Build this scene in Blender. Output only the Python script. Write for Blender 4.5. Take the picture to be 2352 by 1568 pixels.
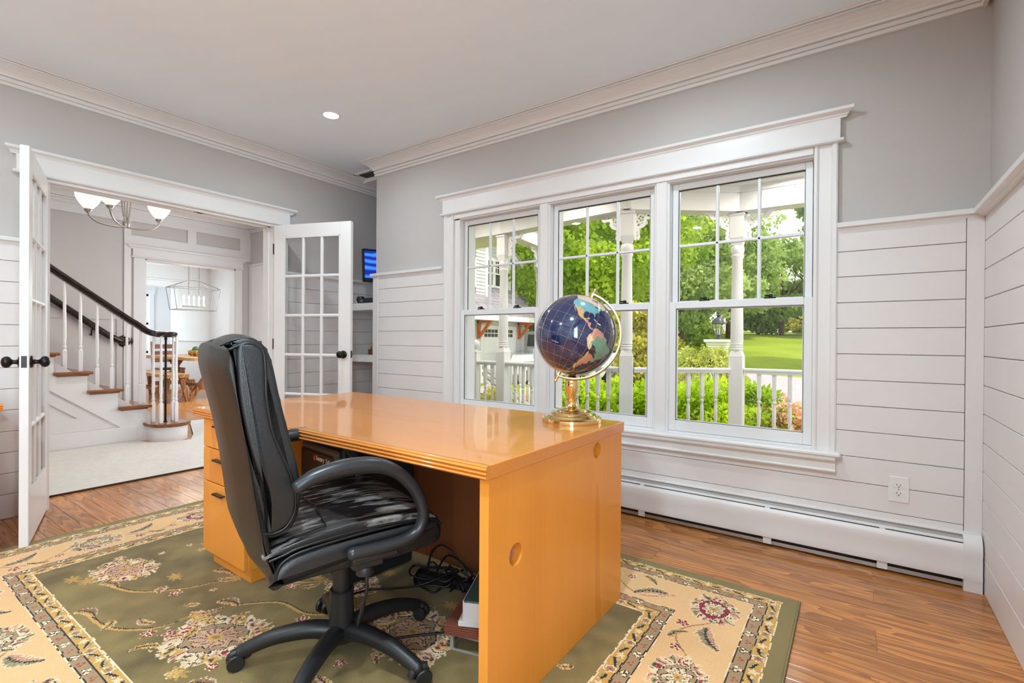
import bpy, bmesh, math, random
import numpy as np
from mathutils import Vector, Matrix

SC = bpy.context.scene
for o in list(bpy.data.objects):
    bpy.data.objects.remove(o)
PI = math.pi

# ------------------------------------------------------------------ camera
CAM_H = 1.09
yaw, pitch, roll = 0.611553592, -0.00351815927, 0.00694731228
F = Vector((-math.sin(yaw) * math.cos(pitch), math.cos(yaw) * math.cos(pitch), math.sin(pitch)))
R0 = Vector((math.cos(yaw), math.sin(yaw), 0)); U0 = R0.cross(F)
RR = R0 * math.cos(roll) + U0 * math.sin(roll); UU = -R0 * math.sin(roll) + U0 * math.cos(roll)
cam = bpy.data.cameras.new('camera')
cam.sensor_fit = 'HORIZONTAL'; cam.sensor_width = 36.0
cam.lens = 36.0 * 1126.24 / 2352.0
cam.clip_start = 0.02; cam.clip_end = 400
cam_o = bpy.data.objects.new('camera', cam)
m4 = Matrix.Identity(4)
for i in range(3):
    m4[i][0] = RR[i]; m4[i][1] = UU[i]; m4[i][2] = -F[i]
m4[0][3] = 0; m4[1][3] = 0; m4[2][3] = CAM_H
cam_o.matrix_world = m4
SC.collection.objects.link(cam_o)
SC.camera = cam_o

# ------------------------------------------------------------------ view + sky + sun
SC.view_settings.view_transform = 'Standard'
SC.view_settings.look = 'None'
SC.view_settings.exposure = 0.0
SC.view_settings.gamma = 1.0
SC.view_settings.use_curve_mapping = False
cy = SC.cycles
cy.max_bounces = 12; cy.diffuse_bounces = 6; cy.glossy_bounces = 5
cy.transmission_bounces = 8; cy.transparent_max_bounces = 16
cy.caustics_reflective = False; cy.caustics_refractive = False
cy.sample_clamp_indirect = 6.0
cy.use_denoising = True

world = bpy.data.worlds.new('sky'); SC.world = world; world.use_nodes = True
nt = world.node_tree; nt.nodes.clear()
wo = nt.nodes.new('ShaderNodeOutputWorld'); bg = nt.nodes.new('ShaderNodeBackground')
geo = nt.nodes.new('ShaderNodeNewGeometry'); sep = nt.nodes.new('ShaderNodeSeparateXYZ')
tcw = nt.nodes.new('ShaderNodeTexCoord'); nzw = nt.nodes.new('ShaderNodeTexNoise')
ramp = nt.nodes.new('ShaderNodeValToRGB'); mixw = nt.nodes.new('ShaderNodeMixRGB')
ramp.color_ramp.elements[0].position = 0.0; ramp.color_ramp.elements[0].color = (1.0, 0.99, 0.97, 1)
ramp.color_ramp.elements[1].position = 0.9; ramp.color_ramp.elements[1].color = (0.62, 0.80, 1.0, 1)
nt.links.new(tcw.outputs['Generated'], sep.inputs[0]); nt.links.new(sep.outputs['Z'], ramp.inputs[0])
nzw.inputs['Scale'].default_value = 2.2; nzw.inputs['Detail'].default_value = 5
nt.links.new(tcw.outputs['Generated'], nzw.inputs['Vector'])
nt.links.new(nzw.outputs['Fac'], mixw.inputs[0]); nt.links.new(ramp.outputs[0], mixw.inputs[1])
mixw.inputs[2].default_value = (1.0, 1.0, 1.0, 1)
nt.links.new(mixw.outputs[0], bg.inputs['Color']); bg.inputs['Strength'].default_value = 2.1
nt.links.new(bg.outputs[0], wo.inputs['Surface'])

sun = bpy.data.lights.new('sun', 'SUN'); sun.energy = 3.3; sun.angle = math.radians(3); sun.color = (1.0, 0.95, 0.86)
sun_o = bpy.data.objects.new('sun', sun); SC.collection.objects.link(sun_o)
sun_o.rotation_euler = Vector((-0.44, 0.05, -0.90)).to_track_quat('-Z', 'Y').to_euler()

def area_light(name, loc, aim, w, h, power, color=(1, 1, 1), spread=180, shape='RECTANGLE'):
    L = bpy.data.lights.new(name, 'AREA'); L.shape = shape; L.size = w
    if shape in ('RECTANGLE', 'ELLIPSE'): L.size_y = h
    L.energy = power; L.color = color; L.spread = math.radians(spread)
    o = bpy.data.objects.new(name, L); SC.collection.objects.link(o)
    o.location = loc
    o.rotation_euler = (Vector(aim) - Vector(loc)).to_track_quat('-Z', 'Y').to_euler()
    return o

def point_light(name, loc, power, radius=0.03, color=(1, 0.86, 0.66)):
    L = bpy.data.lights.new(name, 'POINT'); L.energy = power; L.shadow_soft_size = radius; L.color = color
    o = bpy.data.objects.new(name, L); SC.collection.objects.link(o); o.location = loc
    return o

DAY = (0.74, 0.90, 1.0); CAN = (0.76, 0.915, 1.0)
# daylight coming through the windows of the wall behind the photographer and of the dining room
area_light('daylight_side_window', (0.455, -0.90, 1.42), (-3, -0.90, 1.42), 1.05, 1.45, 68, DAY)
area_light('entry_fill_light', (-5.3, 3.62, 1.3), (-5.6, 0, 1.0), 1.4, 1.9, 46, (0.95, 0.97, 1.0))  # unseen fill added to brighten the hall; no entry door is built there
area_light('daylight_dining', (-9.4, 5.08, 1.5), (-9.8, 2, 0.9), 1.8, 1.4, 110, DAY)
# recessed ceiling lamps: the study has a grid of them
CAN_XY = [(-3.105, 2.14), (-0.72, 2.14), (-3.16, 0.06), (-0.52, 0.18), (-1.85, -1.1)]
CAN_POWER = 21.5
area_light('alcove_fill_light', (-3.9, 3.66, 2.69), (-3.9, 3.66, 0), .10, .10, 14.0, CAN, 170, 'DISK')  # added fill to brighten the alcove; no lamp is built above it
CAN_GAIN = [0.44, 0.54, 0.52, 2.05, 1.85]
for (x, y), g_ in zip(CAN_XY, CAN_GAIN):
    area_light('ceiling_lamp_light', (x, y, 2.690), (x, y, 0), 0.11, 0.11, CAN_POWER*g_, CAN, 170, 'DISK')

# ------------------------------------------------------------------ mesh helpers
class MB:
    def __init__(s): s.v = []; s.f = []
    def add(s, vs, fs):
        n = len(s.v); s.v.extend([tuple(p) for p in vs]); s.f.extend([tuple(i + n for i in f) for f in fs]); return s
    def box(s, x0, x1, y0, y1, z0, z1, b=0.0):
        if x0 > x1: x0, x1 = x1, x0
        if y0 > y1: y0, y1 = y1, y0
        if z0 > z1: z0, z1 = z1, z0
        if b <= 0:
            return s.add([(x0,y0,z0),(x1,y0,z0),(x1,y1,z0),(x0,y1,z0),(x0,y0,z1),(x1,y0,z1),(x1,y1,z1),(x0,y1,z1)],
                         [(0,3,2,1),(4,5,6,7),(0,1,5,4),(1,2,6,5),(2,3,7,6),(3,0,4,7)])
        b = min(b, (x1-x0)*.49, (y1-y0)*.49, (z1-z0)*.49)
        lo = (x0,y0,z0); hi = (x1,y1,z1); vs = []; idx = {}
        for c in [(i,j,k) for i in (0,1) for j in (0,1) for k in (0,1)]:
            for a in range(3):
                p = []
                for q in range(3):
                    val = hi[q] if c[q] else lo[q]
                    if q != a: val += -b if c[q] else b
                    p.append(val)
                idx[c, a] = len(vs); vs.append(p)
        fs = []
        for a in range(3):
            o1, o2 = [q for q in range(3) if q != a]
            for sgn in (0, 1):
                ring = []
                for (i, j) in ((0,0),(1,0),(1,1),(0,1)):
                    c = [0,0,0]; c[a] = sgn; c[o1] = i; c[o2] = j; ring.append(idx[tuple(c), a])
                fs.append(ring)
        for a in range(3):
            for b2 in range(a+1, 3):
                t = 3 - a - b2
                for sa in (0,1):
                    for sb in (0,1):
                        c1 = [0,0,0]; c1[a]=sa; c1[b2]=sb; c2 = list(c1); c2[t]=1
                        c1=tuple(c1); c2=tuple(c2)
                        fs.append((idx[c1,a], idx[c2,a], idx[c2,b2], idx[c1,b2]))
        for c in [(i,j,k) for i in (0,1) for j in (0,1) for k in (0,1)]:
            fs.append((idx[c,0], idx[c,1], idx[c,2]))
        return s.add(vs, fs)
    def prism(s, poly, axis, a, b):
        n = len(poly); vs = []
        for t in (a, b):
            for (p, q) in poly:
                vs.append({'x': (t,p,q), 'y': (p,t,q), 'z': (p,q,t)}[axis])
        fs = [tuple(range(n)), tuple(range(n, 2*n))] + [(i, (i+1)%n, n+(i+1)%n, n+i) for i in range(n)]
        return s.add(vs, fs)
    def lathe(s, prof, c=(0,0,0), n=24, axis=None):
        """prof [(r, h)...] round the z axis, or round AXIS (a direction), from C."""
        C = Vector(c)
        if axis is None: ex, ey, ez = Vector((1,0,0)), Vector((0,1,0)), Vector((0,0,1))
        else:
            ez = Vector(axis).normalized(); ex = ez.orthogonal().normalized(); ey = ez.cross(ex)
        vs = []; fs = []; rows = []
        for (r, h) in prof:
            if r < 1e-6:
                rows.append([len(vs)]); vs.append(C + ez*h)
            else:
                st = len(vs)
                for i in range(n):
                    t = 2*PI*i/n; vs.append(C + ex*(r*math.cos(t)) + ey*(r*math.sin(t)) + ez*h)
                rows.append(list(range(st, st+n)))
        for A, B in zip(rows, rows[1:]):
            if len(A) == 1 and len(B) == 1: continue
            for i in range(n):
                j = (i+1) % n
                if len(A) == 1: fs.append((A[0], B[j], B[i]))
                elif len(B) == 1: fs.append((A[i], A[j], B[0]))
                else: fs.append((A[i], A[j], B[j], B[i]))
        if len(rows[0]) > 1: fs.append(tuple(rows[0]))
        if len(rows[-1]) > 1: fs.append(tuple(rows[-1]))
        return s.add(vs, fs)
    def sphere(s, c, r, n=16, m=10, sz=1.0):
        prof = [(r*math.sin(PI*i/m), -r*sz*math.cos(PI*i/m)) for i in range(m+1)]
        prof[0] = (0, -r*sz); prof[-1] = (0, r*sz)
        return s.lathe(prof, c, n)
    def tube(s, pts, r, n=10, closed=False, flat=1.0, up=None):
        P = [Vector(p) for p in pts]; m = len(P)
        rs = r if isinstance(r, (list, tuple)) else [r]*m
        vs = []; fs = []; prev = None
        for i in range(m):
            if closed: t = (P[(i+1) % m] - P[i-1]).normalized()
            else: t = (P[min(i+1, m-1)] - P[max(i-1, 0)]).normalized()
            if up is not None:
                a = Vector(up); a = (a - t*a.dot(t)).normalized()
            elif prev is None: a = t.orthogonal().normalized()
            else:
                a = prev - t*prev.dot(t); a = a.normalized() if a.length > 1e-8 else t.orthogonal().normalized()
            prev = a; bb = t.cross(a)
            for k in range(n):
                th = 2*PI*k/n + PI/n
                vs.append(P[i] + a*(rs[i]*math.cos(th)) + bb*(rs[i]*flat*math.sin(th)))
        seg = m if closed else m-1
        for i in range(seg):
            j = (i+1) % m
            for k in range(n):
                l = (k+1) % n
                fs.append((i*n+k, i*n+l, j*n+l, j*n+k))
        if not closed:
            fs.append(tuple(range(n))); fs.append(tuple(range((m-1)*n, m*n)))
        return s.add(vs, fs)
    def sweep(s, prof, p0, p1, u, v, e0=0.0, e1=0.0):
        """a moulding: section prof [(d, h)] (d along u, h along v) from p0 to p1; e0, e1 lengthen the ends with d (mitres)."""
        P0, P1, u, v = Vector(p0), Vector(p1), Vector(u), Vector(v); t = (P1-P0).normalized(); n = len(prof)
        vs = [P0 + u*d + v*h - t*(e0*d) for d, h in prof] + [P1 + u*d + v*h + t*(e1*d) for d, h in prof]
        return s.add(vs, [tuple(range(n)), tuple(range(n, 2*n))] + [(i, (i+1)%n, n+(i+1)%n, n+i) for i in range(n)])
    def xform(s, M):
        s.v = [tuple(M @ Vector(p)) for p in s.v]; return s
    def loft(s, rings, cap=True):
        n = len(rings[0]); vs = [p for r in rings for p in r]; fs = []
        for i in range(len(rings)-1):
            for k in range(n):
                l = (k+1) % n; fs.append((i*n+k, i*n+l, (i+1)*n+l, (i+1)*n+k))
        if cap: fs.append(tuple(range(n))); fs.append(tuple(range((len(rings)-1)*n, len(rings)*n)))
        return s.add(vs, fs)

def tag(o, label=None, cat=None, group=None, kind=None):
    if label: o['label'] = label
    if cat: o['category'] = cat
    if group: o['group'] = group
    if kind: o['kind'] = kind
    return o

def wloc(o):
    L = Vector((0,0,0))
    while o is not None: L = L + o.location; o = o.parent
    return L

def mesh_from(name, mb, mat, smooth=30):
    me = bpy.data.meshes.new(name); me.from_pydata(mb.v, [], mb.f)
    bm = bmesh.new(); bm.from_mesh(me); bmesh.ops.recalc_face_normals(bm, faces=bm.faces); bm.to_mesh(me); bm.free()
    me.materials.append(mat)
    if smooth:
        me.shade_smooth()
        me.set_sharp_from_angle(angle=math.radians(smooth))
    return me

def obj(name, mb, mat, parent=None, smooth=30, world=False, loc=None, label=None, cat=None, group=None, kind=None):
    """links MB as ONE mesh object. world=True: MB is in world coordinates and the (unrotated) parent's place is taken off."""
    if world and parent is not None:
        L = wloc(parent); mb.v = [(x-L.x, y-L.y, z-L.z) for x, y, z in mb.v]
    o = bpy.data.objects.new(name, mesh_from(name, mb, mat, smooth))
    SC.collection.objects.link(o)
    if parent is not None: o.parent = parent
    if loc: o.location = loc
    return tag(o, label, cat, group, kind)

def share(name, me, parent=None, loc=(0,0,0), rotz=0, scale=None):
    o = bpy.data.objects.new(name, me); SC.collection.objects.link(o); o.parent = parent; o.location = loc
    o.rotation_euler = (0,0,rotz)
    if scale: o.scale = scale
    return o

def thing(name, label=None, cat=None, loc=(0,0,0), rotz=0, group=None, kind=None):
    o = bpy.data.objects.new(name, None); SC.collection.objects.link(o); o.empty_display_size = 0.1
    o.location = loc; o.rotation_euler = (0,0,rotz)
    return tag(o, label, cat, group, kind)

def dup(root, loc, rotz=0, label=None, scale=None):
    def cp(o, p):
        c = o.copy(); SC.collection.objects.link(c); c.parent = p
        for ch in [x for x in bpy.data.objects if x.parent == o]: cp(ch, c)
        return c
    r = cp(root, root.parent); r.location = loc; r.rotation_euler = (0,0,rotz)
    if label: r['label'] = label
    if scale: r.scale = scale
    return r

def quads_object(name, co, mat, parent=None, cols=None, kind=None, world=False):
    """many loose quads quickly: co is (N,4,3)."""
    co = np.asarray(co, dtype=np.float32); N = len(co)
    if world and parent is not None:
        co = co - np.array(wloc(parent), dtype=np.float32)
    me = bpy.data.meshes.new(name)
    me.vertices.add(N*4); me.vertices.foreach_set('co', co.reshape(-1))
    me.loops.add(N*4); me.loops.foreach_set('vertex_index', np.arange(N*4, dtype=np.int32))
    me.polygons.add(N); me.polygons.foreach_set('loop_start', np.arange(0, N*4, 4, dtype=np.int32))
    me.update(calc_edges=True); me.materials.append(mat)
    if cols is not None:
        at = me.color_attributes.new('Col', 'FLOAT_COLOR', 'POINT')
        c = np.ones((N,4,4), dtype=np.float32); c[:,:,:3] = np.asarray(cols, dtype=np.float32)[:,None,:]
        at.data.foreach_set('color', c.reshape(-1))
    o = bpy.data.objects.new(name, me); SC.collection.objects.link(o)
    if parent is not None: o.parent = parent
    if kind: o['kind'] = kind
    return o

def spline(pts, n=8, closed=False):
    P = [Vector(p) for p in pts]; m = len(P); out = []
    for i in range(m if closed else m-1):
        p0 = P[i-1] if (i > 0 or closed) else P[0]; p1 = P[i]; p2 = P[(i+1) % m]
        p3 = P[(i+2) % m] if (closed or i+2 < m) else P[m-1]
        for k in range(n):
            t = k/n
            out.append(0.5*((2*p1) + (p2-p0)*t + (2*p0-5*p1+4*p2-p3)*t*t + (3*p1-p0-3*p2+p3)*t**3))
    if not closed: out.append(P[-1])
    return out

# ------------------------------------------------------------------ materials
def srgb(r, g, b):
    return tuple(((c/255)/12.92 if c/255 <= 0.04045 else ((c/255+0.055)/1.055)**2.4) for c in (r, g, b))

def new_mat(name):
    m = bpy.data.materials.new(name); m.use_nodes = True; t = m.node_tree
    return m, t, t.nodes['Principled BSDF'], t.nodes, t.links

def ramp_node(N, stops):
    r = N.new('ShaderNodeValToRGB'); e = r.color_ramp.elements
    while len(e) < len(stops): e.new(0.5)
    for k, (p, c) in enumerate(stops): e[k].position = p; e[k].color = (*c[:3], 1)
    return r

def paint(name, col, rough=0.5, metal=0.0, var=0.06, scale=6.0, bump=0.0, bscale=120, coat=0.0, spec=0.5, aniso=None):
    """plain coloured surface: slight noise in colour and roughness, optional fine relief."""
    m, t, B, N, L = new_mat(name)
    tc = N.new('ShaderNodeTexCoord'); nz = N.new('ShaderNodeTexNoise'); nz.inputs['Scale'].default_value = scale
    nz.inputs['Detail'].default_value = 4
    L.new(tc.outputs['Object'], nz.inputs['Vector'])
    r = ramp_node(N, [(0.3, [c*(1-var) for c in col]), (0.7, [min(1, c*(1+var)) for c in col])])
    L.new(nz.outputs['Fac'], r.inputs[0]); L.new(r.outputs[0], B.inputs['Base Color'])
    B.inputs['Roughness'].default_value = rough; B.inputs['Metallic'].default_value = metal
    B.inputs['Specular IOR Level'].default_value = spec; B.inputs['Coat Weight'].default_value = coat
    B.inputs['Coat Roughness'].default_value = 0.08
    if bump:
        n2 = N.new('ShaderNodeTexNoise'); n2.inputs['Scale'].default_value = bscale; n2.inputs['Detail'].default_value = 3
        L.new(tc.outputs['Object'], n2.inputs['Vector'])
        bp = N.new('ShaderNodeBump'); bp.inputs['Strength'].default_value = bump; bp.inputs['Distance'].default_value = 0.002
        L.new(n2.outputs['Fac'], bp.inputs['Height']); L.new(bp.outputs[0], B.inputs['Normal'])
    return m

def wood(name, dark, light, axis='x', scale=1.0, rough=0.35, coat=0.0, spec=0.3, rings=9.0, per_object=0.0, contrast=(0.25, 0.75), streak=0.5, coat_rough=0.06):
    """grain along AXIS: stretched noise for streaks plus distorted bands for figure; per_object shifts the tone of each piece."""
    m, t, B, N, L = new_mat(name)
    tc = N.new('ShaderNodeTexCoord'); oi = N.new('ShaderNodeObjectInfo')
    mul = N.new('ShaderNodeVectorMath'); mul.operation = 'MULTIPLY'
    k = {'x': (0.45, 3.6, 3.6), 'y': (3.6, 0.45, 3.6), 'z': (3.6, 3.6, 0.45)}[axis]
    mul.inputs[1].default_value = [c*scale for c in k]
    ad = N.new('ShaderNodeVectorMath'); ad.operation = 'ADD'
    sc = N.new('ShaderNodeVectorMath'); sc.operation = 'SCALE'; sc.inputs[0].default_value = (37, 19, 53)
    L.new(oi.outputs['Random'], sc.inputs['Scale'])
    L.new(tc.outputs['Object'], mul.inputs[0]); L.new(mul.outputs[0], ad.inputs[0]); L.new(sc.outputs[0], ad.inputs[1])
    wv = N.new('ShaderNodeTexNoise'); wv.inputs['Scale'].default_value = 2.2; wv.inputs['Detail'].default_value = 2
    L.new(ad.outputs[0], wv.inputs['Vector'])
    # rings: bands of the low noise
    mm = N.new('ShaderNodeMath'); mm.operation = 'MULTIPLY'; mm.inputs[1].default_value = rings
    L.new(wv.outputs['Fac'], mm.inputs[0])
    fr = N.new('ShaderNodeMath'); fr.operation = 'FRACT'; L.new(mm.outputs[0], fr.inputs[0])
    mul2 = N.new('ShaderNodeVectorMath'); mul2.operation = 'MULTIPLY'
    k2 = {'x': (3.0, 170, 170), 'y': (170, 3.0, 170), 'z': (170, 170, 3.0)}[axis]
    mul2.inputs[1].default_value = [c*scale for c in k2]; L.new(tc.outputs['Object'], mul2.inputs[0])
    ad2 = N.new('ShaderNodeVectorMath'); ad2.operation = 'ADD'; L.new(mul2.outputs[0], ad2.inputs[0]); L.new(sc.outputs[0], ad2.inputs[1])
    st = N.new('ShaderNodeTexNoise'); st.inputs['Scale'].default_value = 1.0; st.inputs['Detail'].default_value = 3
    L.new(ad2.outputs[0], st.inputs['Vector'])
    mx = N.new('ShaderNodeMix'); mx.data_type = 'FLOAT'; mx.inputs[0].default_value = streak
    L.new(fr.outputs[0], mx.inputs[2]); L.new(st.outputs['Fac'], mx.inputs[3])
    r = ramp_node(N, [(contrast[0], dark), (contrast[1], light)])
    L.new(mx.outputs[0], r.inputs[0])
    hs = N.new('ShaderNodeHueSaturation'); L.new(r.outputs[0], hs.inputs['Color'])
    mr = N.new('ShaderNodeMapRange'); mr.inputs[3].default_value = 1-per_object; mr.inputs[4].default_value = 1+per_object
    L.new(oi.outputs['Random'], mr.inputs[0]); L.new(mr.outputs[0], hs.inputs['Value'])
    L.new(hs.outputs[0], B.inputs['Base Color'])
    B.inputs['Roughness'].default_value = rough; B.inputs['Coat Weight'].default_value = coat; B.inputs['Coat Roughness'].default_value = coat_rough
    B.inputs['Specular IOR Level'].default_value = spec
    return m

def metal(name, col, rough=0.2):
    m = paint(name, col, rough, 1.0, 0.05, 20); return m

def glass(name, tint=(1, 1, 1), refl=1.0):
    m, t, B, N, L = new_mat(name); N.remove(B); out = N['Material Output']
    tr = N.new('ShaderNodeBsdfTransparent'); tr.inputs[0].default_value = (*tint, 1)
    gl = N.new('ShaderNodeBsdfGlossy'); gl.inputs['Roughness'].default_value = 0.01
    lw = N.new('ShaderNodeLayerWeight'); lw.inputs['Blend'].default_value = 0.5
    fr = N.new('ShaderNodeMath'); fr.operation = 'POWER'; fr.inputs[1].default_value = 4.5; L.new(lw.outputs['Facing'], fr.inputs[0])
    mu = N.new('ShaderNodeMath'); mu.operation = 'MULTIPLY_ADD'; mu.inputs[1].default_value = 0.6*refl; mu.inputs[2].default_value = 0.022*refl
    mi = N.new('ShaderNodeMixShader'); L.new(fr.outputs[0], mu.inputs[0]); L.new(mu.outputs[0], mi.inputs[0])
    L.new(tr.outputs[0], mi.inputs[1]); L.new(gl.outputs[0], mi.inputs[2]); L.new(mi.outputs[0], out.inputs['Surface'])
    return m

def glow(name, col, strength):
    m, t, B, N, L = new_mat(name)
    B.inputs['Base Color'].default_value = (*col, 1); B.inputs['Emission Color'].default_value = (*col, 1)
    B.inputs['Emission Strength'].default_value = strength
    return m

def leaf_mat(name, dark, light, trans=0.35, scale=1.4):
    m, t, B, N, L = new_mat(name); out = N['Material Output']
    g = N.new('ShaderNodeNewGeometry'); nz = N.new('ShaderNodeTexNoise'); nz.inputs['Scale'].default_value = scale
    nz.inputs['Detail'].default_value = 4; L.new(g.outputs['Position'], nz.inputs['Vector'])
    at = N.new('ShaderNodeAttribute'); at.attribute_name = 'Col'
    mx = N.new('ShaderNodeMix'); mx.data_type = 'FLOAT'; mx.inputs[0].default_value = 0.55
    L.new(nz.outputs['Fac'], mx.inputs[2]); L.new(at.outputs['Fac'], mx.inputs[3])
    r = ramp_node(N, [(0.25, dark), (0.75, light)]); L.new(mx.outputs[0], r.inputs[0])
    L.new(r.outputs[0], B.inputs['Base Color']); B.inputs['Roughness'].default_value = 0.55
    B.inputs['Specular IOR Level'].default_value = 0.25
    tl = N.new('ShaderNodeBsdfTranslucent'); L.new(r.outputs[0], tl.inputs[0])
    mi = N.new('ShaderNodeMixShader'); mi.inputs[0].default_value = trans
    L.new(B.outputs[0], mi.inputs[1]); L.new(tl.outputs[0], mi.inputs[2]); L.new(mi.outputs[0], out.inputs['Surface'])
    return m

def col_attr_mat(name, rough=0.9, bump=0.0, bscale=500, coat=0.0, noise=0.12, nscale=350, sheen=0.0, spec=0.5):
    m, t, B, N, L = new_mat(name)
    at = N.new('ShaderNodeAttribute'); at.attribute_name = 'Col'
    tc = N.new('ShaderNodeTexCoord'); nz = N.new('ShaderNodeTexNoise'); nz.inputs['Scale'].default_value = nscale
    L.new(tc.outputs['Object'], nz.inputs['Vector'])
    hs = N.new('ShaderNodeHueSaturation'); mr = N.new('ShaderNodeMapRange')
    mr.inputs[1].default_value = 0.3; mr.inputs[2].default_value = 0.7
    mr.inputs[3].default_value = 1-noise; mr.inputs[4].default_value = 1+noise
    L.new(nz.outputs['Fac'], mr.inputs[0]); L.new(mr.outputs[0], hs.inputs['Value']); L.new(at.outputs['Color'], hs.inputs['Color'])
    L.new(hs.outputs[0], B.inputs['Base Color']); B.inputs['Roughness'].default_value = rough
    B.inputs['Coat Weight'].default_value = coat; B.inputs['Sheen Weight'].default_value = sheen
    B.inputs['Specular IOR Level'].default_value = spec
    if bump:
        bp = N.new('ShaderNodeBump'); bp.inputs['Strength'].default_value = bump; bp.inputs['Distance'].default_value = 0.003
        L.new(nz.outputs['Fac'], bp.inputs['Height']); L.new(bp.outputs[0], B.inputs['Normal'])
    return m

M = {}
M['trim'] = paint('white_trim_paint', srgb(226, 224, 223), 0.32, var=0.015, scale=3)
M['ship'] = paint('white_shiplap_paint', srgb(222, 218, 217), 0.38, var=0.02, scale=3)
M['dry'] = paint('grey_wall_paint', srgb(189, 185, 182), 0.75, var=0.02, scale=2, bump=0.15, bscale=260)
M['dryw'] = paint('pale_hall_paint', srgb(200, 194, 190), 0.7, var=0.02, scale=2)
M['ceil'] = paint('ceiling_paint', srgb(233, 243, 252), 0.85, var=0.01, scale=2)
M['vinyl'] = paint('white_window_vinyl', srgb(226, 227, 228), 0.3, var=0.01)
M['gap'] = paint('dark_joint', srgb(70, 66, 64), 0.9)
M['floor'] = wood('oak_floor', srgb(134, 78, 36), srgb(206, 136, 70), 'x', 1.0, 0.30, 0.4, rings=11, per_object=0.15, contrast=(0.15, 0.82), streak=0.45, coat_rough=0.12)
M['oak'] = wood('oak_stair', srgb(104, 58, 30), srgb(150, 92, 52), 'y', 1.2, 0.3, 0.2, per_object=0.05)
M['desk'] = wood('maple_top', srgb(198, 118, 42), srgb(216, 138, 56), 'x', 0.7, 0.3, 0.6, rings=1.5, contrast=(0.1, 0.9), streak=0.75, coat_rough=0.04)
M['deskz'] = wood('maple_panel', srgb(212, 130, 42), srgb(230, 152, 60), 'z', 0.5, 0.34, 0.2, rings=1.6, contrast=(0.0, 1.0), streak=0.38)
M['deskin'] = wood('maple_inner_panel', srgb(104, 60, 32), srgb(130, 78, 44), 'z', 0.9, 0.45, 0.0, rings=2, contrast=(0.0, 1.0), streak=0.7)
M['black'] = paint('black_plastic', srgb(30, 30, 32), 0.42, var=0.1, bump=0.1, bscale=500)
M['arm'] = paint('dark_grey_arm_plastic', srgb(38, 39, 42), 0.33, var=0.08)
M['leather'] = paint('black_leather', srgb(21, 23, 26), 0.36, var=0.12, scale=9, bump=0.35, bscale=420, spec=0.6)
M['leatherb'] = paint('brown_black_leather_shell', srgb(34, 31, 29), 0.42, var=0.1, scale=9, bump=0.35, bscale=420)
M['seam'] = paint('black_piping', srgb(16, 17, 19), 0.35)
M['brass'] = metal('polished_brass', (0.86, 0.62, 0.28), 0.09)
M['brasspale'] = metal('pale_brass', (0.60, 0.49, 0.31), 0.34)
M['bronze'] = paint('oil_rubbed_bronze', srgb(34, 31, 29), 0.3, 0.6, 0.2)
M['nickel'] = metal('brushed_nickel', (0.44, 0.40, 0.37), 0.3)
M['lantern'] = paint('aged_silver_bar', srgb(112, 102, 92), 0.35, 0.35, 0.1)
M['rail'] = wood('dark_handrail', srgb(24, 16, 13), srgb(48, 34, 27), 'y', 1.0, 0.22, 0.3)
M['iron'] = paint('black_iron', srgb(20, 17, 16), 0.35, 0.5)
M['glass'] = glass('window_glass')
M['doorglass'] = glass('door_glass', (0.97, 0.97, 0.97), 1.3)
M['carpet'] = paint('pale_runner_carpet', srgb(206, 200, 192), 0.95, var=0.06, scale=30, bump=0.5, bscale=300)
M['binding'] = paint('dark_carpet_binding', srgb(58, 46, 38), 0.9)
M['heater'] = paint('white_enamel', srgb(222, 220, 219), 0.35, var=0.015)
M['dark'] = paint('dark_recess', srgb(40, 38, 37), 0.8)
M['fin'] = metal('aluminium_fins', (0.5, 0.5, 0.5), 0.45)
M['tablew'] = wood('rustic_table_wood', srgb(140, 92, 52), srgb(205, 158, 104), 'x', 0.8, 0.45, 0.0, rings=6)
M['tabled'] = wood('rustic_leg_wood', srgb(110, 68, 38), srgb(176, 118, 70), 'z', 0.8, 0.5, 0.0, rings=6)
M['chairw'] = wood('brown_chair_wood', srgb(96, 54, 36), srgb(140, 86, 60), 'x', 0.9, 0.5, 0.0, rings=5)
# ================================================================== THE STUDY: shell
XL, XR, YB, YF, ZC = -4.16, 0.464, 2.985, -1.70, 2.70      # left, right, window wall, wall behind, ceiling
YA = 3.95                                                   # the alcove beside the window wall runs back to here
WE = -3.63                                                  # free end of the window wall
ST = 'structure'

# --- floor: oak strips, one object each, over a subfloor
fl = obj('floor', MB().box(-13.6, 0.62, -2.0, 5.3, -0.12, -0.012), M['gap'], kind=ST)
rnd = random.Random(4)
BW = 0.0835
plank_mesh = {}
def floor_plank(x0, x1, y):
    L = round((x1 - x0)*20)/20
    if L not in plank_mesh:
        plank_mesh[L] = mesh_from('plank', MB().box(-L/2, L/2, -BW/2+0.0006, BW/2-0.0006, -0.013, 0.0, 0.0012), M['floor'], 30)
    return share('plank', plank_mesh[L], fl, ((x0+x1)/2, y+BW/2, rnd.uniform(-0.0002, 0.0002)))
rows = int((3.02 - 0.35)/BW) + 1
n_pl = 0
for i in range(rows):
    y = 2.985 - BW*(i+1)
    x = 0.47
    first = True
    while x > -4.46:
        L = rnd.choice([0.75, 0.9, 1.1, 1.3, 1.5]) if not first else rnd.choice([0.4, 0.7, 1.0, 1.3])
        first = False
        if x - L < -4.46 + 0.3: L = x + 4.46
        if L > 0.05:
            L = round(L*20)/20
            floor_plank(x - L, x, y); n_pl += 1
        x -= L
mb = MB()
def strip_rows(x0, x1, y0, y1):
    y = y0
    while y < y1:
        x = x0
        while x < x1:
            L = min(rnd.choice([0.8, 1.1, 1.5]), x1-x)
            mb.box(x, x+L-0.001, y, min(y+BW-0.001, y1), -0.012, 0.0); x += L
        y += BW
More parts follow.
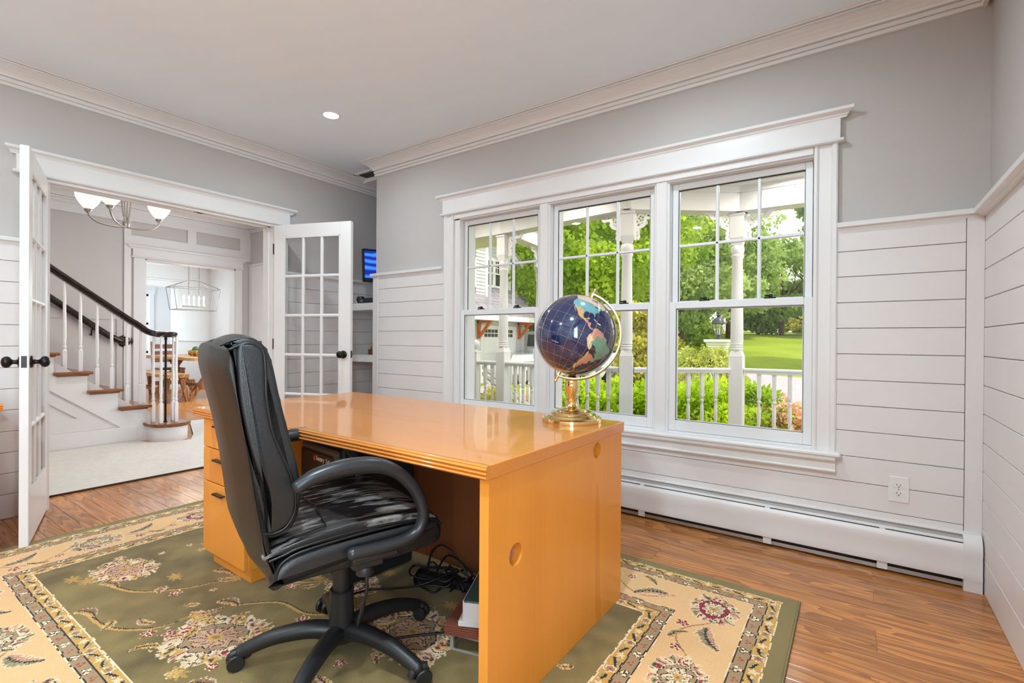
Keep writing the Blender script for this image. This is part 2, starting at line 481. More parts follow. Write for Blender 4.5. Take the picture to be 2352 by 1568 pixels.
strip_rows(-4.46, 0.47, -1.7, 2.985 - BW*rows); strip_rows(-4.46, -3.60, 2.985, 3.95)
strip_rows(-7.3, -4.46, -1.5, 3.7)
strip_rows(-13.6, -7.3, 1.8, 5.2)
obj('floor_strips', mb, M['floor'], fl, smooth=0, kind='stuff')

# --- ceiling
obj('ceiling', MB().box(-4.30, 0.62, -1.9, 4.1, ZC, ZC+0.2), M['ceil'], kind=ST)

# --- walls (openings are gaps between the boxes)
WX0, WX1, WZ0, WZ1 = -2.65, -0.15, 0.52, 2.075              # window opening
mb = MB()
mb.box(WE, WX0, YB, YB+0.2, 0, ZC); mb.box(WX1, XR+0.16, YB, YB+0.2, 0, ZC)
mb.box(WX0, WX1, YB, YB+0.2, 0, WZ0); mb.box(WX0, WX1, YB, YB+0.2, WZ1, ZC)
wall_back = obj('wall_back', mb, M['dry'], kind=ST)
RWa, RWb, RWz0, RWz1 = -1.45, -0.35, 0.66, 2.18              # window in the right wall, behind the camera
wall_right = obj('wall_right', MB().box(XR+0.016, XR+0.16, YF-0.2, RWa, 0, ZC).box(XR+0.016, XR+0.16, RWb, YB, 0, ZC).box(XR+0.016, XR+0.16, RWa, RWb, 0, RWz0).box(XR+0.016, XR+0.16, RWa, RWb, RWz1, ZC), M['dry'], kind=ST)
DY0, DY1, DZ = 0.862, 2.285, 2.07                           # doorway
mb = MB()
mb.box(XL-0.13, XL, YF-0.2, DY0-0.02, 0, ZC); mb.box(XL-0.13, XL, DY1+0.02, YA, 0, ZC); mb.box(XL-0.13, XL, DY0-0.02, DY1+0.02, DZ+0.02, ZC)
wall_left = obj('wall_left', mb, M['dry'], kind=ST)
wall_alcove = obj('wall_alcove', MB().box(XL, WE+0.2, YA, YA+0.15, 0, ZC).box(WE, WE+0.15, YB+0.2, YA, 0, ZC), M['dry'], kind=ST)
wall_front = obj('wall_front', MB().box(-4.16, XR+0.16, YF-0.2, YF, 0, ZC), M['dry'], kind=ST)

# --- shiplap: every board an object under its wall
P = 0.1285
LINES = [1.671, 1.542, 1.416, 1.287, 1.159, 1.031, 0.902, 0.776, 0.649, 0.5215, 0.396, 0.271, 0.146, 0.0]
ship_me = {}
def ship(wall, axis, a, b, off, z0, z1, s):
    """one board from A to B along AXIS on the wall plane OFF; S = side it stands proud to."""
    g = 0.0014
    L = round(b - a, 4); h = round(z1 - z0 - 2*g, 4); key = (axis, L, h, s)
    if key not in ship_me:
        t = 0.016*s
        m = MB().box(-L/2, L/2, 0, t, -h/2, h/2, 0.0016) if axis == 'x' else MB().box(0, t, -L/2, L/2, -h/2, h/2, 0.0016)
        ship_me[key] = mesh_from('plank', m, M['ship'])
    c = ((a+b)/2, off, (z0+z1)/2) if axis == 'x' else (off, (a+b)/2, (z0+z1)/2)
    return share('plank', ship_me[key], wall, c)
for z1, z0 in zip(LINES, LINES[1:]):
    # window wall, left of the window, right of it and below it
    if z0 >= 0.52: 
        ship(wall_back, 'x', WE+0.055, -2.765, YB, z0, z1, -1); ship(wall_back, 'x', -0.082, 0.402, YB, z0, z1, -1)
    else: ship(wall_back, 'x', WE+0.055, 0.402, YB, z0, z1, -1)
    ship(wall_right, 'y', RWb+0.10, YB-0.016, XR+0.016, z0, z1, -1)
    ship(wall_left, 'y', YF, 0.735, XL, z0, z1, 1); ship(wall_left, 'y', 2.41, YA, XL, z0, z1, 1)
    ship(wall_alcove, 'x', XL+0.016, WE, YA, z0, z1, -1)
# corner boards, and the board that closes the free end of the window wall
obj('trim_1', MB().box(0.404, XR, YB-0.020, YB, 0, 1.675, 0.002), M['ship'], kind=ST)
obj('trim_2', MB().box(WE-0.02, WE+0.053, YB-0.022, YB+0.2, 0, 1.675, 0.003), M['ship'], kind=ST)
obj('trim_3', MB().box(XL, XL+0.02, 2.395, 2.41, 0, 1.675), M['ship'], kind=ST)

# --- chair rail: a flat cap with a small bed moulding
RAIL = [(0, -0.022), (0.018, -0.022), (0.020, -0.012), (0.030, -0.010), (0.041, -0.008), (0.043, 0.010), (0.040, 0.014), (0, 0.014)]
def chair_rail(n, p0, p1, u, e0=0, e1=0):
    obj('trim_%d' % n, MB().sweep(RAIL, p0, p1, u, (0, 0, 1), e0, e1), M['trim'], smooth=0, kind=ST)
chair_rail(4, (WE-0.005, YB, 1.672), (-2.775, YB, 1.672), (0, -1, 0), 0.8, 0)
chair_rail(5, (-0.082, YB, 1.672), (XR, YB, 1.672), (0, -1, 0), 0, -1)
chair_rail(6, (XR, YB, 1.672), (XR, YF, 1.672), (-1, 0, 0), -1, 0)
chair_rail(7, (XL, YF, 1.668), (XL, 0.735, 1.668), (1, 0, 0))
chair_rail(8, (XL, 2.41, 1.668), (XL, YA, 1.668), (1, 0, 0))

# --- crown moulding
CROWN = [(0, -0.118), (.016, -0.118), (.020, -0.103), (.012, -0.101), (.012, -0.097), (.023, -0.096), (.025, -0.077), (.016, -0.075), (.016, -0.071), (.034, -0.070), (.038, -0.060),
         (.052, -0.047), (.076, -0.034), (.104, -0.024), (.099, -0.019), (.099, -0.016), (.114, -0.016), (.115, -0.011), (.107, -0.009), (.107, -0.006), (.126, -0.006), (.128, -0.002), (.139, -0.0015), (.140, 0), (0, 0)]
def crown(n, p0, p1, u, e0=0, e1=0, name='trim_%d'):
    obj(name % n, MB().sweep(CROWN, p0, p1, u, (0, 0, 1), e0, e1), M['trim'], smooth=0, kind=ST)
crown(9, (WE, YB, ZC), (XR, YB, ZC), (0, -1, 0), 0.55, -1)
crown(10, (XR, YB, ZC), (XR, YF, ZC), (-1, 0, 0), -1, -1)
crown(11, (XL, YF, ZC), (XL, YA, ZC), (1, 0, 0), -1, 0)
crown(12, (XL, YF, ZC), (XR, YF, ZC), (0, 1, 0), -1, -1)

# --- header casing with a crowned cap, used over the windows and the doorway
CAP = [(0, 0), (.026, 0), (.028, .008), (.032, .010), (.036, .018), (.050, .026), (.056, .030), (.058, .044), (0, .046)]
def header(name, axis, a, b, off, s, z0, hf, thick=0.03):
    """fillet, frieze board and crowned cap over an opening from A to B; S = the way it faces."""
    mb = MB()
    def bx(a0, b0, t, za, zb, bev=0.002):
        if axis == 'x': mb.box(a0, b0, off, off+s*t, za, zb, bev)
        else: mb.box(off, off+s*t, a0, b0, za, zb, bev)
    bx(a-0.018, b+0.018, thick+0.016, z0, z0+0.018, 0.006)
    bx(a, b, thick, z0+0.018, z0+hf)
    zc = z0+hf
    if axis == 'x': mb.sweep(CAP, (a, off, zc), (b, off, zc), (0, s, 0), (0, 0, 1), 0.95, 0.95)
    else: mb.sweep(CAP, (off, a, zc), (off, b, zc), (s, 0, 0), (0, 0, 1), 0.95, 0.95)
    return obj(name, mb, M['trim'], smooth=0, kind=ST)
header('trim_13', 'x', -2.778, -0.070, YB, -1, 2.094, 0.121)

# --- window casings, mullions, jambs, stool and apron
CAS = [(0, 0), (0.024, 0), (0.028, 0.006), (0.028, 0.022), (0.024, 0.026), (0.018, 0.030), (0.018, 0.080), (0.024, 0.084), (0.028, 0.090), (0.028, 0.102), (0, 0.105)]
mb = MB()
mb.sweep(CAS, (-2.765, YB, 0.535), (-2.765, YB, 2.094), (0, -1, 0), (1, 0, 0))
mb.sweep(CAS, (-0.080, YB, 0.535), (-0.080, YB, 2.094), (0, -1, 0), (-1, 0, 0))
mb.box(-2.66, -0.185, YB-0.024, YB, 2.055, 2.094, 0.003)
obj('trim_14', mb, M['trim'], smooth=0, kind=ST)
mb = MB()
for (a, b) in ((-1.860, -1.770), (-1.025, -0.930)):
    mb.box(a, b, YB-0.004, YB+0.19, 0.535, 2.06, 0.003); mb.box(a+0.014, b-0.014, YB-0.016, YB, 0.535, 2.06, 0.003)
mb.box(-2.66, -2.605, YB-0.01, YB+0.19, 0.53, 2.06, 0.002); mb.box(-0.185, -0.149, YB-0.01, YB+0.19, 0.53, 2.06, 0.002)
mb.box(-2.66, -0.149, YB-0.010, YB+0.19, 2.046, 2.076, 0.002)
obj('trim_15', mb, M['trim'], smooth=0, kind=ST)
mb = MB()
mb.box(-2.79, -0.057, YB-0.066, YB+0.19, 0.512, 0.537, 0.008)
AP = [(0, 0.080), (0.046, 0.080), (0.044, 0.066), (0.036, 0.060), (0.030, 0.054), (0.022, 0.050), (0.020, 0.046), (0.020, 0.020), (0.028, 0.016), (0.030, 0.010), (0.026, 0.002), (0.0, 0)]
mb.sweep(AP, (-2.775, YB-0.016, 0.432), (-0.080, YB-0.016, 0.432), (0, -1, 0), (0, 0, 1))
obj('trim_16', mb, M['trim'], smooth=0, kind=ST)

# --- three double-hung windows
def window(n, x0, x1):
    w = thing('window_%d' % n, loc=((x0+x1)/2, YB, 0.54), kind=ST)
    ya, yb = YB+0.004, YB+0.040           # lower sash (nearer the room), upper sash behind it
    mb = MB()
    for xa, xb in ((x0, x0+0.006), (x1-0.006, x1)):
        mb.box(xa, xb, ya+0.036, ya+0.040, 1.30, 2.045)
    mb.box(x0, x1, YB+0.075, YB+0.12, 2.03, 2.046).box(x0, x1, YB+0.004, YB+0.14, 0.535, 0.548)
    mb.box(x0, x0+0.01, YB+0.075, YB+0.15, 0.54, 2.046).box(x1-0.01, x1, YB+0.075, YB+0.15, 0.54, 2.046)
    obj('window_frame', mb, M['vinyl'], w, smooth=0, world=True)
    lo = thing('lower_sash', loc=(0, 0, 0)); lo.parent = w
    def rails(y, za, zg0, zg1, zb, st):
        m = MB()
        m.box(x0, x0+st, y, y+0.032, za, zb, 0.003).box(x1-st, x1, y, y+0.032, za, zb, 0.003)
        m.box(x0+st, x1-st, y, y+0.032, za, zg0, 0.003).box(x0+st, x1-st, y, y+0.032, zg1, zb, 0.003)
        for (p, q) in ((x0+st-0.001, x0+st+0.006), (x1-st-0.006, x1-st+0.001)): m.box(p, q, y+0.010, y+0.022, zg0, zg1)
        m.box(x0+st, x1-st, y+0.010, y+0.022, zg0, zg0+0.006).box(x0+st, x1-st, y+0.010, y+0.022, zg1-0.006, zg1)
        return m
    obj('sash_rail', rails(ya, 0.549, 0.612, 1.284, 1.325, 0.040), M['vinyl'], lo, smooth=0, world=True)
    obj('glass_pane', MB().box(x0+0.036, x1-0.036, ya+0.015, ya+0.017, 0.608, 1.288), M['glass'], lo, smooth=0, world=True)
    g = MB()
    for xx in (x0+0.041, x1-0.0425): g.box(xx, xx+0.0015, ya+0.004, ya+0.012, 0.614, 1.282)
    g.box(x0+0.041, x1-0.041, ya+0.004, ya+0.012, 0.6122, 0.6140).box(x0+0.041, x1-0.041, ya+0.004, ya+0.012, 1.2815, 1.2835)
    obj('gasket', g, M['dark'], lo, smooth=0, world=True)
    up = thing('upper_sash', loc=(0, 0, 0)); up.parent = w
    obj('sash_rail', rails(yb, 1.290, 1.326, 2.005, 2.045, 0.040), M['vinyl'], up, smooth=0, world=True)
    obj('glass_pane', MB().box(x0+0.036, x1-0.036, yb+0.015, yb+0.017, 1.322, 2.009), M['glass'], up, smooth=0, world=True)
    g = MB().box(x0+0.041, x1-0.041, yb+0.004, yb+0.012, 1.999, 2.004)
    for xx in (x0+0.040, x1-0.0425): g.box(xx, xx+0.0025, yb+0.004, yb+0.012, 1.326, 2.004)
    obj('gasket', g, M['dark'], up, smooth=0, world=True)
    gw = (x1-x0-0.08)/3
    for k in (1, 2):
        xc = x0+0.04+gw*k
        obj('muntin', MB().box(xc-0.009, xc+0.009, yb+0.006, yb+0.026, 1.326, 2.004, 0.004), M['vinyl'], up, smooth=0, world=True)
    obj('muntin', MB().box(x0+0.04, x1-0.04, yb+0.006, yb+0.0255, 1.657, 1.675, 0.004), M['vinyl'], up, smooth=0, world=True)
    for fx in (0.27, 0.73):
        xc = x0 + (x1-x0)*fx
        m = MB().box(xc-0.030, xc+0.030, ya+0.002, ya+0.026, 1.325, 1.333, 0.003)
        m.lathe([(0.011, 0), (0.011, 0.012), (0.007, 0.016), (0, 0.016)], (xc+0.004, ya+0.016, 1.333), 12)
        m.box(xc-0.026, xc+0.012, ya+0.006, ya+0.018, 1.336, 1.346, 0.003)
        obj('sash_lock', m, M['bronze'], lo, world=True)
    return w
window(1, -2.605, -1.860); window(2, -1.770, -1.025); window(3, -0.930, -0.185)
# the window in the right wall behind the photographer (mirrored in the globe)
w = thing('window_4', loc=(XR, (RWa+RWb)/2, RWz0), kind=ST)
m = MB(); xw = XR+0.08
for (ya, yb) in ((RWa, RWa+.05), (RWb-.05, RWb), ((RWa+RWb)/2-.012, (RWa+RWb)/2+.012)): m.box(xw, xw+.04, ya, yb, RWz0, RWz1)
for (za, zb) in ((RWz0, RWz0+.05), (RWz1-.05, RWz1), (1.40, 1.44), (1.78, 1.80)): m.box(xw, xw+.039, RWa, RWb, za, zb)
for (ya, yb) in ((RWa-.10, RWa), (RWb, RWb+.10)): m.box(XR-.02, XR+.03, ya, yb, RWz0-.05, RWz1+.03)
m.box(XR-.02, XR+.03, RWa-.12, RWb+.12, RWz1, RWz1+.16); m.box(XR-.05, XR+.03, RWa-.12, RWb+.12, RWz0-.05, RWz0)
obj('window_frame', m, M['trim'], w, smooth=0, world=True)

# ================================================================== doorway and french doors
header('trim_17', 'y', 0.700, 2.440, XL, 1, 2.075, 0.112)
mb = MB()
mb.sweep(CAS, (XL, 0.735, 0), (XL, 0.735, 2.075), (1, 0, 0), (0, 1, 0)); mb.sweep(CAS, (XL, 2.410, 0), (XL, 2.410, 2.075), (1, 0, 0), (0, -1, 0))
mb.box(XL, XL+0.024, 0.83, 2.31, 2.055, 2.075, 0.003)
mb.box(XL-0.15, XL+0.012, 0.835, 0.855, 0, 2.072).box(XL-0.15, XL+0.012, 2.292, 2.312, 0, 2.072).box(XL-0.15, XL+0.012, 0.84, 2.31, 2.066, 2.08)
mb.box(XL-0.06, XL-0.045, 0.855, 0.867, 0, 2.066).box(XL-0.06, XL-0.045, 2.28, 2.292, 0, 2.066).box(XL-0.06, XL-0.045, 0.855, 2.292, 2.054, 2.066)
mb.sweep(CAS, (XL-0.13, 0.735, 0), (XL-0.13, 0.735, 2.075), (-1, 0, 0), (0, 1, 0)); mb.sweep(CAS, (XL-0.13, 2.410, 0), (XL-0.13, 2.410, 2.075), (-1, 0, 0), (0, -1, 0))
obj('trim_18', mb, M['trim'], smooth=0, kind=ST)
obj('trim_19', MB().box(XL-0.010, XL-0.002, 1.70, 1.73, 2.050, 2.056, 0.002).box(XL-0.008, XL-0.004, 1.68, 1.75, 2.053, 2.056), M['bronze'], kind=ST)
header('trim_20', 'y', 0.700, 2.440, XL-0.13, -1, 2.075, 0.112)

def french_door(n, hinge, ang, side):
    """local u along the leaf from the hinge, thickness to +-v (SIDE), 3 x 5 panes."""
    d = thing('door_%d' % n, loc=(hinge[0], hinge[1], 0), rotz=ang, kind=ST)
    W, z0, z1, T = 0.748, 0.012, 2.064, 0.036*side
    g0, g1, st = 0.275, 1.958, 0.102
    m = MB()
    m.box(0, st, 0, T, z0, z1, 0.002).box(W-st, W, 0, T, z0, z1, 0.002)
    m.box(st, W-st, 0, T, z0, g0, 0.0).box(st, W-st, 0, T, g1, z1, 0.0)
    obj('door_stile', m, M['trim'], d, smooth=0)
    pw, ph = (W-2*st)/3, (g1-g0)/5
    v0, v1 = 0.003*side, T-0.003*side
    vs = MB().box(-0.013, 0.013, v0, v1, g0, g1, 0.008); vm = mesh_from('muntin', vs, M['trim'], 0)
    for k in (1, 2): share('muntin', vm, d, (st+pw*k, 0, 0))
    hm = mesh_from('muntin', MB().box(st, W-st, v0+0.0005*side, v1-0.0005*side, -0.013, 0.013, 0.008), M['trim'], 0)
    for k in (1, 2, 3, 4): share('muntin', hm, d, (0, 0, g0+ph*k))
    bd = MB()
    for fv in ((0.001*side, 0.012*side), (T-0.012*side, T-0.001*side)):
        bd.box(st-0.001, st+0.010, fv[0], fv[1], g0, g1).box(W-st-0.010, W-st+0.001, fv[0], fv[1], g0, g1)
        bd.box(st, W-st, fv[0], fv[1], g0-0.001, g0+0.010).box(st, W-st, fv[0], fv[1], g1-0.010, g1+0.001)
    obj('glazing_bead', bd, M['trim'], d, smooth=0)
    pm = mesh_from('glass_pane', MB().box(-pw/2+0.004, pw/2-0.004, T/2-0.0015, T/2+0.0015, -ph/2+0.004, ph/2-0.004), M['doorglass'], 0)
    for i in range(3):
        for j in range(5): share('glass_pane', pm, d, (st+pw*(i+.5), 0, g0+ph*(j+.5)))
    KN = [(0.032, 0), (0.033, 0.004), (0.028, 0.010), (0.014, 0.012), (0.011, 0.020), (0.011, 0.030), (0.016, 0.036), (0.026, 0.042), (0.0295, 0.052), (0.028, 0.062), (0.021, 0.070), (0.010, 0.074), (0, 0.0745)]
    obj('door_knob', MB().lathe(KN, (W-0.062, 0, 0.958), 24, (0, -side, 0)), M['bronze'], d, smooth=50)
    obj('door_knob', MB().lathe(KN, (W-0.062, T, 0.958), 24, (0, side, 0)), M['bronze'], d, smooth=50)
    obj('latch_plate', MB().box(W-0.001, W+0.001, T*0.2, T*0.8, 0.93, 0.99), M['bronze'], d, smooth=0)
    for z in (0.22, 1.04, 1.86): obj('hinge', MB().lathe([(0.006, -0.045), (0.006, 0.045)], (-0.004, 0, z), 10), M['bronze'], d)
    return d
# right leaf: hinge on the far jamb, swung into the room; left leaf on the near jamb
french_door(1, (-4.127, 2.290), math.atan2(2.553-2.290, -3.430+4.127), 1)
french_door(2, (-4.180, 0.855), math.atan2(0.640-0.855, -3.480+4.180), -1)

# ================================================================== alcove: shelves and what is on them
for k, (z1, lab) in enumerate(((1.432, 'thick white floating shelf in the alcove, the upper one under the small screen'), (0.935, 'thick white floating shelf in the alcove, the lower one below the cable box shelf'))):
    obj('shelf', MB().box(XL+0.017, WE-0.021, YB+0.05, 3.37, z1-0.068, z1, 0.003), M['trim'], label=lab, cat='shelf', group='alcove shelves')

tv = thing('television', 'small black flat television with a blue picture in the alcove', 'television', (-3.845, 3.37, 1.66))
tvr = math.radians(20)
scr = glow('television_screen', srgb(40, 98, 225), 0.9)
def tvobj(name, mb, mat, par=None):
    o = obj(name, mb, mat, par or tv, smooth=20); return o
m = MB().box(-0.29, 0.29, -0.002, 0.045, 0.0, 0.035, 0.004).box(-0.29, 0.29, -0.002, 0.045, 0.315, 0.33, 0.004).box(-0.29, -0.272, -0.002, 0.045, 0, 0.33, 0.004).box(0.272, 0.29, -0.002, 0.045, 0, 0.33, 0.004).box(-0.28, 0.28, 0.02, 0.06, 0.01, 0.32, 0.004)
tvobj('bezel', m, M['black'])
sc_t = scr.node_tree; gN = sc_t.nodes
tcn = gN.new('ShaderNodeTexCoord'); wvn = gN.new('ShaderNodeTexWave'); wvn.wave_type = 'RINGS'; wvn.inputs['Scale'].default_value = 4; wvn.inputs['Distortion'].default_value = 6
rm = ramp_node(gN, [(0.1, srgb(12, 34, 130)), (0.55, srgb(30, 92, 224)), (0.95, srgb(64, 132, 250))])
sc_t.links.new(tcn.outputs['Object'], wvn.inputs['Vector']); sc_t.links.new(wvn.outputs['Fac'], rm.inputs[0]); sc_t.links.new(rm.outputs[0], gN['Principled BSDF'].inputs['Emission Color']); sc_t.links.new(rm.outputs[0], gN['Principled BSDF'].inputs['Base Color'])
tvobj('screen', MB().box(-0.272, 0.272, 0.012, 0.022, 0.035, 0.315), scr)
tvobj('wall_arm', MB().box(-0.05, 0.05, 0.06, 0.075, 0.10, 0.24).box(-0.02, 0.02, 0.07, 0.19, 0.15, 0.19), M['black'])
tv.rotation_euler = (math.radians(-8), math.radians(0), math.radians(64))

cb = thing('cable_box', 'black cable box with a silver stripe on the upper alcove shelf', 'cable box', (-3.83, 3.16, 1.432))
obj('case', MB().box(-0.15, 0.15, -0.10, 0.10, 0.004, 0.050, 0.004), M['black'], cb)
for q in ((-0.125, -0.085, 0.018, 0.026), (-0.125, -0.09, 0.030, 0.034), (0.085, 0.10, 0.026, 0.032)): obj('display_mark', MB().box(q[0], q[1], -0.102, -0.099, q[2], q[3]), M['nickel'], cb)
for x in (-0.13, 0.13):
    for y in (-0.08, 0.08): obj('foot', MB().lathe([(0.008, 0), (0.008, 0.005)], (x, y, 0), 10), M['black'], cb)
sd = thing('speaker', 'small rounded black speaker with a grey front ring beside the cable box', 'speaker', (-4.055, 3.14, 1.432), 0.4)
obj('body', MB().prism([(0.035*math.cos(t)*(1 if abs(math.cos(t)) < .8 else .95), 0.042+0.042*math.sin(t)) for t in [2*PI*i/20 for i in range(20)]], 'y', -0.03, 0.05), M['black'], sd)
obj('front_ring', MB().tube([(0.030*math.cos(2*PI*i/24), -0.031, 0.042+0.036*math.sin(2*PI*i/24)) for i in range(24)], 0.003, 6, True), M['nickel'], sd)
tr = thing('trophy', 'tiny gold figurine on a brown wooden block on the lower alcove shelf', 'figurine', (-3.955, 3.20, 0.935))
obj('base', MB().box(-0.028, 0.028, -0.022, 0.022, 0, 0.052, 0.003), M['chairw'], tr)
obj('figure', MB().lathe([(0.010, 0.052), (0.012, 0.058), (0.005, 0.066), (0.012, 0.078), (0.019, 0.095), (0.014, 0.112), (0, 0.118)], (0, 0, 0), 14), M['brass'], tr)

# ceiling return-air grille over the alcove
gr = thing('ceiling_vent', 'white slatted ceiling vent in the corner over the alcove', 'vent', (-3.87, 3.22, ZC))
obj('frame', MB().box(-0.18, 0.18, -0.18, -0.155, -0.010, 0).box(-0.18, 0.18, 0.155, 0.18, -0.010, 0).box(-0.18, -0.155, -0.18, 0.18, -0.010, 0).box(0.155, 0.18, -0.18, 0.18, -0.010, 0), M['trim'], gr, smooth=0)
obj('backing', MB().box(-0.16, 0.16, -0.16, 0.16, -0.002, 0), M['dark'], gr, smooth=0)
sm = mesh_from('slat', MB().add([(-0.158, -0.008, -0.010), (0.158, -0.008, -0.010), (0.158, 0.006, -0.003), (-0.158, 0.006, -0.003), (-0.158, -0.008, -0.0085), (0.158, -0.008, -0.0085), (0.158, 0.006, -0.0015), (-0.158, 0.006, -0.0015)], [(0,1,2,3),(4,7,6,5),(0,4,5,1),(1,5,6,2),(2,6,7,3),(3,7,4,0)]), M['trim'], 0)
for k in range(11): share('slat', sm, gr, (0, -0.14+0.028*k, 0))

# recessed ceiling lamps
lens = glow('lamp_lens', (1.0, 0.96, 0.90), 14.0)
def can(x, y, z, label, group='recessed ceiling lamps', r=0.052):
    c = thing('recessed_lamp', label, 'ceiling lamp', (x, y, z), group=group)
    obj('trim_ring', MB().lathe([(r+0.012, 0), (r+0.012, -0.004), (r+0.002, -0.007), (r, -0.004), (r, 0)], n=32), M['trim'], c)
    obj('lens', MB().lathe([(0, -0.001), (r, -0.001), (r*0.9, -0.0035), (0, -0.0045)], n=32), lens, c)
    return c
for (x_, y_), lab_ in zip(CAN_XY, ('lit round recessed lamp in the study ceiling above the doorway end', 'recessed lamp over the right window end of the study ceiling', 'recessed lamp mirrored in the middle window glass', 'recessed lamp mirrored at the top of the right window glass', 'recessed lamp behind the camera in the study ceiling')):
    can(x_, y_, ZC, lab_)

# ================================================================== baseboard heater
hx0, hx1 = -3.0, 0.397
ht = thing('baseboard_heater', 'long white enamelled baseboard heater along the wall under the windows', 'heater', ((hx0+hx1)/2, YB-0.016, 0))
Y0 = YB-0.016
def hsw(name, prof, mat, x0=hx0, x1=hx1, sm=35):
    obj(name, MB().sweep(prof, (x0, Y0, 0), (x1, Y0, 0), (0, -1, 0), (0, 0, 1)), mat, ht, smooth=sm, world=True)
hsw('back_plate', [(0, .035), (.004, .035), (.004, .226), (.018, .236), (.022, .236), (.022, .240), (.012, .243), (0, .243)], M['heater'])
hsw('front_cover', [(.050, .052), (.056, .050), (.058, .058), (.054, .084), (.054, .150), (.058, .178), (.052, .196), (.044, .203), (.043, .200), (.050, .192), (.055, .177), (.051, .150), (.051, .085), (.052, .060)], M['heater'])
hsw('damper', [(.024, .212), (.040, .206), (.041, .209), (.025, .216)], M['heater'])
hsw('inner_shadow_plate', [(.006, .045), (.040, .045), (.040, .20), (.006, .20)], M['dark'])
hsw('bottom_rail', [(.008, .012), (.040, .012), (.040, .030), (.008, .034)], M['fin'])
for x in (-2.5, -1.07, -0.38, 0.11, -1.8):
    obj('bracket', MB().box(x-0.012, x+0.012, Y0-0.043, Y0-0.02, 0.2005, 0.2065, 0.002), M['heater'], ht, smooth=0, world=True); obj('foot_bracket', MB().box(x-0.02, x+0.02, Y0-0.047, Y0-0.041, 0.014, 0.050), M['heater'], ht, smooth=0, world=True)
hsw('end_cap', [(0, 0.0), (.060, 0.0), (.060, .048), (.064, .060), (.060, .086), (.060, .150), (.064, .176), (.058, .205), (.046, .228), (.030, .243), (0, .246)], M['heater'], 0.396, 0.458)

# ================================================================== power outlet
ou = thing('power_outlet', 'white double power outlet with a plate on the shiplap right of the windows', 'outlet', (0.172, YB-0.016, 0.391))
obj('cover_plate', MB().box(-0.0395, 0.0395, -0.006, 0, -0.061, 0.061, 0.003), M['trim'], ou)
for s in (1, -1):
    r = obj('receptacle', MB().prism([(0.0165*math.cos(t), s*0.0195+0.0135*max(-.86, min(.86, math.sin(t)))) for t in [2*PI*i/24 for i in range(24)]], 'y', -0.0085, -0.005), M['trim'], ou)
    obj('slot', MB().box(-0.008, -0.0058, -0.0089, -0.0080, s*0.0195-0.001, s*0.0195+0.008).box(0.0058, 0.008, -0.0089, -0.0080, s*0.0195-0.001, s*0.0195+0.006).lathe([(0.0026, 0), (0.0026, 0.0006), (0, 0.0006)], (0, -0.0083, s*0.0195-0.0065), 10, (0, -1, 0)), M['dark'], r)
obj('screw', MB().lathe([(0.003, 0), (0.003, 0.001), (0, 0.0015)], (0, -0.006, 0), 10, (0, -1, 0)), M['nickel'], ou)
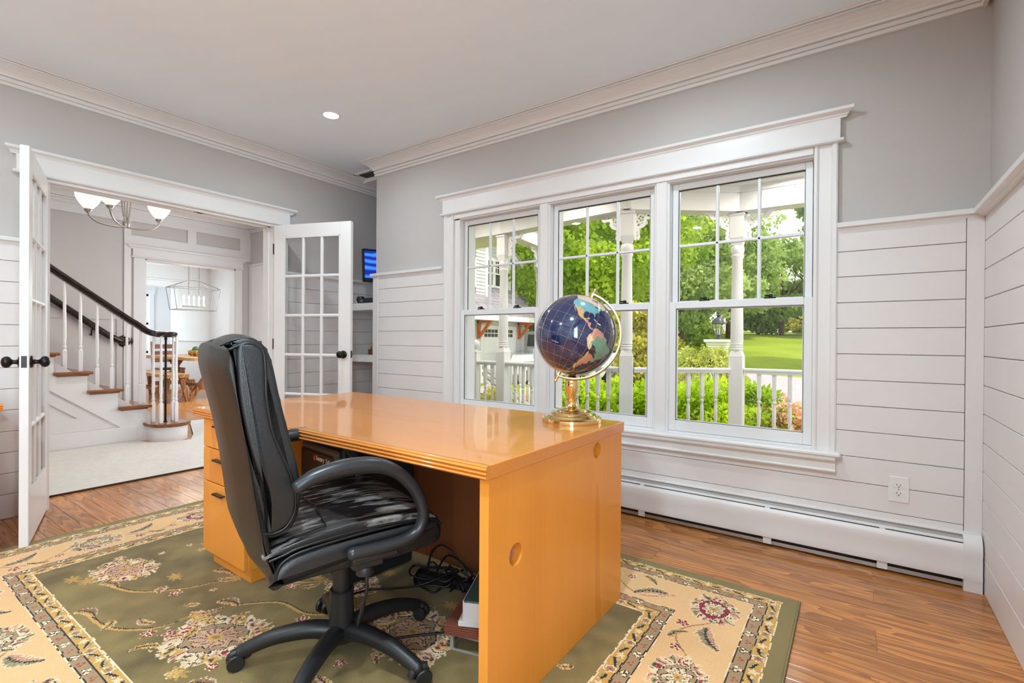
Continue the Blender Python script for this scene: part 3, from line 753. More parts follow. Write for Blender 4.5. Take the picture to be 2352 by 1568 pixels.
# ================================================================== RUG
RX0, RX1, RY0, RY1 = -3.535, -0.182, 0.115, 2.353
def build_rug():
    s = 0.0046
    nx = int((RX1-RX0)/s); ny = int((RY1-RY0)/s)
    xs = RX0 + (np.arange(nx)+.5)*(RX1-RX0)/nx; ys = RY0 + (np.arange(ny)+.5)*(RY1-RY0)/ny
    X, Y = np.meshgrid(xs, ys)
    rng = np.random.default_rng(7)
    def noise(sc, seed):
        r = np.random.default_rng(seed); gx = int((RX1-RX0)/sc)+3; gy = int((RY1-RY0)/sc)+3
        g = r.random((gy, gx)); fx = (X-RX0)/sc; fy = (Y-RY0)/sc
        i = fx.astype(int); j = fy.astype(int); u = fx-i; v = fy-j; u = u*u*(3-2*u); v = v*v*(3-2*v)
        return (g[j,i]*(1-u)+g[j,i+1]*u)*(1-v)+(g[j+1,i]*(1-u)+g[j+1,i+1]*u)*v
    wob = (noise(0.035, 1)-.5)*0.006 + (noise(0.012, 2)-.5)*0.004
    dx = np.minimum(X-RX0, RX1-X); dy = np.minimum(Y-RY0, RY1-Y)*1.085
    e = np.minimum(dx, dy) + wob
    along = np.where(dx < dy, Y-RY0, X-RX0)
    C = {k: np.array(srgb(*v)) for k, v in dict(olive=(121,103,62), olive2=(120,106,70), edge=(130,114,72), gold=(196,152,78), tan=(160,132,98), beige=(220,178,126), crim=(146,34,54), dark=(44,38,38), cream=(224,200,164), pink=(202,154,124), brown=(150,112,80), white=(230,208,174), sage=(150,140,104), rust=(160,70,44)).items()}
    col = np.zeros((ny, nx, 3)); col[:] = C['olive']
    mott = noise(0.16, 3)*.6 + noise(0.05, 4)*.4
    col = col*(1-((mott-.5)*1.0)[..., None].clip(-.3, .4))
    def put(mask, c, a=1.0): col[mask] = col[mask]*(1-a) + C[c]*a
    band = lambda a, b: (e >= a) & (e < b)
    put(e < 0.058, 'edge'); put(band(.058, .062), 'white'); put(band(.062, .104), 'gold'); put(band(.104, .108), 'dark')
    put(band(.108, .148), 'tan'); put(band(.148, .151), 'dark'); put(band(.151, .154), 'white')
    put(band(.154, .400), 'beige'); put(band(.400, .403), 'white'); put(band(.403, .407), 'dark'); put(band(.407, .444), 'tan')
    put(band(.444, .449), 'dark'); put(band(.449, .494), 'gold'); put(band(.494, .500), 'white')
    # guard stripes: rosettes and hooked leaves in gold, three-petal buds and red dots in tan
    def guard(c, tanc, flip):
        p = 0.17; a = (along % p)
        q = e - c
        ros = np.hypot(a-0.03, q); th = np.arctan2(q, a-0.03)
        put((ros < .019*(1+.18*np.cos(6*th))), 'white'); put((ros < .0145*(1+.18*np.cos(6*th))), 'tan'); put(ros < .005, 'rust')
        st = np.hypot(a-0.115, q); th2 = np.arctan2(q, a-0.115); put(st < .012*(1+.35*np.cos(5*th2)), 'cream')
        for cx, sg in ((0.072, 1), (0.155, -1)):
            u = a-cx; w = q*sg
            put((np.abs(w-0.35*u-18*u*u*np.sign(u)*.4) < .0055) & (np.abs(u) < .021), 'dark')
            put((np.abs(w-0.35*u-18*u*u*np.sign(u)*.4+.008) < .0035) & (np.abs(u) < .017), 'white', .8)
            put((np.abs(w-0.35*u+.010) < .004) & (np.abs(u) < .012), 'sage')
        a2 = ((along+.05) % 0.118); q2 = e - tanc
        for ox, oy in ((-.009, .004*flip), (.009, .004*flip), (0, -.008*flip)):
            d = np.hypot(a2-.03-ox, q2-oy); put(d < .0095, 'dark')
        for ox, oy in ((-.009, .004*flip), (.009, .004*flip), (0, -.008*flip)):
            d = np.hypot(a2-.03-ox, q2-oy); put(d < .0068, 'white')
        for ox, oy in ((-.008, .003), (.008, .003), (0, -.007)):
            d = np.hypot(a2-.089-ox, q2-oy*flip); put(d < .0045, 'rust')
    inb = band(.062, .148); keep = col.copy(); guard(.083, .128, 1); col[~inb] = keep[~inb]
    inb2 = band(.403, .494); keep = col.copy(); guard(.471, .425, -1); col[~inb2] = keep[~inb2]
    sc1 = noise(.016, 21)-.5; sc2 = noise(.022, 22)-.5; sc3 = noise(.03, 23)-.5
    # motifs
    def loc(cx, cy, ang, sx=1, sy=1):
        ca, sa = math.cos(ang), math.sin(ang); u = (X-cx)*ca+(Y-cy)*sa; v = -(X-cx)*sa+(Y-cy)*ca
        return u/sx, v/sy
    def palmette(cx, cy, ang, R, core='crim', inner='cream', fringe=('cream', 'pink', 'sage'), asp=1.25):
        u, v = loc(cx, cy, ang, R*asp, R); r = np.hypot(u, v)*(1+wob*12+sc2*.22); th = np.arctan2(v, u)+sc1*.30+sc3*.25
        n = 21; ph = (th/(2*PI)*n + 1.2*np.sin(r*5)*0.25) % 1.0; k = np.floor(th/(2*PI)*n + .25*1.2*np.sin(r*5)).astype(int)
        tip = .72 + .28*np.sqrt(np.clip(1-(2*np.abs(ph-.5))**2, 0, 1))
        out = r < tip
        near = r < 1.06
        put(out & (r > .55), 'cream', .85)
        for i, f in enumerate(fringe): put((r > .58) & (r < tip-.055) & (k % len(fringe) == i) & (np.abs(ph-.5) < .42), f)
        put((r > .62) & (r < tip-.10) & (np.abs(ph-.5) < .10), 'dark', .9); put((r > .66) & (r < .76) & (np.abs(ph-.5) < .3) & (k % 4 == 1), 'crim')
        put(r < .60, 'white'); put(r < .575, 'dark'); put(r < .55, core)
        rin = .40 + .06*np.cos(9*th)
        put(r < rin+.03, 'dark'); put(r < rin, inner)
        sp = np.abs(((th/(2*PI)*13 + r*.8) % 1)-.5)
        put((r < rin-.03) & (r > .12) & (sp < .12), 'dark', .85); put((r < rin-.03) & (r > .12) & (sp > .42), 'sage', .8)
        put(r < .14, 'gold'); put(r < .07, 'brown')
    def flower(cx, cy, R, c='crim'):
        u, v = loc(cx, cy, rng.random()*6, R, R); r = np.hypot(u, v); th = np.arctan2(v, u)
        t = .75+.25*np.cos(5*th)
        put(r < t, 'white'); put((r < t-.14), c if c else 'pink'); put((r < t-.14) & (np.abs(np.cos(2.5*th)) < .25), 'dark'); put(r < .34, 'cream'); put(r < .18, 'dark')
    def leaf(cx, cy, ang, Ln, W, bend=.3, c='sage', c2='pink'):
        u, v = loc(cx, cy, ang, Ln, W); v = v - bend*(u*u-.3)*Ln/W*.6
        w = np.sqrt(np.clip(1-u*u, 0, 1))*(1-.35*u)*(1+.16*np.sin(u*26)+sc1*.6)
        put((np.abs(u) < 1) & (np.abs(v) < w), 'white', .75); put((np.abs(u) < .96) & (np.abs(v) < w*.82), c)
        put((np.abs(u) < .93) & (v > 0) & (v < w*.8), c2)
        put((np.abs(u) < .95) & (np.abs(v) < .13+.1*np.sin(u*30)), 'dark')
        put((np.abs(u) < .85) & (np.abs((u*7+np.abs(v)*1.4) % 1-.5) < .13) & (np.abs(v) < w*.6), 'dark', .7)
    def vine(pts, w=.003, c='brown'):
        S = spline([(x, y, 0) for x, y in pts], 26)
        P = np.array([(p.x, p.y) for p in S])
        for p in P:
            i = int((p[0]-RX0)/(RX1-RX0)*nx); j = int((p[1]-RY0)/(RY1-RY0)*ny); k = 3
            if 4 < i < nx-5 and 4 < j < ny-5:
                sl = (slice(j-k, j+k+1), slice(i-k, i+k+1)); m = np.hypot(X[sl]-p[0], Y[sl]-p[1]) < w
                col[sl][m] = C[c]
    # main border, right end, back, left end, front
    bw = .277
    def border(x0, y0, x1, y1, n, start=0):
        L = math.hypot(x1-x0, y1-y0); a = math.atan2(y1-y0, x1-x0)
        pts = [(x0+(x1-x0)*t/40 - math.sin(a)*.075*math.sin(t/40*n*PI*1.0), y0+(y1-y0)*t/40 + math.cos(a)*.075*math.sin(t/40*n*PI)) for t in range(41)]
        vine(pts)
        for i in range(n):
            t = (i+.5)/n; cx, cy = x0+(x1-x0)*t, y0+(y1-y0)*t
            if i % 2 == start:
                palmette(cx, cy, a+.15, .098, 'crim' if i % 4 == start else 'tan')
                off = .075
                flower(cx+math.cos(a)*.165+math.sin(a)*off, cy+math.sin(a)*.165-math.cos(a)*off, .028)
            else:
                leaf(cx-math.cos(a)*.03-math.sin(a)*.03, cy-math.sin(a)*.03+math.cos(a)*.03, a+.5, .075, .030, .5)
                flower(cx+math.cos(a)*.085+math.sin(a)*.055, cy+math.sin(a)*.085-math.cos(a)*.055, .024)
                leaf(cx+math.sin(a)*.075, cy-math.cos(a)*.075, a+2.5, .045, .016, -.4, 'gold', 'sage')
    border(RX1-bw, 2.20, RX1-bw, .25, 8, 0); border(-.62, RY1-.255, -3.10, RY1-.255, 10, 1)
    border(RX0+bw, .25, RX0+bw, 2.2, 8, 0); border(-3.10, RY0+.255, -.62, RY0+.255, 10, 0)
    # field: palmettes, scrolls, blossoms
    for cx, cy, a, R, co, inn in ((-2.763, .830, .35, .115, 'pink', 'pink'), (-1.878, .835, .5, .15, 'tan', 'pink'), (-1.33, 1.27, -.4, .15, 'tan', 'pink'), (-2.42, 1.55, .2, .13, 'crim', 'pink'), (-1.10, .80, .9, .12, 'pink', 'cream'), (-.95, 1.70, .2, .1, 'tan', 'cream'), (-1.80, 1.36, .2, .10, 'crim', 'cream')):
        palmette(cx, cy, a, R, co, inn, ('cream', 'gold', 'pink'), 1.35)
    rng2 = random.Random(11)
    scroll = [(-2.62, .75, -2.48, .80, -2.36, .92, -2.30, 1.05), (-2.42, .62, -2.25, .64, -2.12, .74, -2.10, .86), (-2.05, .98, -1.92, 1.10, -1.75, 1.12, -1.62, 1.22), (-2.35, 1.1, -2.2, 1.22, -2.02, 1.24, -1.9, 1.34),
              (-1.62, .70, -1.45, .78, -1.30, .74, -1.18, .86), (-2.72, 1.2, -2.6, 1.32, -2.5, 1.38, -2.42, 1.5), (-1.2, 1.45, -1.05, 1.5, -.95, 1.6, -.86, 1.62)]
    for s8 in scroll:
        pts = [(s8[i], s8[i+1]) for i in range(0, 8, 2)]
        vine([(x, y-.009) for x, y in pts], .006, 'gold'); vine(pts, .0032, 'dark')
        x, y = pts[-1]; leaf(x+.02, y+.03, 1.0, .06, .02, .6, 'gold', 'pink'); x, y = pts[0]; leaf(x-.03, y, .3, .055, .022, -.5, 'gold', 'brown')
        x, y = pts[2]; flower(x+.02, y-.04, .028)
    for k in range(84):
        x = rng2.uniform(-2.98, -.74); y = rng2.uniform(.62, 1.85); t = rng2.random()
        if t < .35: flower(x, y, rng2.uniform(.018, .03), rng2.choice(['crim', 'pink', 'gold']))
        elif t < .75: leaf(x, y, rng2.uniform(0, 6), rng2.uniform(.03, .05), rng2.uniform(.012, .02), rng2.uniform(-.6, .6), 'gold', rng2.choice(['pink', 'gold']))
        else: put(np.hypot(*loc(x, y, 0, .035, .014+.01*t)) < (1+.4*np.sin(9*np.arctan2(Y-y, X-x))), 'gold', .7)
    # mesh: grid of quads, one colour each
    vx = np.linspace(RX0, RX1, nx+1); vy = np.linspace(RY0, RY1, ny+1)
    VX, VY = np.meshgrid(vx, vy); VZ = 0.0125 + rng.normal(0, .0004, VX.shape)
    ed = np.minimum(np.minimum(VX-RX0, RX1-VX), np.minimum(VY-RY0, RY1-VY)); VZ -= np.clip(.010-ed, 0, .010)**2*60
    co = np.stack([VX, VY, VZ], -1).reshape(-1, 3)
    idx = np.arange((nx+1)*(ny+1)).reshape(ny+1, nx+1)
    q = np.stack([idx[:-1,:-1], idx[:-1,1:], idx[1:,1:], idx[1:,:-1]], -1).reshape(-1, 4)
    me = bpy.data.meshes.new('area_rug'); n = len(q)
    me.vertices.add(len(co)); me.vertices.foreach_set('co', co.astype(np.float32).reshape(-1))
    me.loops.add(n*4); me.loops.foreach_set('vertex_index', q.astype(np.int32).reshape(-1))
    me.polygons.add(n); me.polygons.foreach_set('loop_start', np.arange(0, n*4, 4, dtype=np.int32))
    me.update(calc_edges=True)
    at = me.color_attributes.new('Col', 'FLOAT_COLOR', 'CORNER')
    c4 = np.ones((n, 4, 4), dtype=np.float32); c4[:, :, :3] = col.reshape(-1, 1, 3); at.data.foreach_set('color', c4.reshape(-1))
    me.materials.append(col_attr_mat('rug_wool', 0.95, 0.55, 330, noise=0.13, nscale=330, sheen=0.15, spec=0.15))
    o = bpy.data.objects.new('area_rug', me); SC.collection.objects.link(o)
    tag(o, 'large olive and beige oriental area rug with floral borders under the desk', 'rug')
    obj('binding', MB().tube([(RX0, RY0, .006), (RX1, RY0, .006), (RX1, RY1, .006), (RX0, RY1, .006)], .007, 8, True, up=(0,0,1)).box(RX0, RX1, RY0, RY1, .0005, .009), paint('rug_binding', srgb(132, 120, 84), .95), o)
    return o
build_rug()
RUGZ = 0.0135

# ================================================================== DESK
dk = thing('office_desk', 'large orange maple executive desk with a reeded front edge and drawers', 'desk', (-0.803, 1.036, 0), math.radians(-0.85))
W, D, TZ = 1.825, 0.91, 0.752
TH = 0.040
reed = [(0, 0.712)]
for k in range(3):
    z = 0.7125 + k*0.0115
    for t in range(5): reed.append((-0.010 - 0.0065*math.sin(PI*t/4), z + 0.0115*t/4))
reed += [(-0.012, 0.748), (-0.008, 0.752), (0, 0.752)]
obj('desk_top', MB().box(-W, 0, 0.004, D, TZ-TH, TZ, 0.002), M['desk'], dk, smooth=0)
obj('reeded_edge', MB().sweep([(d, h) for d, h in reed], (-W, 0.008, 0), (0, 0.008, 0), (0, 1, 0), (0, 0, 1)), M['desk'], dk, smooth=60)
# right end panel with two round cable holes cut through
def holed_panel(x0, x1, y0, y1, z0, z1, holes, n=32):
    bm = bmesh.new()
    mb = MB()
    # face strips: rows between the holes, built as a grid with the hole rings fanned to their squares
    for (xx) in (x0, x1):
        cells = []
        ys = [y0] + sorted(c for (hy, hz, r) in holes for c in (hy-r*1.6, hy+r*1.6)) + [y1]
        for a, b in zip(ys, ys[1:]):
            hole = next(((hy, hz, r) for hy, hz, r in holes if a <= hy <= b), None)
            if hole is None or abs((b-a) - hole[2]*3.2) > 1e-6: mb.add([(xx,a,z0),(xx,b,z0),(xx,b,z1),(xx,a,z1)], [(0,1,2,3)]); continue
            hy, hz, r = hole; s = r*1.6
            mb.add([(xx,a,z0),(xx,b,z0),(xx,b,hz-s),(xx,a,hz-s)], [(0,1,2,3)]); mb.add([(xx,a,hz+s),(xx,b,hz+s),(xx,b,z1),(xx,a,z1)], [(0,1,2,3)])
            ring = []; sq = []
            for k in range(n):
                t = 2*PI*k/n; c, sn = math.cos(t), math.sin(t); f = s/max(abs(c), abs(sn))
                ring.append((xx, hy+r*c, hz+r*sn)); sq.append((xx, hy+f*c, hz+f*sn))
            mb.add(ring+sq, [(k, (k+1) % n, n+(k+1) % n, n+k) for k in range(n)])
    for hy, hz, r in holes:
        vs = [(xx, hy+r*math.cos(2*PI*k/n), hz+r*math.sin(2*PI*k/n)) for xx in (x0, x1) for k in range(n)]
        mb.add(vs, [(k, (k+1) % n, n+(k+1) % n, n+k) for k in range(n)])
    mb.add([(x0,y0,z0),(x1,y0,z0),(x1,y1,z0),(x0,y1,z0),(x0,y0,z1),(x1,y0,z1),(x1,y1,z1),(x0,y1,z1)], [(0,1,2,3),(4,5,6,7),(0,1,5,4),(2,3,7,6)])
    return mb
HOLES = [(0.145, 0.463, 0.033), (0.675, 0.672, 0.031)]
obj('end_panel', holed_panel(-0.040, -0.008, 0.016, D-0.008, RUGZ, TZ-TH-0.0015, HOLES), M['deskz'], dk, smooth=0)
raw = paint('raw_particle_board', srgb(176, 134, 96), .9, var=.25, scale=90)
for hy_, hz_, hr_ in HOLES: obj('hole_lining', MB().prism([(hy_+(hr_+.0005)*math.cos(2*PI*k/24), hz_+(hr_+.0005)*math.sin(2*PI*k/24)) for k in range(24)], 'x', -0.0385, -0.036), raw, dk, smooth=0, label='raw board showing in the cable hole')
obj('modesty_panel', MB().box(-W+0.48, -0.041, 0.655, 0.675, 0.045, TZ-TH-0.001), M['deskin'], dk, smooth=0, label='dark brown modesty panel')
obj('pedestal', MB().box(-1.745, -1.345, 0.030, D-0.04, 0.078, TZ-TH-0.001, 0.001).box(-1.725, -1.365, 0.05, D-0.06, RUGZ, 0.079), M['deskz'], dk, smooth=0)
PUL = MB().box(-0.046, 0.046, -0.020, -0.001, -0.003, 0.003, 0.002).box(-0.046, 0.046, -0.022, -0.016, -0.006, 0.003, 0.002)
for (za, zb, zp) in ((0.577, 0.708, 0.684), (0.418, 0.572, 0.530), (0.084, 0.413, 0.374)):
    d = obj('drawer', MB().box(-1.742, -1.348, 0.010, 0.030, za, zb, 0.0018), M['deskz'], dk, smooth=0)
    h = MB(); h.v = list(PUL.v); h.f = list(PUL.f)
    obj('drawer_pull', h, M['bronze'], d, smooth=0, loc=(-1.563, 0.010, zp))

# sliver of a matching cabinet at the far left
cr = thing('credenza', 'orange maple credenza with a reeded top edge standing by the left door', 'cabinet', (-3.483, 0.545, 0), 0)
obj('credenza_top', MB().box(-0.60, 0.0, -1.5, 0.0, 0.715, 0.752, 0.003), M['desk'], cr, smooth=0)
for k in range(3): obj('reed', MB().tube([(0.002, -1.5, 0.722+.011*k), (0.002, 0.0, 0.722+.011*k)], .0055, 8), M['desk'], cr)
obj('carcass', MB().box(-0.58, -0.012, -1.49, -0.012, 0.0, 0.715), M['deskz'], cr, smooth=0)
for k in range(3): obj('drawer', MB().box(-0.012, -0.001, -1.49+.495*k, -1.0+.495*k, 0.05, 0.712, .002), M['deskz'], cr, smooth=0)

# ================================================================== under the desk
sf = thing('safe', 'dark grey steel safe with a lettered black door under the desk', 'safe', (-1.80, 1.285, RUGZ), math.radians(-8))
obj('safe_body', MB().box(-0.39, 0, 0.02, 0.39, 0.004, 0.602, 0.012), paint('safe_paint', srgb(38, 40, 46), .5, var=.1), sf)
obj('door_frame', MB().box(-0.375, -0.008, 0.0, 0.022, 0.02, 0.592, 0.008), paint('safe_frame', srgb(74, 70, 68), .5, var=.08), sf)
obj('safe_door', MB().box(-0.345, -0.040, -0.008, 0.004, 0.06, 0.566, 0.006), paint('safe_door_paint', srgb(40, 32, 31), .45, var=.1), sf)
obj('dial', MB().lathe([(.032, 0), (.032, .006), (.024, .012), (.022, .026), (.016, .030), (0, .030)], (-0.26, -0.008, .36), 24, (0, -1, 0)), M['black'], sf)
obj('bolt_handle', MB().lathe([(.012, 0), (.012, .03)], (-0.26, -0.008, .26), 14, (0, -1, 0)).box(-0.31, -0.21, -.042, -.030, .252, .268, .004), M['nickel'], sf)
for x in (-.35, -.04):
    for y in (.05, .35): obj('foot', MB().lathe([(.015, 0), (.015, .006)], (x, y, -0.001), 12), M['black'], sf)
def text_mesh(txt, size, extrude=0.0004, bold=0.0, shear=0.0, spacing=1.0):
    cu = bpy.data.curves.new('lettering', 'FONT'); cu.body = txt; cu.size = size; cu.extrude = extrude; cu.offset = bold; cu.shear = shear
    cu.space_character = spacing; cu.resolution_u = 3
    o = bpy.data.objects.new('lettering', cu); SC.collection.objects.link(o)
    dg = bpy.context.evaluated_depsgraph_get(); me = bpy.data.meshes.new_from_object(o.evaluated_get(dg))
    bpy.data.objects.remove(o); return me
def lettering(name, me, mat, parent, loc, rot):
    me.materials.clear(); me.materials.append(mat)
    o = bpy.data.objects.new(name, me); SC.collection.objects.link(o); o.parent = parent; o.location = loc; o.rotation_euler = rot; return o
white_ink = paint('white_ink', srgb(214, 206, 200), .5)
lettering('lettering', text_mesh('Sentry', 0.030, bold=0.0006), white_ink, sf, (-0.187, -0.0088, 0.530), (PI/2, 0, 0))
lettering('lettering', text_mesh('Safe', 0.030), white_ink, sf, (-0.096, -0.0088, 0.530), (PI/2, 0, 0))
obj('flame_mark', MB().prism([(-.208, .527), (-.199, .526), (-.193, .532), (-.192, .539), (-.197, .546), (-.199, .555), (-.204, .547), (-.206, .541), (-.209, .546), (-.212, .538), (-.212, .532)], 'y', -.0092, -.0084), paint('red_ink', srgb(226, 62, 30), .5), sf, smooth=0, label='small orange flame emblem')

pt = thing('paper_tray', 'shallow black letter tray with white papers on top of the safe', 'tray', (-1.98, 1.46, RUGZ+0.603), math.radians(-8))
obj('tray_body', MB().box(-.17, .17, -.13, .13, 0, .004).box(-.17, .17, -.134, -.128, 0, .045).box(-.17, .17, .128, .134, 0, .045).box(-.174, -.168, -.13, .13, 0, .045).box(.168, .174, -.13, .13, 0, .045), M['black'], pt, smooth=0)
obj('papers', MB().box(-.15, .15, -.12, .12, .004, .030), paint('white_paper', srgb(222, 216, 208), .9), pt, smooth=0)

# binders and folders stacked by the right end panel
wt = thing('letter_tray', 'clear plastic letter tray at the foot of the binder stack under the desk', 'tray', (-1.02, 1.43, RUGZ), math.radians(14))
m = MB().box(-.16, .16, -.12, .12, .050, .054)
for x in (-.155, .155):
    for y in (-.115, .115): m.box(x-.006, x+.006, y-.006, y+.006, 0, .052)
m.box(-.16, .16, -.122, -.118, .0, .006).box(-.162, -.158, -.12, .12, 0, .006).box(-.16, .16, -.122, -.118, .05, .064).box(-.162, -.158, -.12, .12, .05, .064)
obj('tray_body', m, paint('smoky_plastic', srgb(150, 146, 142), .2), wt, smooth=0)
foldm = paint('brown_folder', srgb(120, 62, 42), .8, var=.15)
fo = thing('folder_stack', 'brown accordion folder with layered edges lying on the letter tray', 'folder', (-1.03, 1.44, RUGZ+.0545), math.radians(20))
for k in range(5): obj('folder_leaf', MB().box(-.185+.004*(k % 2), .16, -.13, .13, .0075*k, .0075*k+.0062, .001), foldm, fo, smooth=0)
ppm = paint('grey_white_paper', srgb(206, 202, 200), .9)
pg = obj('paper_sheaf', MB().box(-.15, .15, -.105, .105, 0, .018, .002), ppm, label='sheaf of white papers between the brown folder and the green binder', cat='papers', loc=(-1.02, 1.43, RUGZ+.0935)); pg.rotation_euler = (0, 0, math.radians(26))
bi = thing('ring_binder', 'green and white ring binder on top of the stack under the desk', 'binder', (-1.01, 1.46, RUGZ+.1125), math.radians(24))
grn = paint('green_binder_cover', srgb(62, 88, 78), .5); wht = paint('white_binder', srgb(214, 212, 212), .5)
obj('back_cover', MB().box(-.15, .15, -.13, .13, 0, .004, .001), wht, bi, smooth=0)
obj('front_cover', MB().box(-.15, .15, -.13, .13, .066, .070, .001), grn, bi, smooth=0)
obj('spine', MB().box(-.152, -.147, -.13, .13, 0, .070, .001).box(-.15, .15, -.132, -.129, .0, .064), wht, bi, smooth=0)
obj('finger_ring', MB().lathe([(.012, 0), (.012, .002), (.009, .003), (.008, .001)], (-.152, -.09, .036), 18, (-1, 0, 0)), M['nickel'], bi)
obj('pages', MB().box(-.14, .145, -.124, .125, .005, .064), ppm, bi, smooth=0)

cab = paint('black_cable', srgb(14, 14, 15), .45)
rc = random.Random(5)
CABS = [
 ('long black cable looping from the modesty panel to the binder stack', [(-1.56, 1.64, .03), (-1.46, 1.61, .14), (-1.32, 1.60, .10), (-1.20, 1.56, .03), (-1.16, 1.46, .03), (-1.20, 1.36, RUGZ+.004), (-1.30, 1.25, RUGZ+.004), (-1.38, 1.16, RUGZ+.004)]),
 ('black cable coiled in a loose heap on the rug under the desk', [(-1.50 + (.10+.02*math.sin(t*1.7))*math.cos(t), 1.55 + (.07+.02*math.cos(t*2.3))*math.sin(t), .022+.008*t/3+.012*math.sin(t*2.9)**2) for t in [k*.5 for k in range(44)]]),
 ('black cable lying in a wide curve behind the chair column', [(-1.74, 1.25, RUGZ+.004), (-1.70, 1.36, RUGZ+.004), (-1.60, 1.42, .03), (-1.50, 1.44, .06), (-1.44, 1.50, .08), (-1.40, 1.60, .10)]),
 ('black cable rising in a low loop by the foot of the modesty panel', [(-1.62, 1.64, .02), (-1.58, 1.63, .12), (-1.50, 1.62, .17), (-1.42, 1.63, .12), (-1.34, 1.64, .03), (-1.24, 1.62, .018)]),
 ('black cable tangled over the power strip', [(-1.42+.08*math.cos(t*1.3), 1.62+.05*math.sin(t), .05+.025*math.sin(t*2.1)) for t in [k*.6 for k in range(24)]]),
]
for lab, pts in CABS:
    obj('power_cable', MB().tube(spline(pts, 5), .0042, 7), cab, smooth=60, label=lab, cat='cable', group='cables under the desk')
ps = thing('power_strip', 'black power strip half buried in the cables under the desk', 'power strip', (-1.45, 1.60, RUGZ), .25)
obj('case', MB().box(-.16, .16, -.028, .028, 0, .036, .006), M['black'], ps)
for k in range(4): obj('socket', MB().box(-.13+.06*k, -.10+.06*k, -.012, .012, .0358, .0368), M['arm'], ps, smooth=0)
obj('power_adapter', MB().box(-.045, .045, -.028, .028, 0, .032, .008), M['black'], label='black brick power adapter with a white sticker lying among the cables', cat='power adapter', loc=(-1.28, 1.58, RUGZ))
bpy.data.objects['power_adapter'].rotation_euler = (0, 0, .6)
obj('sticker', MB().box(-.03, -.005, -.0285, -.0278, .01, .024), wht, bpy.data.objects['power_adapter'], smooth=0)
# ================================================================== OFFICE CHAIR  (local: x = forward, y = left, z = up; the right side is -y)
ch = thing('office_chair', 'high-backed black leather executive chair with a worn cracked seat and loop arms', 'chair', (-1.42, 1.03, 0), math.radians(90-19))
def closed(pts, n=5): return [(p.x, p.y) for p in spline([(a, b, 0) for a, b in pts], n, True)]
def slab(prof, hw, r, steps=5, bulge=0.0, shrink=1.0):
    """profile (x,z) carried across the width, edges rounded by R; BULGE pushes the middle out along the profile normal."""
    n = len(prof); c = Vector((sum(p[0] for p in prof)/n, sum(p[1] for p in prof)/n))
    A = sum(prof[i][0]*prof[(i+1) % n][1]-prof[(i+1) % n][0]*prof[i][1] for i in range(n)); sg = 1 if A > 0 else -1
    nor = []
    for i in range(n):
        a = Vector(prof[i-1]); b = Vector(prof[(i+1) % n]); t = (b-a); t = t.normalized() if t.length > 1e-9 else Vector((1, 0))
        nor.append(Vector((t.y, -t.x))*sg)
    rings = []
    ts = [(-hw + r*(1-math.cos(PI/2*k/steps)), r*(1-math.sin(PI/2*k/steps))) for k in range(steps+1)]
    mid = [(-hw+r+(2*hw-2*r)*k/6, 0) for k in range(1, 6)]
    full = ts + mid + [(-y, ins) for y, ins in reversed(ts)]
    for y, ins in full:
        bu = bulge*(1-(y/hw)**2)
        rings.append([(prof[i][0]-nor[i].x*(ins-bu), y, prof[i][1]-nor[i].y*(ins-bu)) for i in range(n)])
    return MB().loft(rings)
SH_L = [(-.437, 1.066), (-.440, 1.015), (-.425, .946), (-.404, .852), (-.387, .757), (-.374, .662), (-.363, .574), (-.351, .529), (-.335, .490), (-.322, .455), (-.304, .432), (-.288, .420)]
SH_R = [(-.276, .428), (-.282, .455), (-.300, .500), (-.306, .545), (-.300, .590), (-.300, .645), (-.310, .695), (-.333, .765), (-.353, .852), (-.366, .945), (-.374, 1.037), (-.385, 1.072), (-.410, 1.078)]
sh_ = slab(closed(SH_L + SH_R, 4), .250, .014, 6)
zl = [b for a, b in SH_L][::-1]; xl = [a for a, b in SH_L][::-1]; zr_ = [b for a, b in SH_R[:-1]]; xr_ = [a for a, b in SH_R[:-1]]
def wrap_(v):                       # the shell's rear face rounds forward towards its side edges
    x, y, z = v; R_ = float(np.interp(z, zr_, xr_)); L_ = float(np.interp(z, zl, xl)); t = min(1, max(0, (R_-x)/max(.035, R_-L_)))
    k = max(0, (abs(y)-.06)/.19)
    return (x + .046*t*k**2.4 + .008*t, y, z - .020*k**3*min(1, max(0, (z-.95)/.12))**2)
sh_.v = [wrap_(v) for v in sh_.v]
obj('back_shell', sh_, M['leatherb'], ch, smooth=60)
PN = [(-.368, 1.062), (-.362, .945), (-.347, .852), (-.327, .765), (-.303, .695), (-.295, .645), (-.296, .590), (-.290, .570), (-.262, .574), (-.238, .590), (-.224, .618), (-.223, .673), (-.238, .725), (-.262, .782), (-.284, .843), (-.298, .931), (-.300, .988), (-.304, 1.045), (-.316, 1.068), (-.345, 1.076)]
obj('back_panel', slab(closed(PN, 4), .253, .010, 5, .0), M['leather'], ch, smooth=60)
BO = [(-.385, 1.074), (-.360, 1.088), (-.335, 1.089), (-.312, 1.078), (-.294, 1.050), (-.281, 1.006), (-.267, .938), (-.248, .859), (-.229, .787), (-.214, .726), (-.207, .669), (-.215, .605), (-.236, .570), (-.274, .559), (-.303, .566),
      (-.300, .580), (-.262, .588), (-.238, .605), (-.232, .660), (-.246, .726), (-.270, .785), (-.293, .846), (-.308, .935), (-.312, 1.02), (-.322, 1.055), (-.350, 1.066)]
obj('back_bolster', slab(closed(BO, 4), .243, .008, 5, .012), M['leather'], ch, smooth=60)
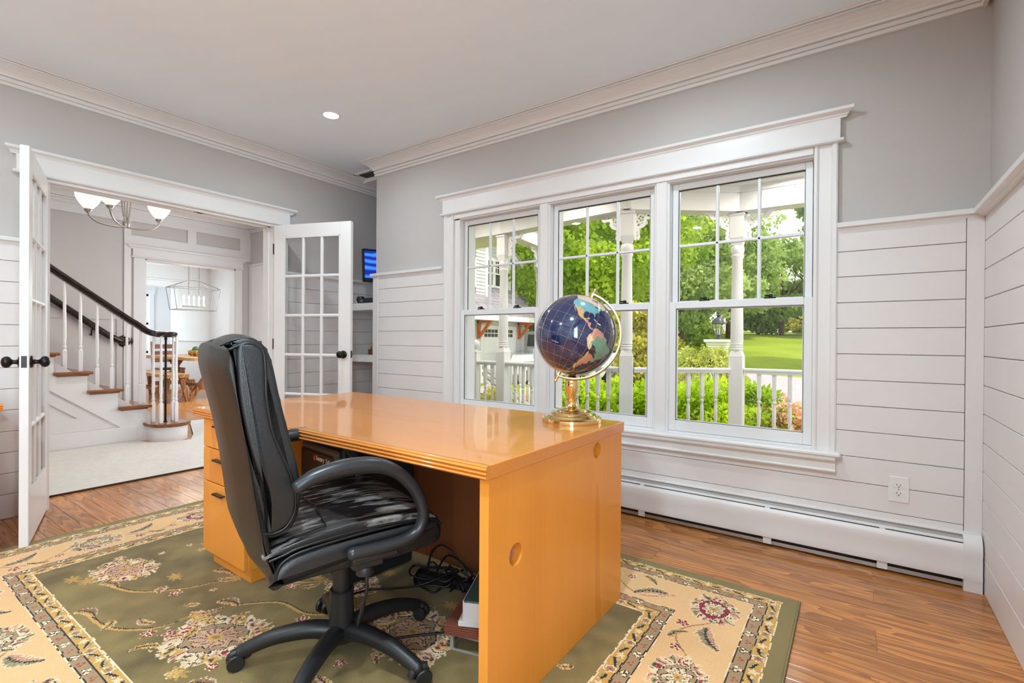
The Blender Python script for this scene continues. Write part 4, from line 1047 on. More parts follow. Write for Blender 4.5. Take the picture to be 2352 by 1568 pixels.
# cushioned front of the backrest: gathered leather between the bolsters
FR = [p for p in BO[3:11]]
rows_ = []
P3 = spline([(a, b, 0) for a, b in FR], 12)
wr = []
for i, p in enumerate(P3):
    row = []
    for k in range(25):
        y = -.215 + .43*k/24
        d = .016*(1-(y/.215)**4) + .003*math.sin(i*.62+2*math.sin(k*.7))*(1-(y/.215)**6) + .002*math.sin(k*1.9+i*.21)
        row.append((p.x+d*.97, y, p.y+d*.24))
    wr.append(row)
m = MB(); nk = 25
m.add([q for row in wr for q in row], [(i*nk+k, i*nk+k+1, (i+1)*nk+k+1, (i+1)*nk+k) for i in range(len(wr)-1) for k in range(nk-1)])
obj('back_cushion', m, M['leather'], ch, smooth=80)
def piping(name, prof2, y, r=.0042, n=5, mat='seam'):
    obj(name, MB().tube([(p.x, y, p.y) for p in spline([(a, b, 0) for a, b in prof2], n)], r, 7), M[mat], ch, smooth=80)
for s in (-1, 1):
    piping('piping', [(-.385, 1.060), (-.345, 1.076), (-.316, 1.067), (-.304, 1.045), (-.300, .988), (-.298, .931), (-.284, .843), (-.262, .782), (-.238, .725), (-.224, .673), (-.224, .618), (-.247, .579), (-.279, .568), (-.306, .574)], s*.2475)
    piping('piping', [(-.405, 1.070), (-.375, 1.084), (-.340, 1.088), (-.314, 1.076), (-.296, 1.050), (-.283, 1.006), (-.269, .938), (-.250, .859), (-.231, .787), (-.217, .726), (-.210, .669), (-.219, .604), (-.240, .569), (-.274, .558), (-.305, .565)], s*.238, .0036)

# worn leather: patches of bare grey backing streaked across the black
def worn_leather():
    m, t, B, N, L = new_mat('worn_leather')
    tc = N.new('ShaderNodeTexCoord'); mp = N.new('ShaderNodeMapping'); mp.inputs['Scale'].default_value = (5, 26, 10); mp.inputs['Rotation'].default_value = (0, 0, .25)
    n1 = N.new('ShaderNodeTexNoise'); n1.inputs['Scale'].default_value = 1.0; n1.inputs['Detail'].default_value = 9; n1.inputs['Roughness'].default_value = .68
    n2 = N.new('ShaderNodeTexNoise'); n2.inputs['Scale'].default_value = 5; n2.inputs['Detail'].default_value = 3
    L.new(tc.outputs['Object'], mp.inputs[0]); L.new(mp.outputs[0], n1.inputs['Vector']); L.new(tc.outputs['Object'], n2.inputs['Vector'])
    mu = N.new('ShaderNodeMath'); mu.operation = 'MULTIPLY_ADD'; mu.inputs[1].default_value = .45; L.new(n2.outputs['Fac'], mu.inputs[0]); L.new(n1.outputs['Fac'], mu.inputs[2])
    r = ramp_node(N, [(.70, srgb(20, 20, 22)), (.735, srgb(20, 20, 22)), (.745, srgb(74, 70, 68)), (.84, srgb(128, 122, 116))])
    L.new(mu.outputs[0], r.inputs[0]); L.new(r.outputs[0], B.inputs['Base Color'])
    r2 = ramp_node(N, [(.73, (.3,)*3), (.75, (.9,)*3)]); L.new(mu.outputs[0], r2.inputs[0]); L.new(r2.outputs[0], B.inputs['Roughness'])
    bp = N.new('ShaderNodeBump'); bp.inputs['Strength'].default_value = .6; bp.inputs['Distance'].default_value = .002; bp.invert = True
    L.new(r2.outputs[0], bp.inputs['Height']); L.new(bp.outputs[0], B.inputs['Normal'])
    return m
M['worn'] = worn_leather()
SB = [(-.290, .455), (-.278, .420), (-.262, .424), (-.17, .424), (-.065, .420), (.08, .412), (.198, .416), (.238, .426), (.247, .450), (.244, .478), (.226, .505), (.15, .516), (.049, .519), (-.066, .519), (-.17, .514), (-.237, .505), (-.272, .486)]
obj('seat_base', slab(closed(SB, 4), .262, .030, 6), M['leather'], ch, smooth=60)
SCU = [(-.300, .507), (-.270, .512), (-.10, .516), (.10, .514), (.205, .502), (.226, .496), (.231, .506), (.204, .524), (.15, .538), (.05, .547), (-.10, .549), (-.21, .541), (-.275, .528), (-.302, .518)]
obj('seat_cushion', slab(closed(SCU, 4), .256, .007, 5, .004), M['worn'], ch, smooth=70)
for s in (-1, 1):
    piping('seat_piping', [(-.274, .436), (-.272, .470), (-.255, .497), (-.200, .512), (-.066, .518), (.049, .518), (.15, .515), (.215, .504), (.240, .478)], s*.256, .0046)
    piping('seat_piping', [(-.292, .508), (-.255, .515), (-.213, .524), (-.112, .530), (-.001, .529), (.12, .521), (.205, .508)], s*.258, .0036)
obj('seam', MB().tube([(-.22, -.235, .546), (-.13, -.22, .5545), (-.115, -.05, .5605), (-.02, -.04, .561), (.10, -.05, .553)], .0022, 6).tube([(-.115, -.05, .5605), (-.13, .10, .559), (-.02, .11, .5605), (.10, .10, .552)], .0022, 6), M['seam'], ch)
# loop arms
ARM = [(-.222, .702), (-.184, .719), (-.109, .730), (-.029, .726), (.028, .710), (.077, .680), (.120, .634), (.146, .588), (.156, .540), (.141, .500), (.103, .481), (.030, .477), (-.071, .481)]
for s in (-1, 1):
    pts = spline([(a, s*.290, b) for a, b in ARM], 6); n = len(pts)
    rad = []
    for i in range(n):
        t = i/(n-1); r = .0185 + .006*math.exp(-((t-.2)/.14)**2)
        rad.append(r)
    a = obj('armrest', MB().tube(pts, rad, 16, up=(0, 1, 0)).sphere(pts[0], .0195, 16, 8).sphere(pts[-1], .0185, 16, 8), M['arm'], ch, smooth=70)
    obj('arm_bracket', MB().box(-.06, .075, s*.225, s*.300, .447, .466, .004).box(-.055, .035, s*.262, s*.288, .425, .462, .004).lathe([(.026, 0), (.026, .020), (.022, .026), (0, .026)], (-.01, s*.255, .398), 18), M['black'], a, smooth=40)
obj('seat_plate', MB().box(-.14, .14, -.12, .12, .395, .424, .006).box(-.10, .10, -.07, .07, .345, .396, .010), M['black'], ch)
obj('back_bracket', MB().tube([(-.10, 0, .385), (-.16, 0, .388), (-.22, 0, .40), (-.25, 0, .43)], .012, 8), M['black'], ch)
obj('gas_column', MB().lathe([(.029, .235), (.029, .36)], n=24), M['black'], ch, smooth=40)
obj('column_cover', MB().lathe([(.036, .095), (.041, .100), (.039, .235), (.041, .242), (.036, .246), (.030, .244)], n=28), M['arm'], ch, smooth=40)
obj('lever', MB().tube([(.03, -.06, .36), (.05, -.10, .34), (.05, -.105, .27), (.045, -.10, .24)], .005, 8).tube([(.045, -.10, .245), (.036, -.098, .20), (.028, -.094, .165), (.026, -.092, .155)], [.008, .013, .015, .010], 10, flat=.5), M['arm'], ch, smooth=60)
obj('base_hub', MB().lathe([(0, .068), (.030, .068), (.046, .078), (.052, .095), (.048, .118), (.038, .126), (0, .126)], n=28), M['black'], ch, smooth=50)
legpts = [(.025, 0, .104), (.09, 0, .116), (.16, 0, .112), (.22, 0, .101), (.275, 0, .082), (.312, 0, .066)]
LS = spline(legpts, 6)
legm = mesh_from('leg', MB().tube(LS, [.031 - .010*i/(len(LS)-1) for i in range(len(LS))], 14, up=(0, 0, 1), flat=1.0).sphere(LS[-1], .0215, 14, 8), M['black'], 60)
def caster_mesh():
    m = MB()
    for s in (-1, 1):
        m.lathe([(0, 0), (.016, .001), (.0235, .004), (.026, .010), (.026, .016), (.023, .019), (0, .019)], (0.014, s*.004, .0265), 20, (0, s, 0))
    return m
cm = mesh_from('wheel', caster_mesh(), M['black'], 45)
hm_ = mesh_from('caster_hood', MB().lathe([(.0125, .058), (.0125, .034)], (0, 0, 0), 14).tube([(-.022, 0, .03), (-.016, 0, .046), (.004, 0, .055), (.026, 0, .050)], .013, 10, flat=1.1), M['black'], 60)
for k in range(5):
    a = math.radians(10 + 72*k - 71)
    l = share('leg', legm, ch, (0, 0, 0), a)
    ca = share('caster', hm_, l, (.316, 0, RUGZ), [0.9, -1.1, 2.2, .4, 1.9][k]); 
    wz = share('wheel', cm, l, (.316, 0, RUGZ), [0.9, -1.1, 2.2, .4, 1.9][k])

for o in ch.children_recursive:            # the seat rises slightly to the front and the back stands a little forward
    if o.type == 'MESH' and o.name.split('.')[0] in ('back_shell', 'back_panel', 'back_bolster', 'back_cushion', 'piping', 'seat_base', 'seat_cushion', 'seat_piping', 'seam', 'armrest'):
        back = o.name.startswith(('back', 'piping'))
        for v in o.data.vertices:
            x = v.co.x
            v.co.x = x + .023*min(1, max(0, (.24-x)/.52))
            if not back: v.co.z += -.008 + .016*(x+.28)/.52
        o.data.update()

# ================================================================== GLOBE
GX, GY = -0.969, 1.819
gl = thing('desk_globe', 'dark blue gemstone globe with gold grid lines on a polished brass stand on the desk', 'globe', (GX, GY, TZ))
BP = [(0, 0), (.1235, 0), (.1245, .006), (.1235, .016), (.119, .020), (.108, .021), (.104, .026), (.100, .031), (.088, .032), (.085, .037), (.080, .042), (.066, .043), (.062, .048), (.050, .053), (.036, .055), (.030, .058), (.0245, .064), (.0205, .074), (.0195, .080), (.022, .088), (.024, .094), (0, .094)]
obj('base', MB().lathe(BP, n=64), M['brass'], gl, smooth=40)
obj('stem', MB().lathe([(0, .094), (.0165, .094), (.018, .100), (.021, .112), (.0262, .132), (.0285, .148), (.0285, .152), (.0272, .156), (.0285, .160), (.0272, .172), (.022, .184), (.0135, .192), (.009, .195), (.009, .198), (.0125, .202), (.0150, .210), (.0150, .214), (.0125, .222), (.008, .227), (0, .228)], n=40), M['brass'], gl, smooth=45)
GC = Vector((-.958-GX, 1.828-GY, 1.112-TZ)); GR = 0.168
GM = Matrix(((0.7518287523921652, -0.5944630490303601, 0.2852493828459033), (0.5220432095078482, 0.8009348055450413, 0.29321378663574543), (-0.4027709206027491, -0.0715340520595263, 0.9125012136500202)))
AX = Vector((GM[0][2], GM[1][2], GM[2][2]))
def geo_pt(lat, lon, r=GR):
    la, lo = math.radians(lat), math.radians(lon)
    return GC + GM @ Vector((math.cos(la)*math.cos(lo), math.cos(la)*math.sin(lo), math.sin(la)))*r
# outlines (lon, lat), painted in order
LAND = [
 ('pinkish', [(-168,66),(-156,71),(-140,70),(-128,70),(-110,68),(-95,69),(-82,68),(-82,62),(-94,59),(-92,57),(-82,55),(-79,51),(-78,58),(-70,61),(-64,59),(-56,52),(-60,47),(-66,44),(-75,45),(-83,46),(-95,49),(-123,49),(-130,54),(-137,59),(-146,61),(-153,58),(-164,54),(-158,58),(-165,61)]),
 ('cream', [(-168,66),(-156,71),(-141,70),(-141,60),(-146,61),(-153,58),(-164,54),(-158,58),(-165,61)]),
 ('pinkish', [(-73,78),(-60,76),(-55,70),(-52,65),(-44,60),(-40,65),(-24,70),(-20,76),(-22,81),(-35,83),(-60,82)]),
 ('cream', [(-120,75),(-100,78),(-85,82),(-65,82),(-78,76),(-65,67),(-72,64),(-84,70),(-105,70),(-118,72)]),
 ('teal', [(-124.7,48.5),(-123,46),(-124.4,40.4),(-121,35),(-117.2,32.6),(-111,31.3),(-106.5,31.8),(-101,29.5),(-97.4,26),(-97,28.5),(-94,29.6),(-90,29.2),(-88,30.3),(-84,30),(-82.6,28),(-81.6,25.6),(-80.1,25.4),(-80.6,28.5),(-81.4,31),(-78,34),(-75.6,35.4),(-76,38),(-73.8,40.5),(-70,41.8),(-70.6,43.2),(-67,45),(-69,47.4),(-75,45),(-79,43),(-83,42),(-83,46),(-89,48),(-95,49)]),
 ('tan', [(-117.1,32.5),(-114.8,31.6),(-112,28.5),(-109.4,25.6),(-105.6,22.5),(-105.5,20.2),(-102,18),(-97,15.9),(-94.5,16.2),(-92.2,14.6),(-90.5,16),(-91,18.5),(-87.5,18.5),(-86.8,21.4),(-90.4,21),(-91.5,18.8),(-94.5,18.3),(-97,20.5),(-97.7,23),(-97.3,26),(-101,29.5),(-106.5,31.8),(-111,31.3)]),
 ('tan', [(-117.1,32.5),(-115,31),(-112.5,27),(-109.6,23),(-110.3,22.9),(-112.2,25),(-114.3,27.6),(-116,30.3)]),
 ('rose', [(-92.2,14.6),(-88,13.1),(-87.5,12.5),(-85.7,10),(-83.5,8.3),(-82,7.6),(-80.3,7.3),(-78,7.4),(-77.3,8.6),(-79.5,9.6),(-82,9),(-83.6,11),(-83.3,15),(-88.5,15.8),(-88.3,18.3),(-89.2,17.8),(-90.8,16)]),
 ('green', [(-60,5),(-51,4.2),(-50,0),(-44.5,-2.6),(-38.5,-3.7),(-35,-6),(-35,-9.5),(-38.5,-13),(-39,-17.5),(-41,-22),(-46,-24),(-48.5,-26.5),(-50,-30),(-53.4,-33.7),(-57.6,-30.2),(-54,-25.5),(-57.8,-22),(-58,-18),(-60,-16),(-65,-11),(-70.5,-9.5),(-74,-7.3),(-70,-4.2),(-69.5,1),(-64,2),(-63,4)]),
 ('rose', [(-77.3,8.6),(-75.3,10.8),(-71.6,12.3),(-70,11.5),(-64,10.6),(-61,9.5),(-60,8),(-57,6),(-54,5.8),(-51.5,4.2),(-55,2.3),(-60,5),(-63,4),(-64,2),(-67,2.2),(-69.5,1),(-70,-4.2),(-75,-1),(-77.2,1),(-79,1.8),(-77.4,4),(-77.4,6.8)]),
 ('cream', [(-80.2,0),(-81,-2.2),(-80.2,-3.4),(-81.3,-4.7),(-79.8,-7.2),(-76.3,-13.8),(-70.4,-18.3),(-69,-16),(-69,-12.5),(-70.5,-9.5),(-74,-7.3),(-70,-4.2),(-75,-1),(-77.2,1),(-79,1.8)]),
 ('dark', [(-69,-12.5),(-69,-17.5),(-67.8,-22.8),(-62.5,-22.2),(-58,-20),(-58.2,-16.3),(-60,-16),(-65,-11)]),
 ('rose', [(-70.4,-18.3),(-68,-22.8),(-62.5,-22.2),(-57.8,-25),(-54,-25.5),(-57.6,-30.2),(-58.3,-34),(-57,-36.5),(-62,-39),(-65,-41),(-63.8,-42.5),(-67.4,-46),(-66,-48),(-69,-51),(-68.4,-52.4),(-65.4,-54.8),(-71,-54),(-71.5,-50),(-71.5,-44),(-70,-33),(-69,-27)]),
 ('gold', [(-70.4,-18.3),(-71.5,-30),(-73.5,-37),(-74,-42),(-75.6,-47),(-74.5,-51),(-71,-54),(-68,-55.5),(-70.5,-52.5),(-72.5,-50),(-71.5,-44),(-70,-33),(-68.6,-27),(-68,-22.8)]),
 ('rose', [(-85,22),(-80,23),(-75,20.2),(-77.5,19.8),(-82,22)]), ('cream', [(-74.4,20),(-70,19.8),(-68.4,18.6),(-71,17.8),(-74.4,18.4)]),
 ('rose', [(142,-11),(146,-19),(153,-27),(150,-37),(140,-38),(131,-31),(116,-35),(114,-22),(122,-18),(130,-12),(136,-12),(140,-17)]),
 ('gold', [(167,-46),(171,-42),(174,-41),(173,-35),(178,-38),(175,-41),(172,-44)]),
 ('gold', [(-17,15),(-6,35),(10,37),(32,31),(43,12),(51,11),(40,-5),(35,-24),(20,-35),(12,-17),(9,4),(-8,5)]),
 ('tan', [(-9,37),(-9,43),(0,49),(8,54),(12,56),(20,70),(40,67),(60,70),(100,77),(140,73),(178,68),(160,60),(142,58),(135,45),(122,38),(121,28),(108,20),(104,8),(98,16),(90,22),(80,8),(72,20),(60,25),(45,13),(35,30),(28,38),(15,40),(3,43)]),
 ('cream', [(-180,-72),(-150,-76),(-120,-73),(-90,-72),(-62,-64),(-58,-66),(-62,-75),(-20,-74),(20,-69),(60,-67),(120,-66),(180,-71),(180,-90),(-180,-90)]),
]
GCOL = dict(pinkish=srgb(206, 176, 156), teal=srgb(96, 150, 156), tan=srgb(186, 148, 96), rose=srgb(190, 134, 116), green=srgb(104, 148, 122), cream=srgb(214, 186, 150), dark=srgb(44, 46, 62), gold=srgb(196, 164, 92))
def build_globe():
    nlon, nlat = 420, 210
    lon = -180+360*(np.arange(nlon)+.5)/nlon; lat = -90+180*(np.arange(nlat)+.5)/nlat
    LO, LA = np.meshgrid(lon, lat)
    sea1 = np.array(srgb(20, 36, 78)); sea2 = np.array(srgb(14, 24, 54))
    r = np.random.default_rng(2); col = sea1 + (sea2-sea1)*r.random((nlat, nlon, 1))*.5
    for cn, poly in LAND:
        ins = np.zeros(LO.shape, bool); n = len(poly)
        for i in range(n):
            x1, y1 = poly[i]; x2, y2 = poly[(i+1) % n]
            if y1 == y2: continue
            ins ^= ((y1 > LA) != (y2 > LA)) & (LO < (x2-x1)*(LA-y1)/(y2-y1)+x1)
        c = np.array(GCOL[cn]); col[ins] = c*(.86+.28*r.random((ins.sum(), 1)))
    a = np.radians(np.linspace(-180, 180, nlon+1)); b = np.radians(np.linspace(-90, 90, nlat+1))
    A, B = np.meshgrid(a, b); v = np.stack([np.cos(B)*np.cos(A), np.cos(B)*np.sin(A), np.sin(B)], -1)*GR
    v = v @ np.array(GM).T + np.array(GC)
    idx = np.arange((nlon+1)*(nlat+1)).reshape(nlat+1, nlon+1)
    q = np.stack([idx[:-1,:-1], idx[:-1,1:], idx[1:,1:], idx[1:,:-1]], -1).reshape(-1, 4); n = len(q)
    me = bpy.data.meshes.new('globe_ball'); co = v.reshape(-1, 3)
    me.vertices.add(len(co)); me.vertices.foreach_set('co', co.astype(np.float32).reshape(-1))
    me.loops.add(n*4); me.loops.foreach_set('vertex_index', q.astype(np.int32).reshape(-1))
    me.polygons.add(n); me.polygons.foreach_set('loop_start', np.arange(0, n*4, 4, dtype=np.int32)); me.update(calc_edges=True)
    at = me.color_attributes.new('Col', 'FLOAT_COLOR', 'CORNER')
    c4 = np.ones((n, 4, 4), dtype=np.float32); c4[:, :, :3] = col.reshape(-1, 1, 3); at.data.foreach_set('color', c4.reshape(-1))
    me.materials.append(col_attr_mat('globe_gemstone', .12, 0, coat=1.0, noise=.10, nscale=60)); me.shade_smooth()
    o = bpy.data.objects.new('globe_ball', me); SC.collection.objects.link(o); o.parent = gl
    return o
ball = build_globe()
gold_line = metal('gold_inlay', (.80, .60, .36), .3)
m = MB()
for lo in range(-180, 180, 15): m.tube([geo_pt(la, lo, GR+.0001) for la in range(-84, 85, 4)], .00042, 4)
for la in range(-75, 76, 15): m.tube([geo_pt(la, lo, GR+.0001) for lo in range(-180, 180, 5)], .00042, 4, True)
o = obj('grid_line', m, gold_line, ball, smooth=0); o['kind'] = 'stuff'
def globe_text(txt, lat, lon, size, gap):
    me = text_mesh(txt, size, .00005, 0, spacing=gap)
    xs = [v.co.x for v in me.vertices]; w = (max(xs)+min(xs))/2
    for v in me.vertices:
        v.co = geo_pt(lat + math.degrees(v.co.y/GR), lon + math.degrees((v.co.x-w)/GR/max(.2, math.cos(math.radians(lat)))), GR+.0004+v.co.z)
    lettering('lettering', me, white_ink, ball, (0, 0, 0), (0, 0, 0))
globe_text('PACIFIC', -14, -157, .0075, 1.3); globe_text('OCEAN', -27, -121, .0075, 1.3)
globe_text('NORTH', 32, -165, .006, 1.3); globe_text('PACIFIC', 45, -150, .005, 1.2)
# half meridian, pins and finials
tc_ = Vector((RR.x, RR.y, 0)); e1 = AX.normalized(); e2 = (tc_ - e1*tc_.dot(e1)).normalized(); tcm = -F - e1*(-F).dot(e1); e2 = (e2*.96 + tcm.normalized()*.28).normalized()
MR = GR + .0175
arc = [GC + e1*(MR*math.cos(t)) + e2*(MR*math.sin(t)) for t in [PI*k/64 for k in range(65)]]
e3 = e1.cross(e2)
rings = []
for k, p in enumerate(arc):
    rad = (p-GC).normalized(); sec = [(-.004, -.0145), (.002, -.0145), (.004, -.0105), (.002, -.0060), (.004, 0), (.002, .0060), (.004, .0105), (.002, .0145), (-.004, .0145), (-.002, .006), (-.004, 0), (-.002, -.006)]
    rings.append([p + rad*a + e3*b for a, b in sec])
obj('meridian_arm', MB().loft(rings), M['brasspale'], gl, smooth=40)
for s in (1, -1):
    ax = e1*s; c0 = GC + ax*(GR-.002)
    obj('axis_pin', MB().lathe([(.0075, 0), (.0085, .004), (.0085, .026), (.0075, .030), (.0045, .032), (.0045, .035), (.0065, .038), (.0070, .042), (.0050, .047), (0, .0485)], c0, 18, ax), M['brasspale' if s > 0 else 'brass'], gl, smooth=45)
low = GC + Vector((0, 0, -1))*(MR-.002)
obj('stem_joint', MB().tube([(0, 0, .222), (low.x*.5, low.y*.5, .226), (low.x, low.y, low.z-.002)], .007, 12), M['brass'], gl)
# ================================================================== HALL
HX = -7.30                      # hall back wall
HY = 3.69                       # hall end wall (entry side)
HC = 2.74
OY0, OY1, OZ = 2.39, 3.48, 2.065   # dining opening
mb = MB()
mb.box(HX-0.12, HX, -1.6, OY0, 0, HC).box(HX-0.12, HX, OY1, HY+0.1, 0, HC).box(HX-0.12, HX, OY0, OY1, OZ, HC)
obj('wall_hall_back', mb, M['dryw'], kind=ST)
obj('wall_hall_end', MB().box(HX, XL-0.13, HY, HY+0.12, 0, HC), M['dryw'], kind=ST)
obj('wall_hall_near', MB().box(HX, XL-0.13, -1.72, -1.6, 0, HC), M['dryw'], kind=ST)
obj('ceiling_hall', MB().box(HX-0.12, XL-0.10, -1.7, HY+0.12, HC, HC+0.16), M['ceil'], kind=ST)
# panelled upper wall: white frames with grey fields over the opening and along the stair
mb = MB()
mb.box(HX, HX+0.020, OY0-0.22, OY0-0.15, 0, 2.20, 0.002)
mb.box(HX, HX+0.018, 2.17, HY, 2.515, 2.66, 0.002).box(HX, HX+0.018, 2.17, HY, 2.20, 2.345, 0.002)
mb.box(HX, HX+0.0175, 2.17, 2.24, 2.344, 2.516).box(HX, HX+0.0175, 2.861, 2.966, 2.344, 2.516).box(HX, HX+0.0175, 3.54, HY, 2.344, 2.516)
mb.box(HX, HX+0.018, -1.5, 2.17, 2.50, 2.60, 0.002)
mb.prism([(1.50, 2.60), (1.83, 2.60), (1.86, 2.66), (1.50, 2.74), (1.3, 2.74)], 'x', HX, HX+0.010)
mb.box(HX, HX+0.016, 1.84, 2.17, 2.60, 2.72, 0.002)
obj('trim_21', mb, M['trim'], smooth=0, kind=ST)
obj('trim_22', MB().sweep(CROWN, (HX, -1.5, HC), (HX, HY, HC), (1, 0, 0), (0, 0, 1), 0, -1).sweep(CROWN, (HX, HY, HC), (XL-0.13, HY, HC), (0, -1, 0), (0, 0, 1), -1, 0), M['trim'], smooth=0, kind=ST)
header('trim_23', 'y', OY0-0.135, OY1+0.10, HX, 1, 2.072, 0.105, 0.026)
mb = MB()
mb.box(HX, HX+0.022, OY0-0.125, OY0, 0, 2.072, 0.003).box(HX, HX+0.022, OY1, OY1+0.09, 0, 2.072, 0.003)
mb.box(HX-0.13, HX+0.004, OY0-0.002, OY0+0.014, 0, 2.07).box(HX-0.13, HX+0.004, OY1-0.014, OY1+0.002, 0, 2.07).box(HX-0.13, HX+0.004, OY0, OY1, 2.055, 2.07)
obj('trim_24', mb, M['trim'], smooth=0, kind=ST)
# wainscot cap on the stair wall and on the end wall
obj('trim_25', MB().box(HX, HX+0.010, -1.5, 2.13, 1.30, 1.42, .002).box(HX, HX+.012, 2.10, 2.16, 0, 1.42, .002), M['dryw'], smooth=0, kind=ST)
mb = MB().box(HX, XL-0.13, HY-0.016, HY, 0, 2.13, 0.002).box(HX, XL-0.13, HY-0.028, HY, 2.13, 2.16, 0.003)
for x in (-7.22, -6.5, -5.8, -5.1): mb.box(x-0.05, x+0.05, HY-0.026, HY-0.01, 0, 2.13, 0.003)
obj('trim_26', mb, M['trim'], smooth=0, kind=ST)

# ---- staircase (rises towards -y, open side faces the study)
SX = -6.15; RISE, RUN = 0.188, 0.2455
st = thing('staircase', 'white panelled staircase with brown oak treads and dark curved handrail in the hall', 'staircase', (SX, 2.1, 0))
nose = [2.375, 2.067, 1.8215, 1.576, 1.3305, 1.085, 0.8395, 0.594]
tz = [0.188 + RISE*i for i in range(8)]
mb = MB()
prof = [(2.03, 0)]
for i in range(1, 8):
    prof += [(nose[i]-0.034, tz[i-1]-0.0 if i > 1 else 0.0), (nose[i]-0.034, tz[i]-0.028)]
prof = [(2.033, 0.0)] + [q for i in range(1, 8) for q in ((nose[i]-0.034, tz[i-1]-(0.028 if i > 1 else 0.188)), (nose[i]-0.034, tz[i]-0.028))] + [(0.30, tz[7]-0.028), (0.30, 0.0)]
# the stair side: a recessed field, then a raking frame, then the notched stringer in front
mb.prism([(2.02, 0), (2.02, .30), (0.30, 1.62), (0.30, 0)], 'x', SX-0.9, SX-0.026)
obj('stair_side', mb, M['ship'], st, smooth=0, world=True)
k = (.597-.176)/(1.265-1.805)
up = lambda y: .170 + (y-1.803)*k
inn = lambda y: .299 + (y-1.471)*k
mb = MB().prism([(1.803, .170), (0.30, .170), (0.30, .299), (1.471, .299)], 'x', SX-0.05, SX-0.014)
mb.prism([(1.803, .170), (1.471, .299), (0.30, inn(.30)), (0.30, up(.30))], 'x', SX-0.05, SX-0.014)
obj('raking_frame', mb, M['ship'], st, smooth=0, world=True)
top = []
for i in range(1, 8): top += [(nose[i]-0.034, tz[i-1]-0.028 if i > 1 else 0.0), (nose[i]-0.034, tz[i]-0.028)]
poly = top + [(0.30, tz[7]-.028), (0.30, up(.30)), (1.803, .170), (1.803, .0)]
obj('stringer', MB().prism(poly, 'x', SX-0.05, SX), M['trim'], st, smooth=0, world=True)
obj('base_board', MB().box(SX-0.04, SX+0.004, 0.30, 1.95, 0, .168, 0.002), M['trim'], st, smooth=0, world=True)
# risers and treads
for i in range(1, 8):
    obj('riser', MB().box(HX+0.02, SX-0.002, nose[i]-0.046, nose[i]-0.034, tz[i-1]-0.01, tz[i]-0.028), M['trim'], st, smooth=0, world=True)
    y1 = nose[i]; y0 = nose[i]-RUN-0.045
    pr = [(-.0, 0), (.028, 0), (.036, .006), (.038, .014), (.034, .024), (.028, .028), (0, .028)]
    m = MB().box(HX+0.02, SX+0.002, y0+0.03, y1-0.002, tz[i]-0.028, tz[i], 0.004)
    m.sweep(pr, (SX+0.0, y0+0.012, tz[i]-0.028), (SX+0.0, y1, tz[i]-0.028), (1, 0, 0), (0, 0, 1), 0.35, .1)
    m.sweep([(0, -.014), (.010, -.014), (.022, -.002), (.024, 0), (0, 0)], (SX, y0+.035, tz[i]-.028), (SX, y1-.03, tz[i]-.028), (1, 0, 0), (0, 0, 1), 0.5, .3)
    obj('tread', m, M['oak'], st, smooth=0, world=True)
# bullnose first step
def bull(off, x0=-6.9):
    cx, cy, r = -6.02, 2.195, .165+off
    pts = [(x0, 2.03-off), (-6.16, 2.03-off), (-6.10, 2.03-off*.8)]
    pts += [(cx+r*math.cos(t), cy+r*math.sin(t)*1.0) for t in [(-75+165*j/22)*PI/180 for j in range(23)]]
    return pts + [(x0, cy+r)]
obj('bullnose_base', MB().prism(bull(0, -7.1), 'z', 0, .160), M['trim'], st, smooth=40, world=True)
bm_ = MB().prism(bull(.030, -7.1), 'z', .162, .188).prism(bull(.016, -7.1), 'z', .152, .163)
obj('bullnose_tread', bm_, M['oak'], st, smooth=40, world=True)
# balusters
def bal(h, full):
    """turned baluster, h tall; square foot, rings, long taper"""
    m = MB().box(-.0165, .0165, -.0165, .0165, 0, .205, .002)
    m.lathe([(.0165, .205), (.0165, .210), (.011, .222), (.0145, .230), (.0165, .240), (.0145, .250), (.011, .256), (.0135, .262), (.0135, .268), (.011, .272), (.0135, .278), (.0135, .284), (.0115, .290), (.0155, .330), (.0150, .40), (.0095, h)], n=12)
    return m
RAILZ = lambda y: 1.318 + (1.857-y)*0.76
BALX = SX-0.045
for i in range(1, 8):
    for dyy in (0.077, 0.195):
        y = nose[i]-dyy; h = RAILZ(y)-0.062-tz[i]
        if y > 1.92: h = min(h, 1.155-.055-tz[i]+.06)
        obj('baluster', bal(h, True), M['trim'], st, smooth=40, world=False, loc=(BALX-SX, y-2.1, tz[i]))
for (x, y) in ((-6.13, 2.085), (-5.97, 2.10), (-6.09, 2.255), (-5.955, 2.235)):
    obj('baluster', bal(1.10-.188, True), M['trim'], st, smooth=40, loc=(x-SX, y-2.1, .188))
obj('iron_newel', MB().lathe([(.020, 0), (.020, .006), (.011, .012), (.011, .20), (.014, .205), (.011, .21), (.011, .225), (.014, .23), (.011, .235), (.010, .87), (.016, .885), (.012, .90), (.02, .925)], n=14), M['iron'], st, smooth=40, loc=(-6.035-SX, 2.165-2.1, .188), label='black iron newel rod')
rp = [(-.028, 0), (.028, 0), (.032, .008), (.024, .016), (.024, .022), (.034, .030), (.034, .044), (.026, .056), (.010, .062), (-.010, .062), (-.026, .056), (-.034, .044), (-.034, .030), (-.024, .022), (-.024, .016), (-.032, .008)]
path = [(BALX, .40, RAILZ(.40)-.062), (BALX, 1.0, RAILZ(1.0)-.062), (BALX, 1.80, RAILZ(1.80)-.062), (BALX, 1.93, RAILZ(1.93)-.056), (BALX+.004, 2.03, 1.128), (BALX+.02, 2.10, 1.100), (BALX+.06, 2.16, 1.092), (-6.04, 2.20, 1.092)]
S = spline(path, 8); rings = []
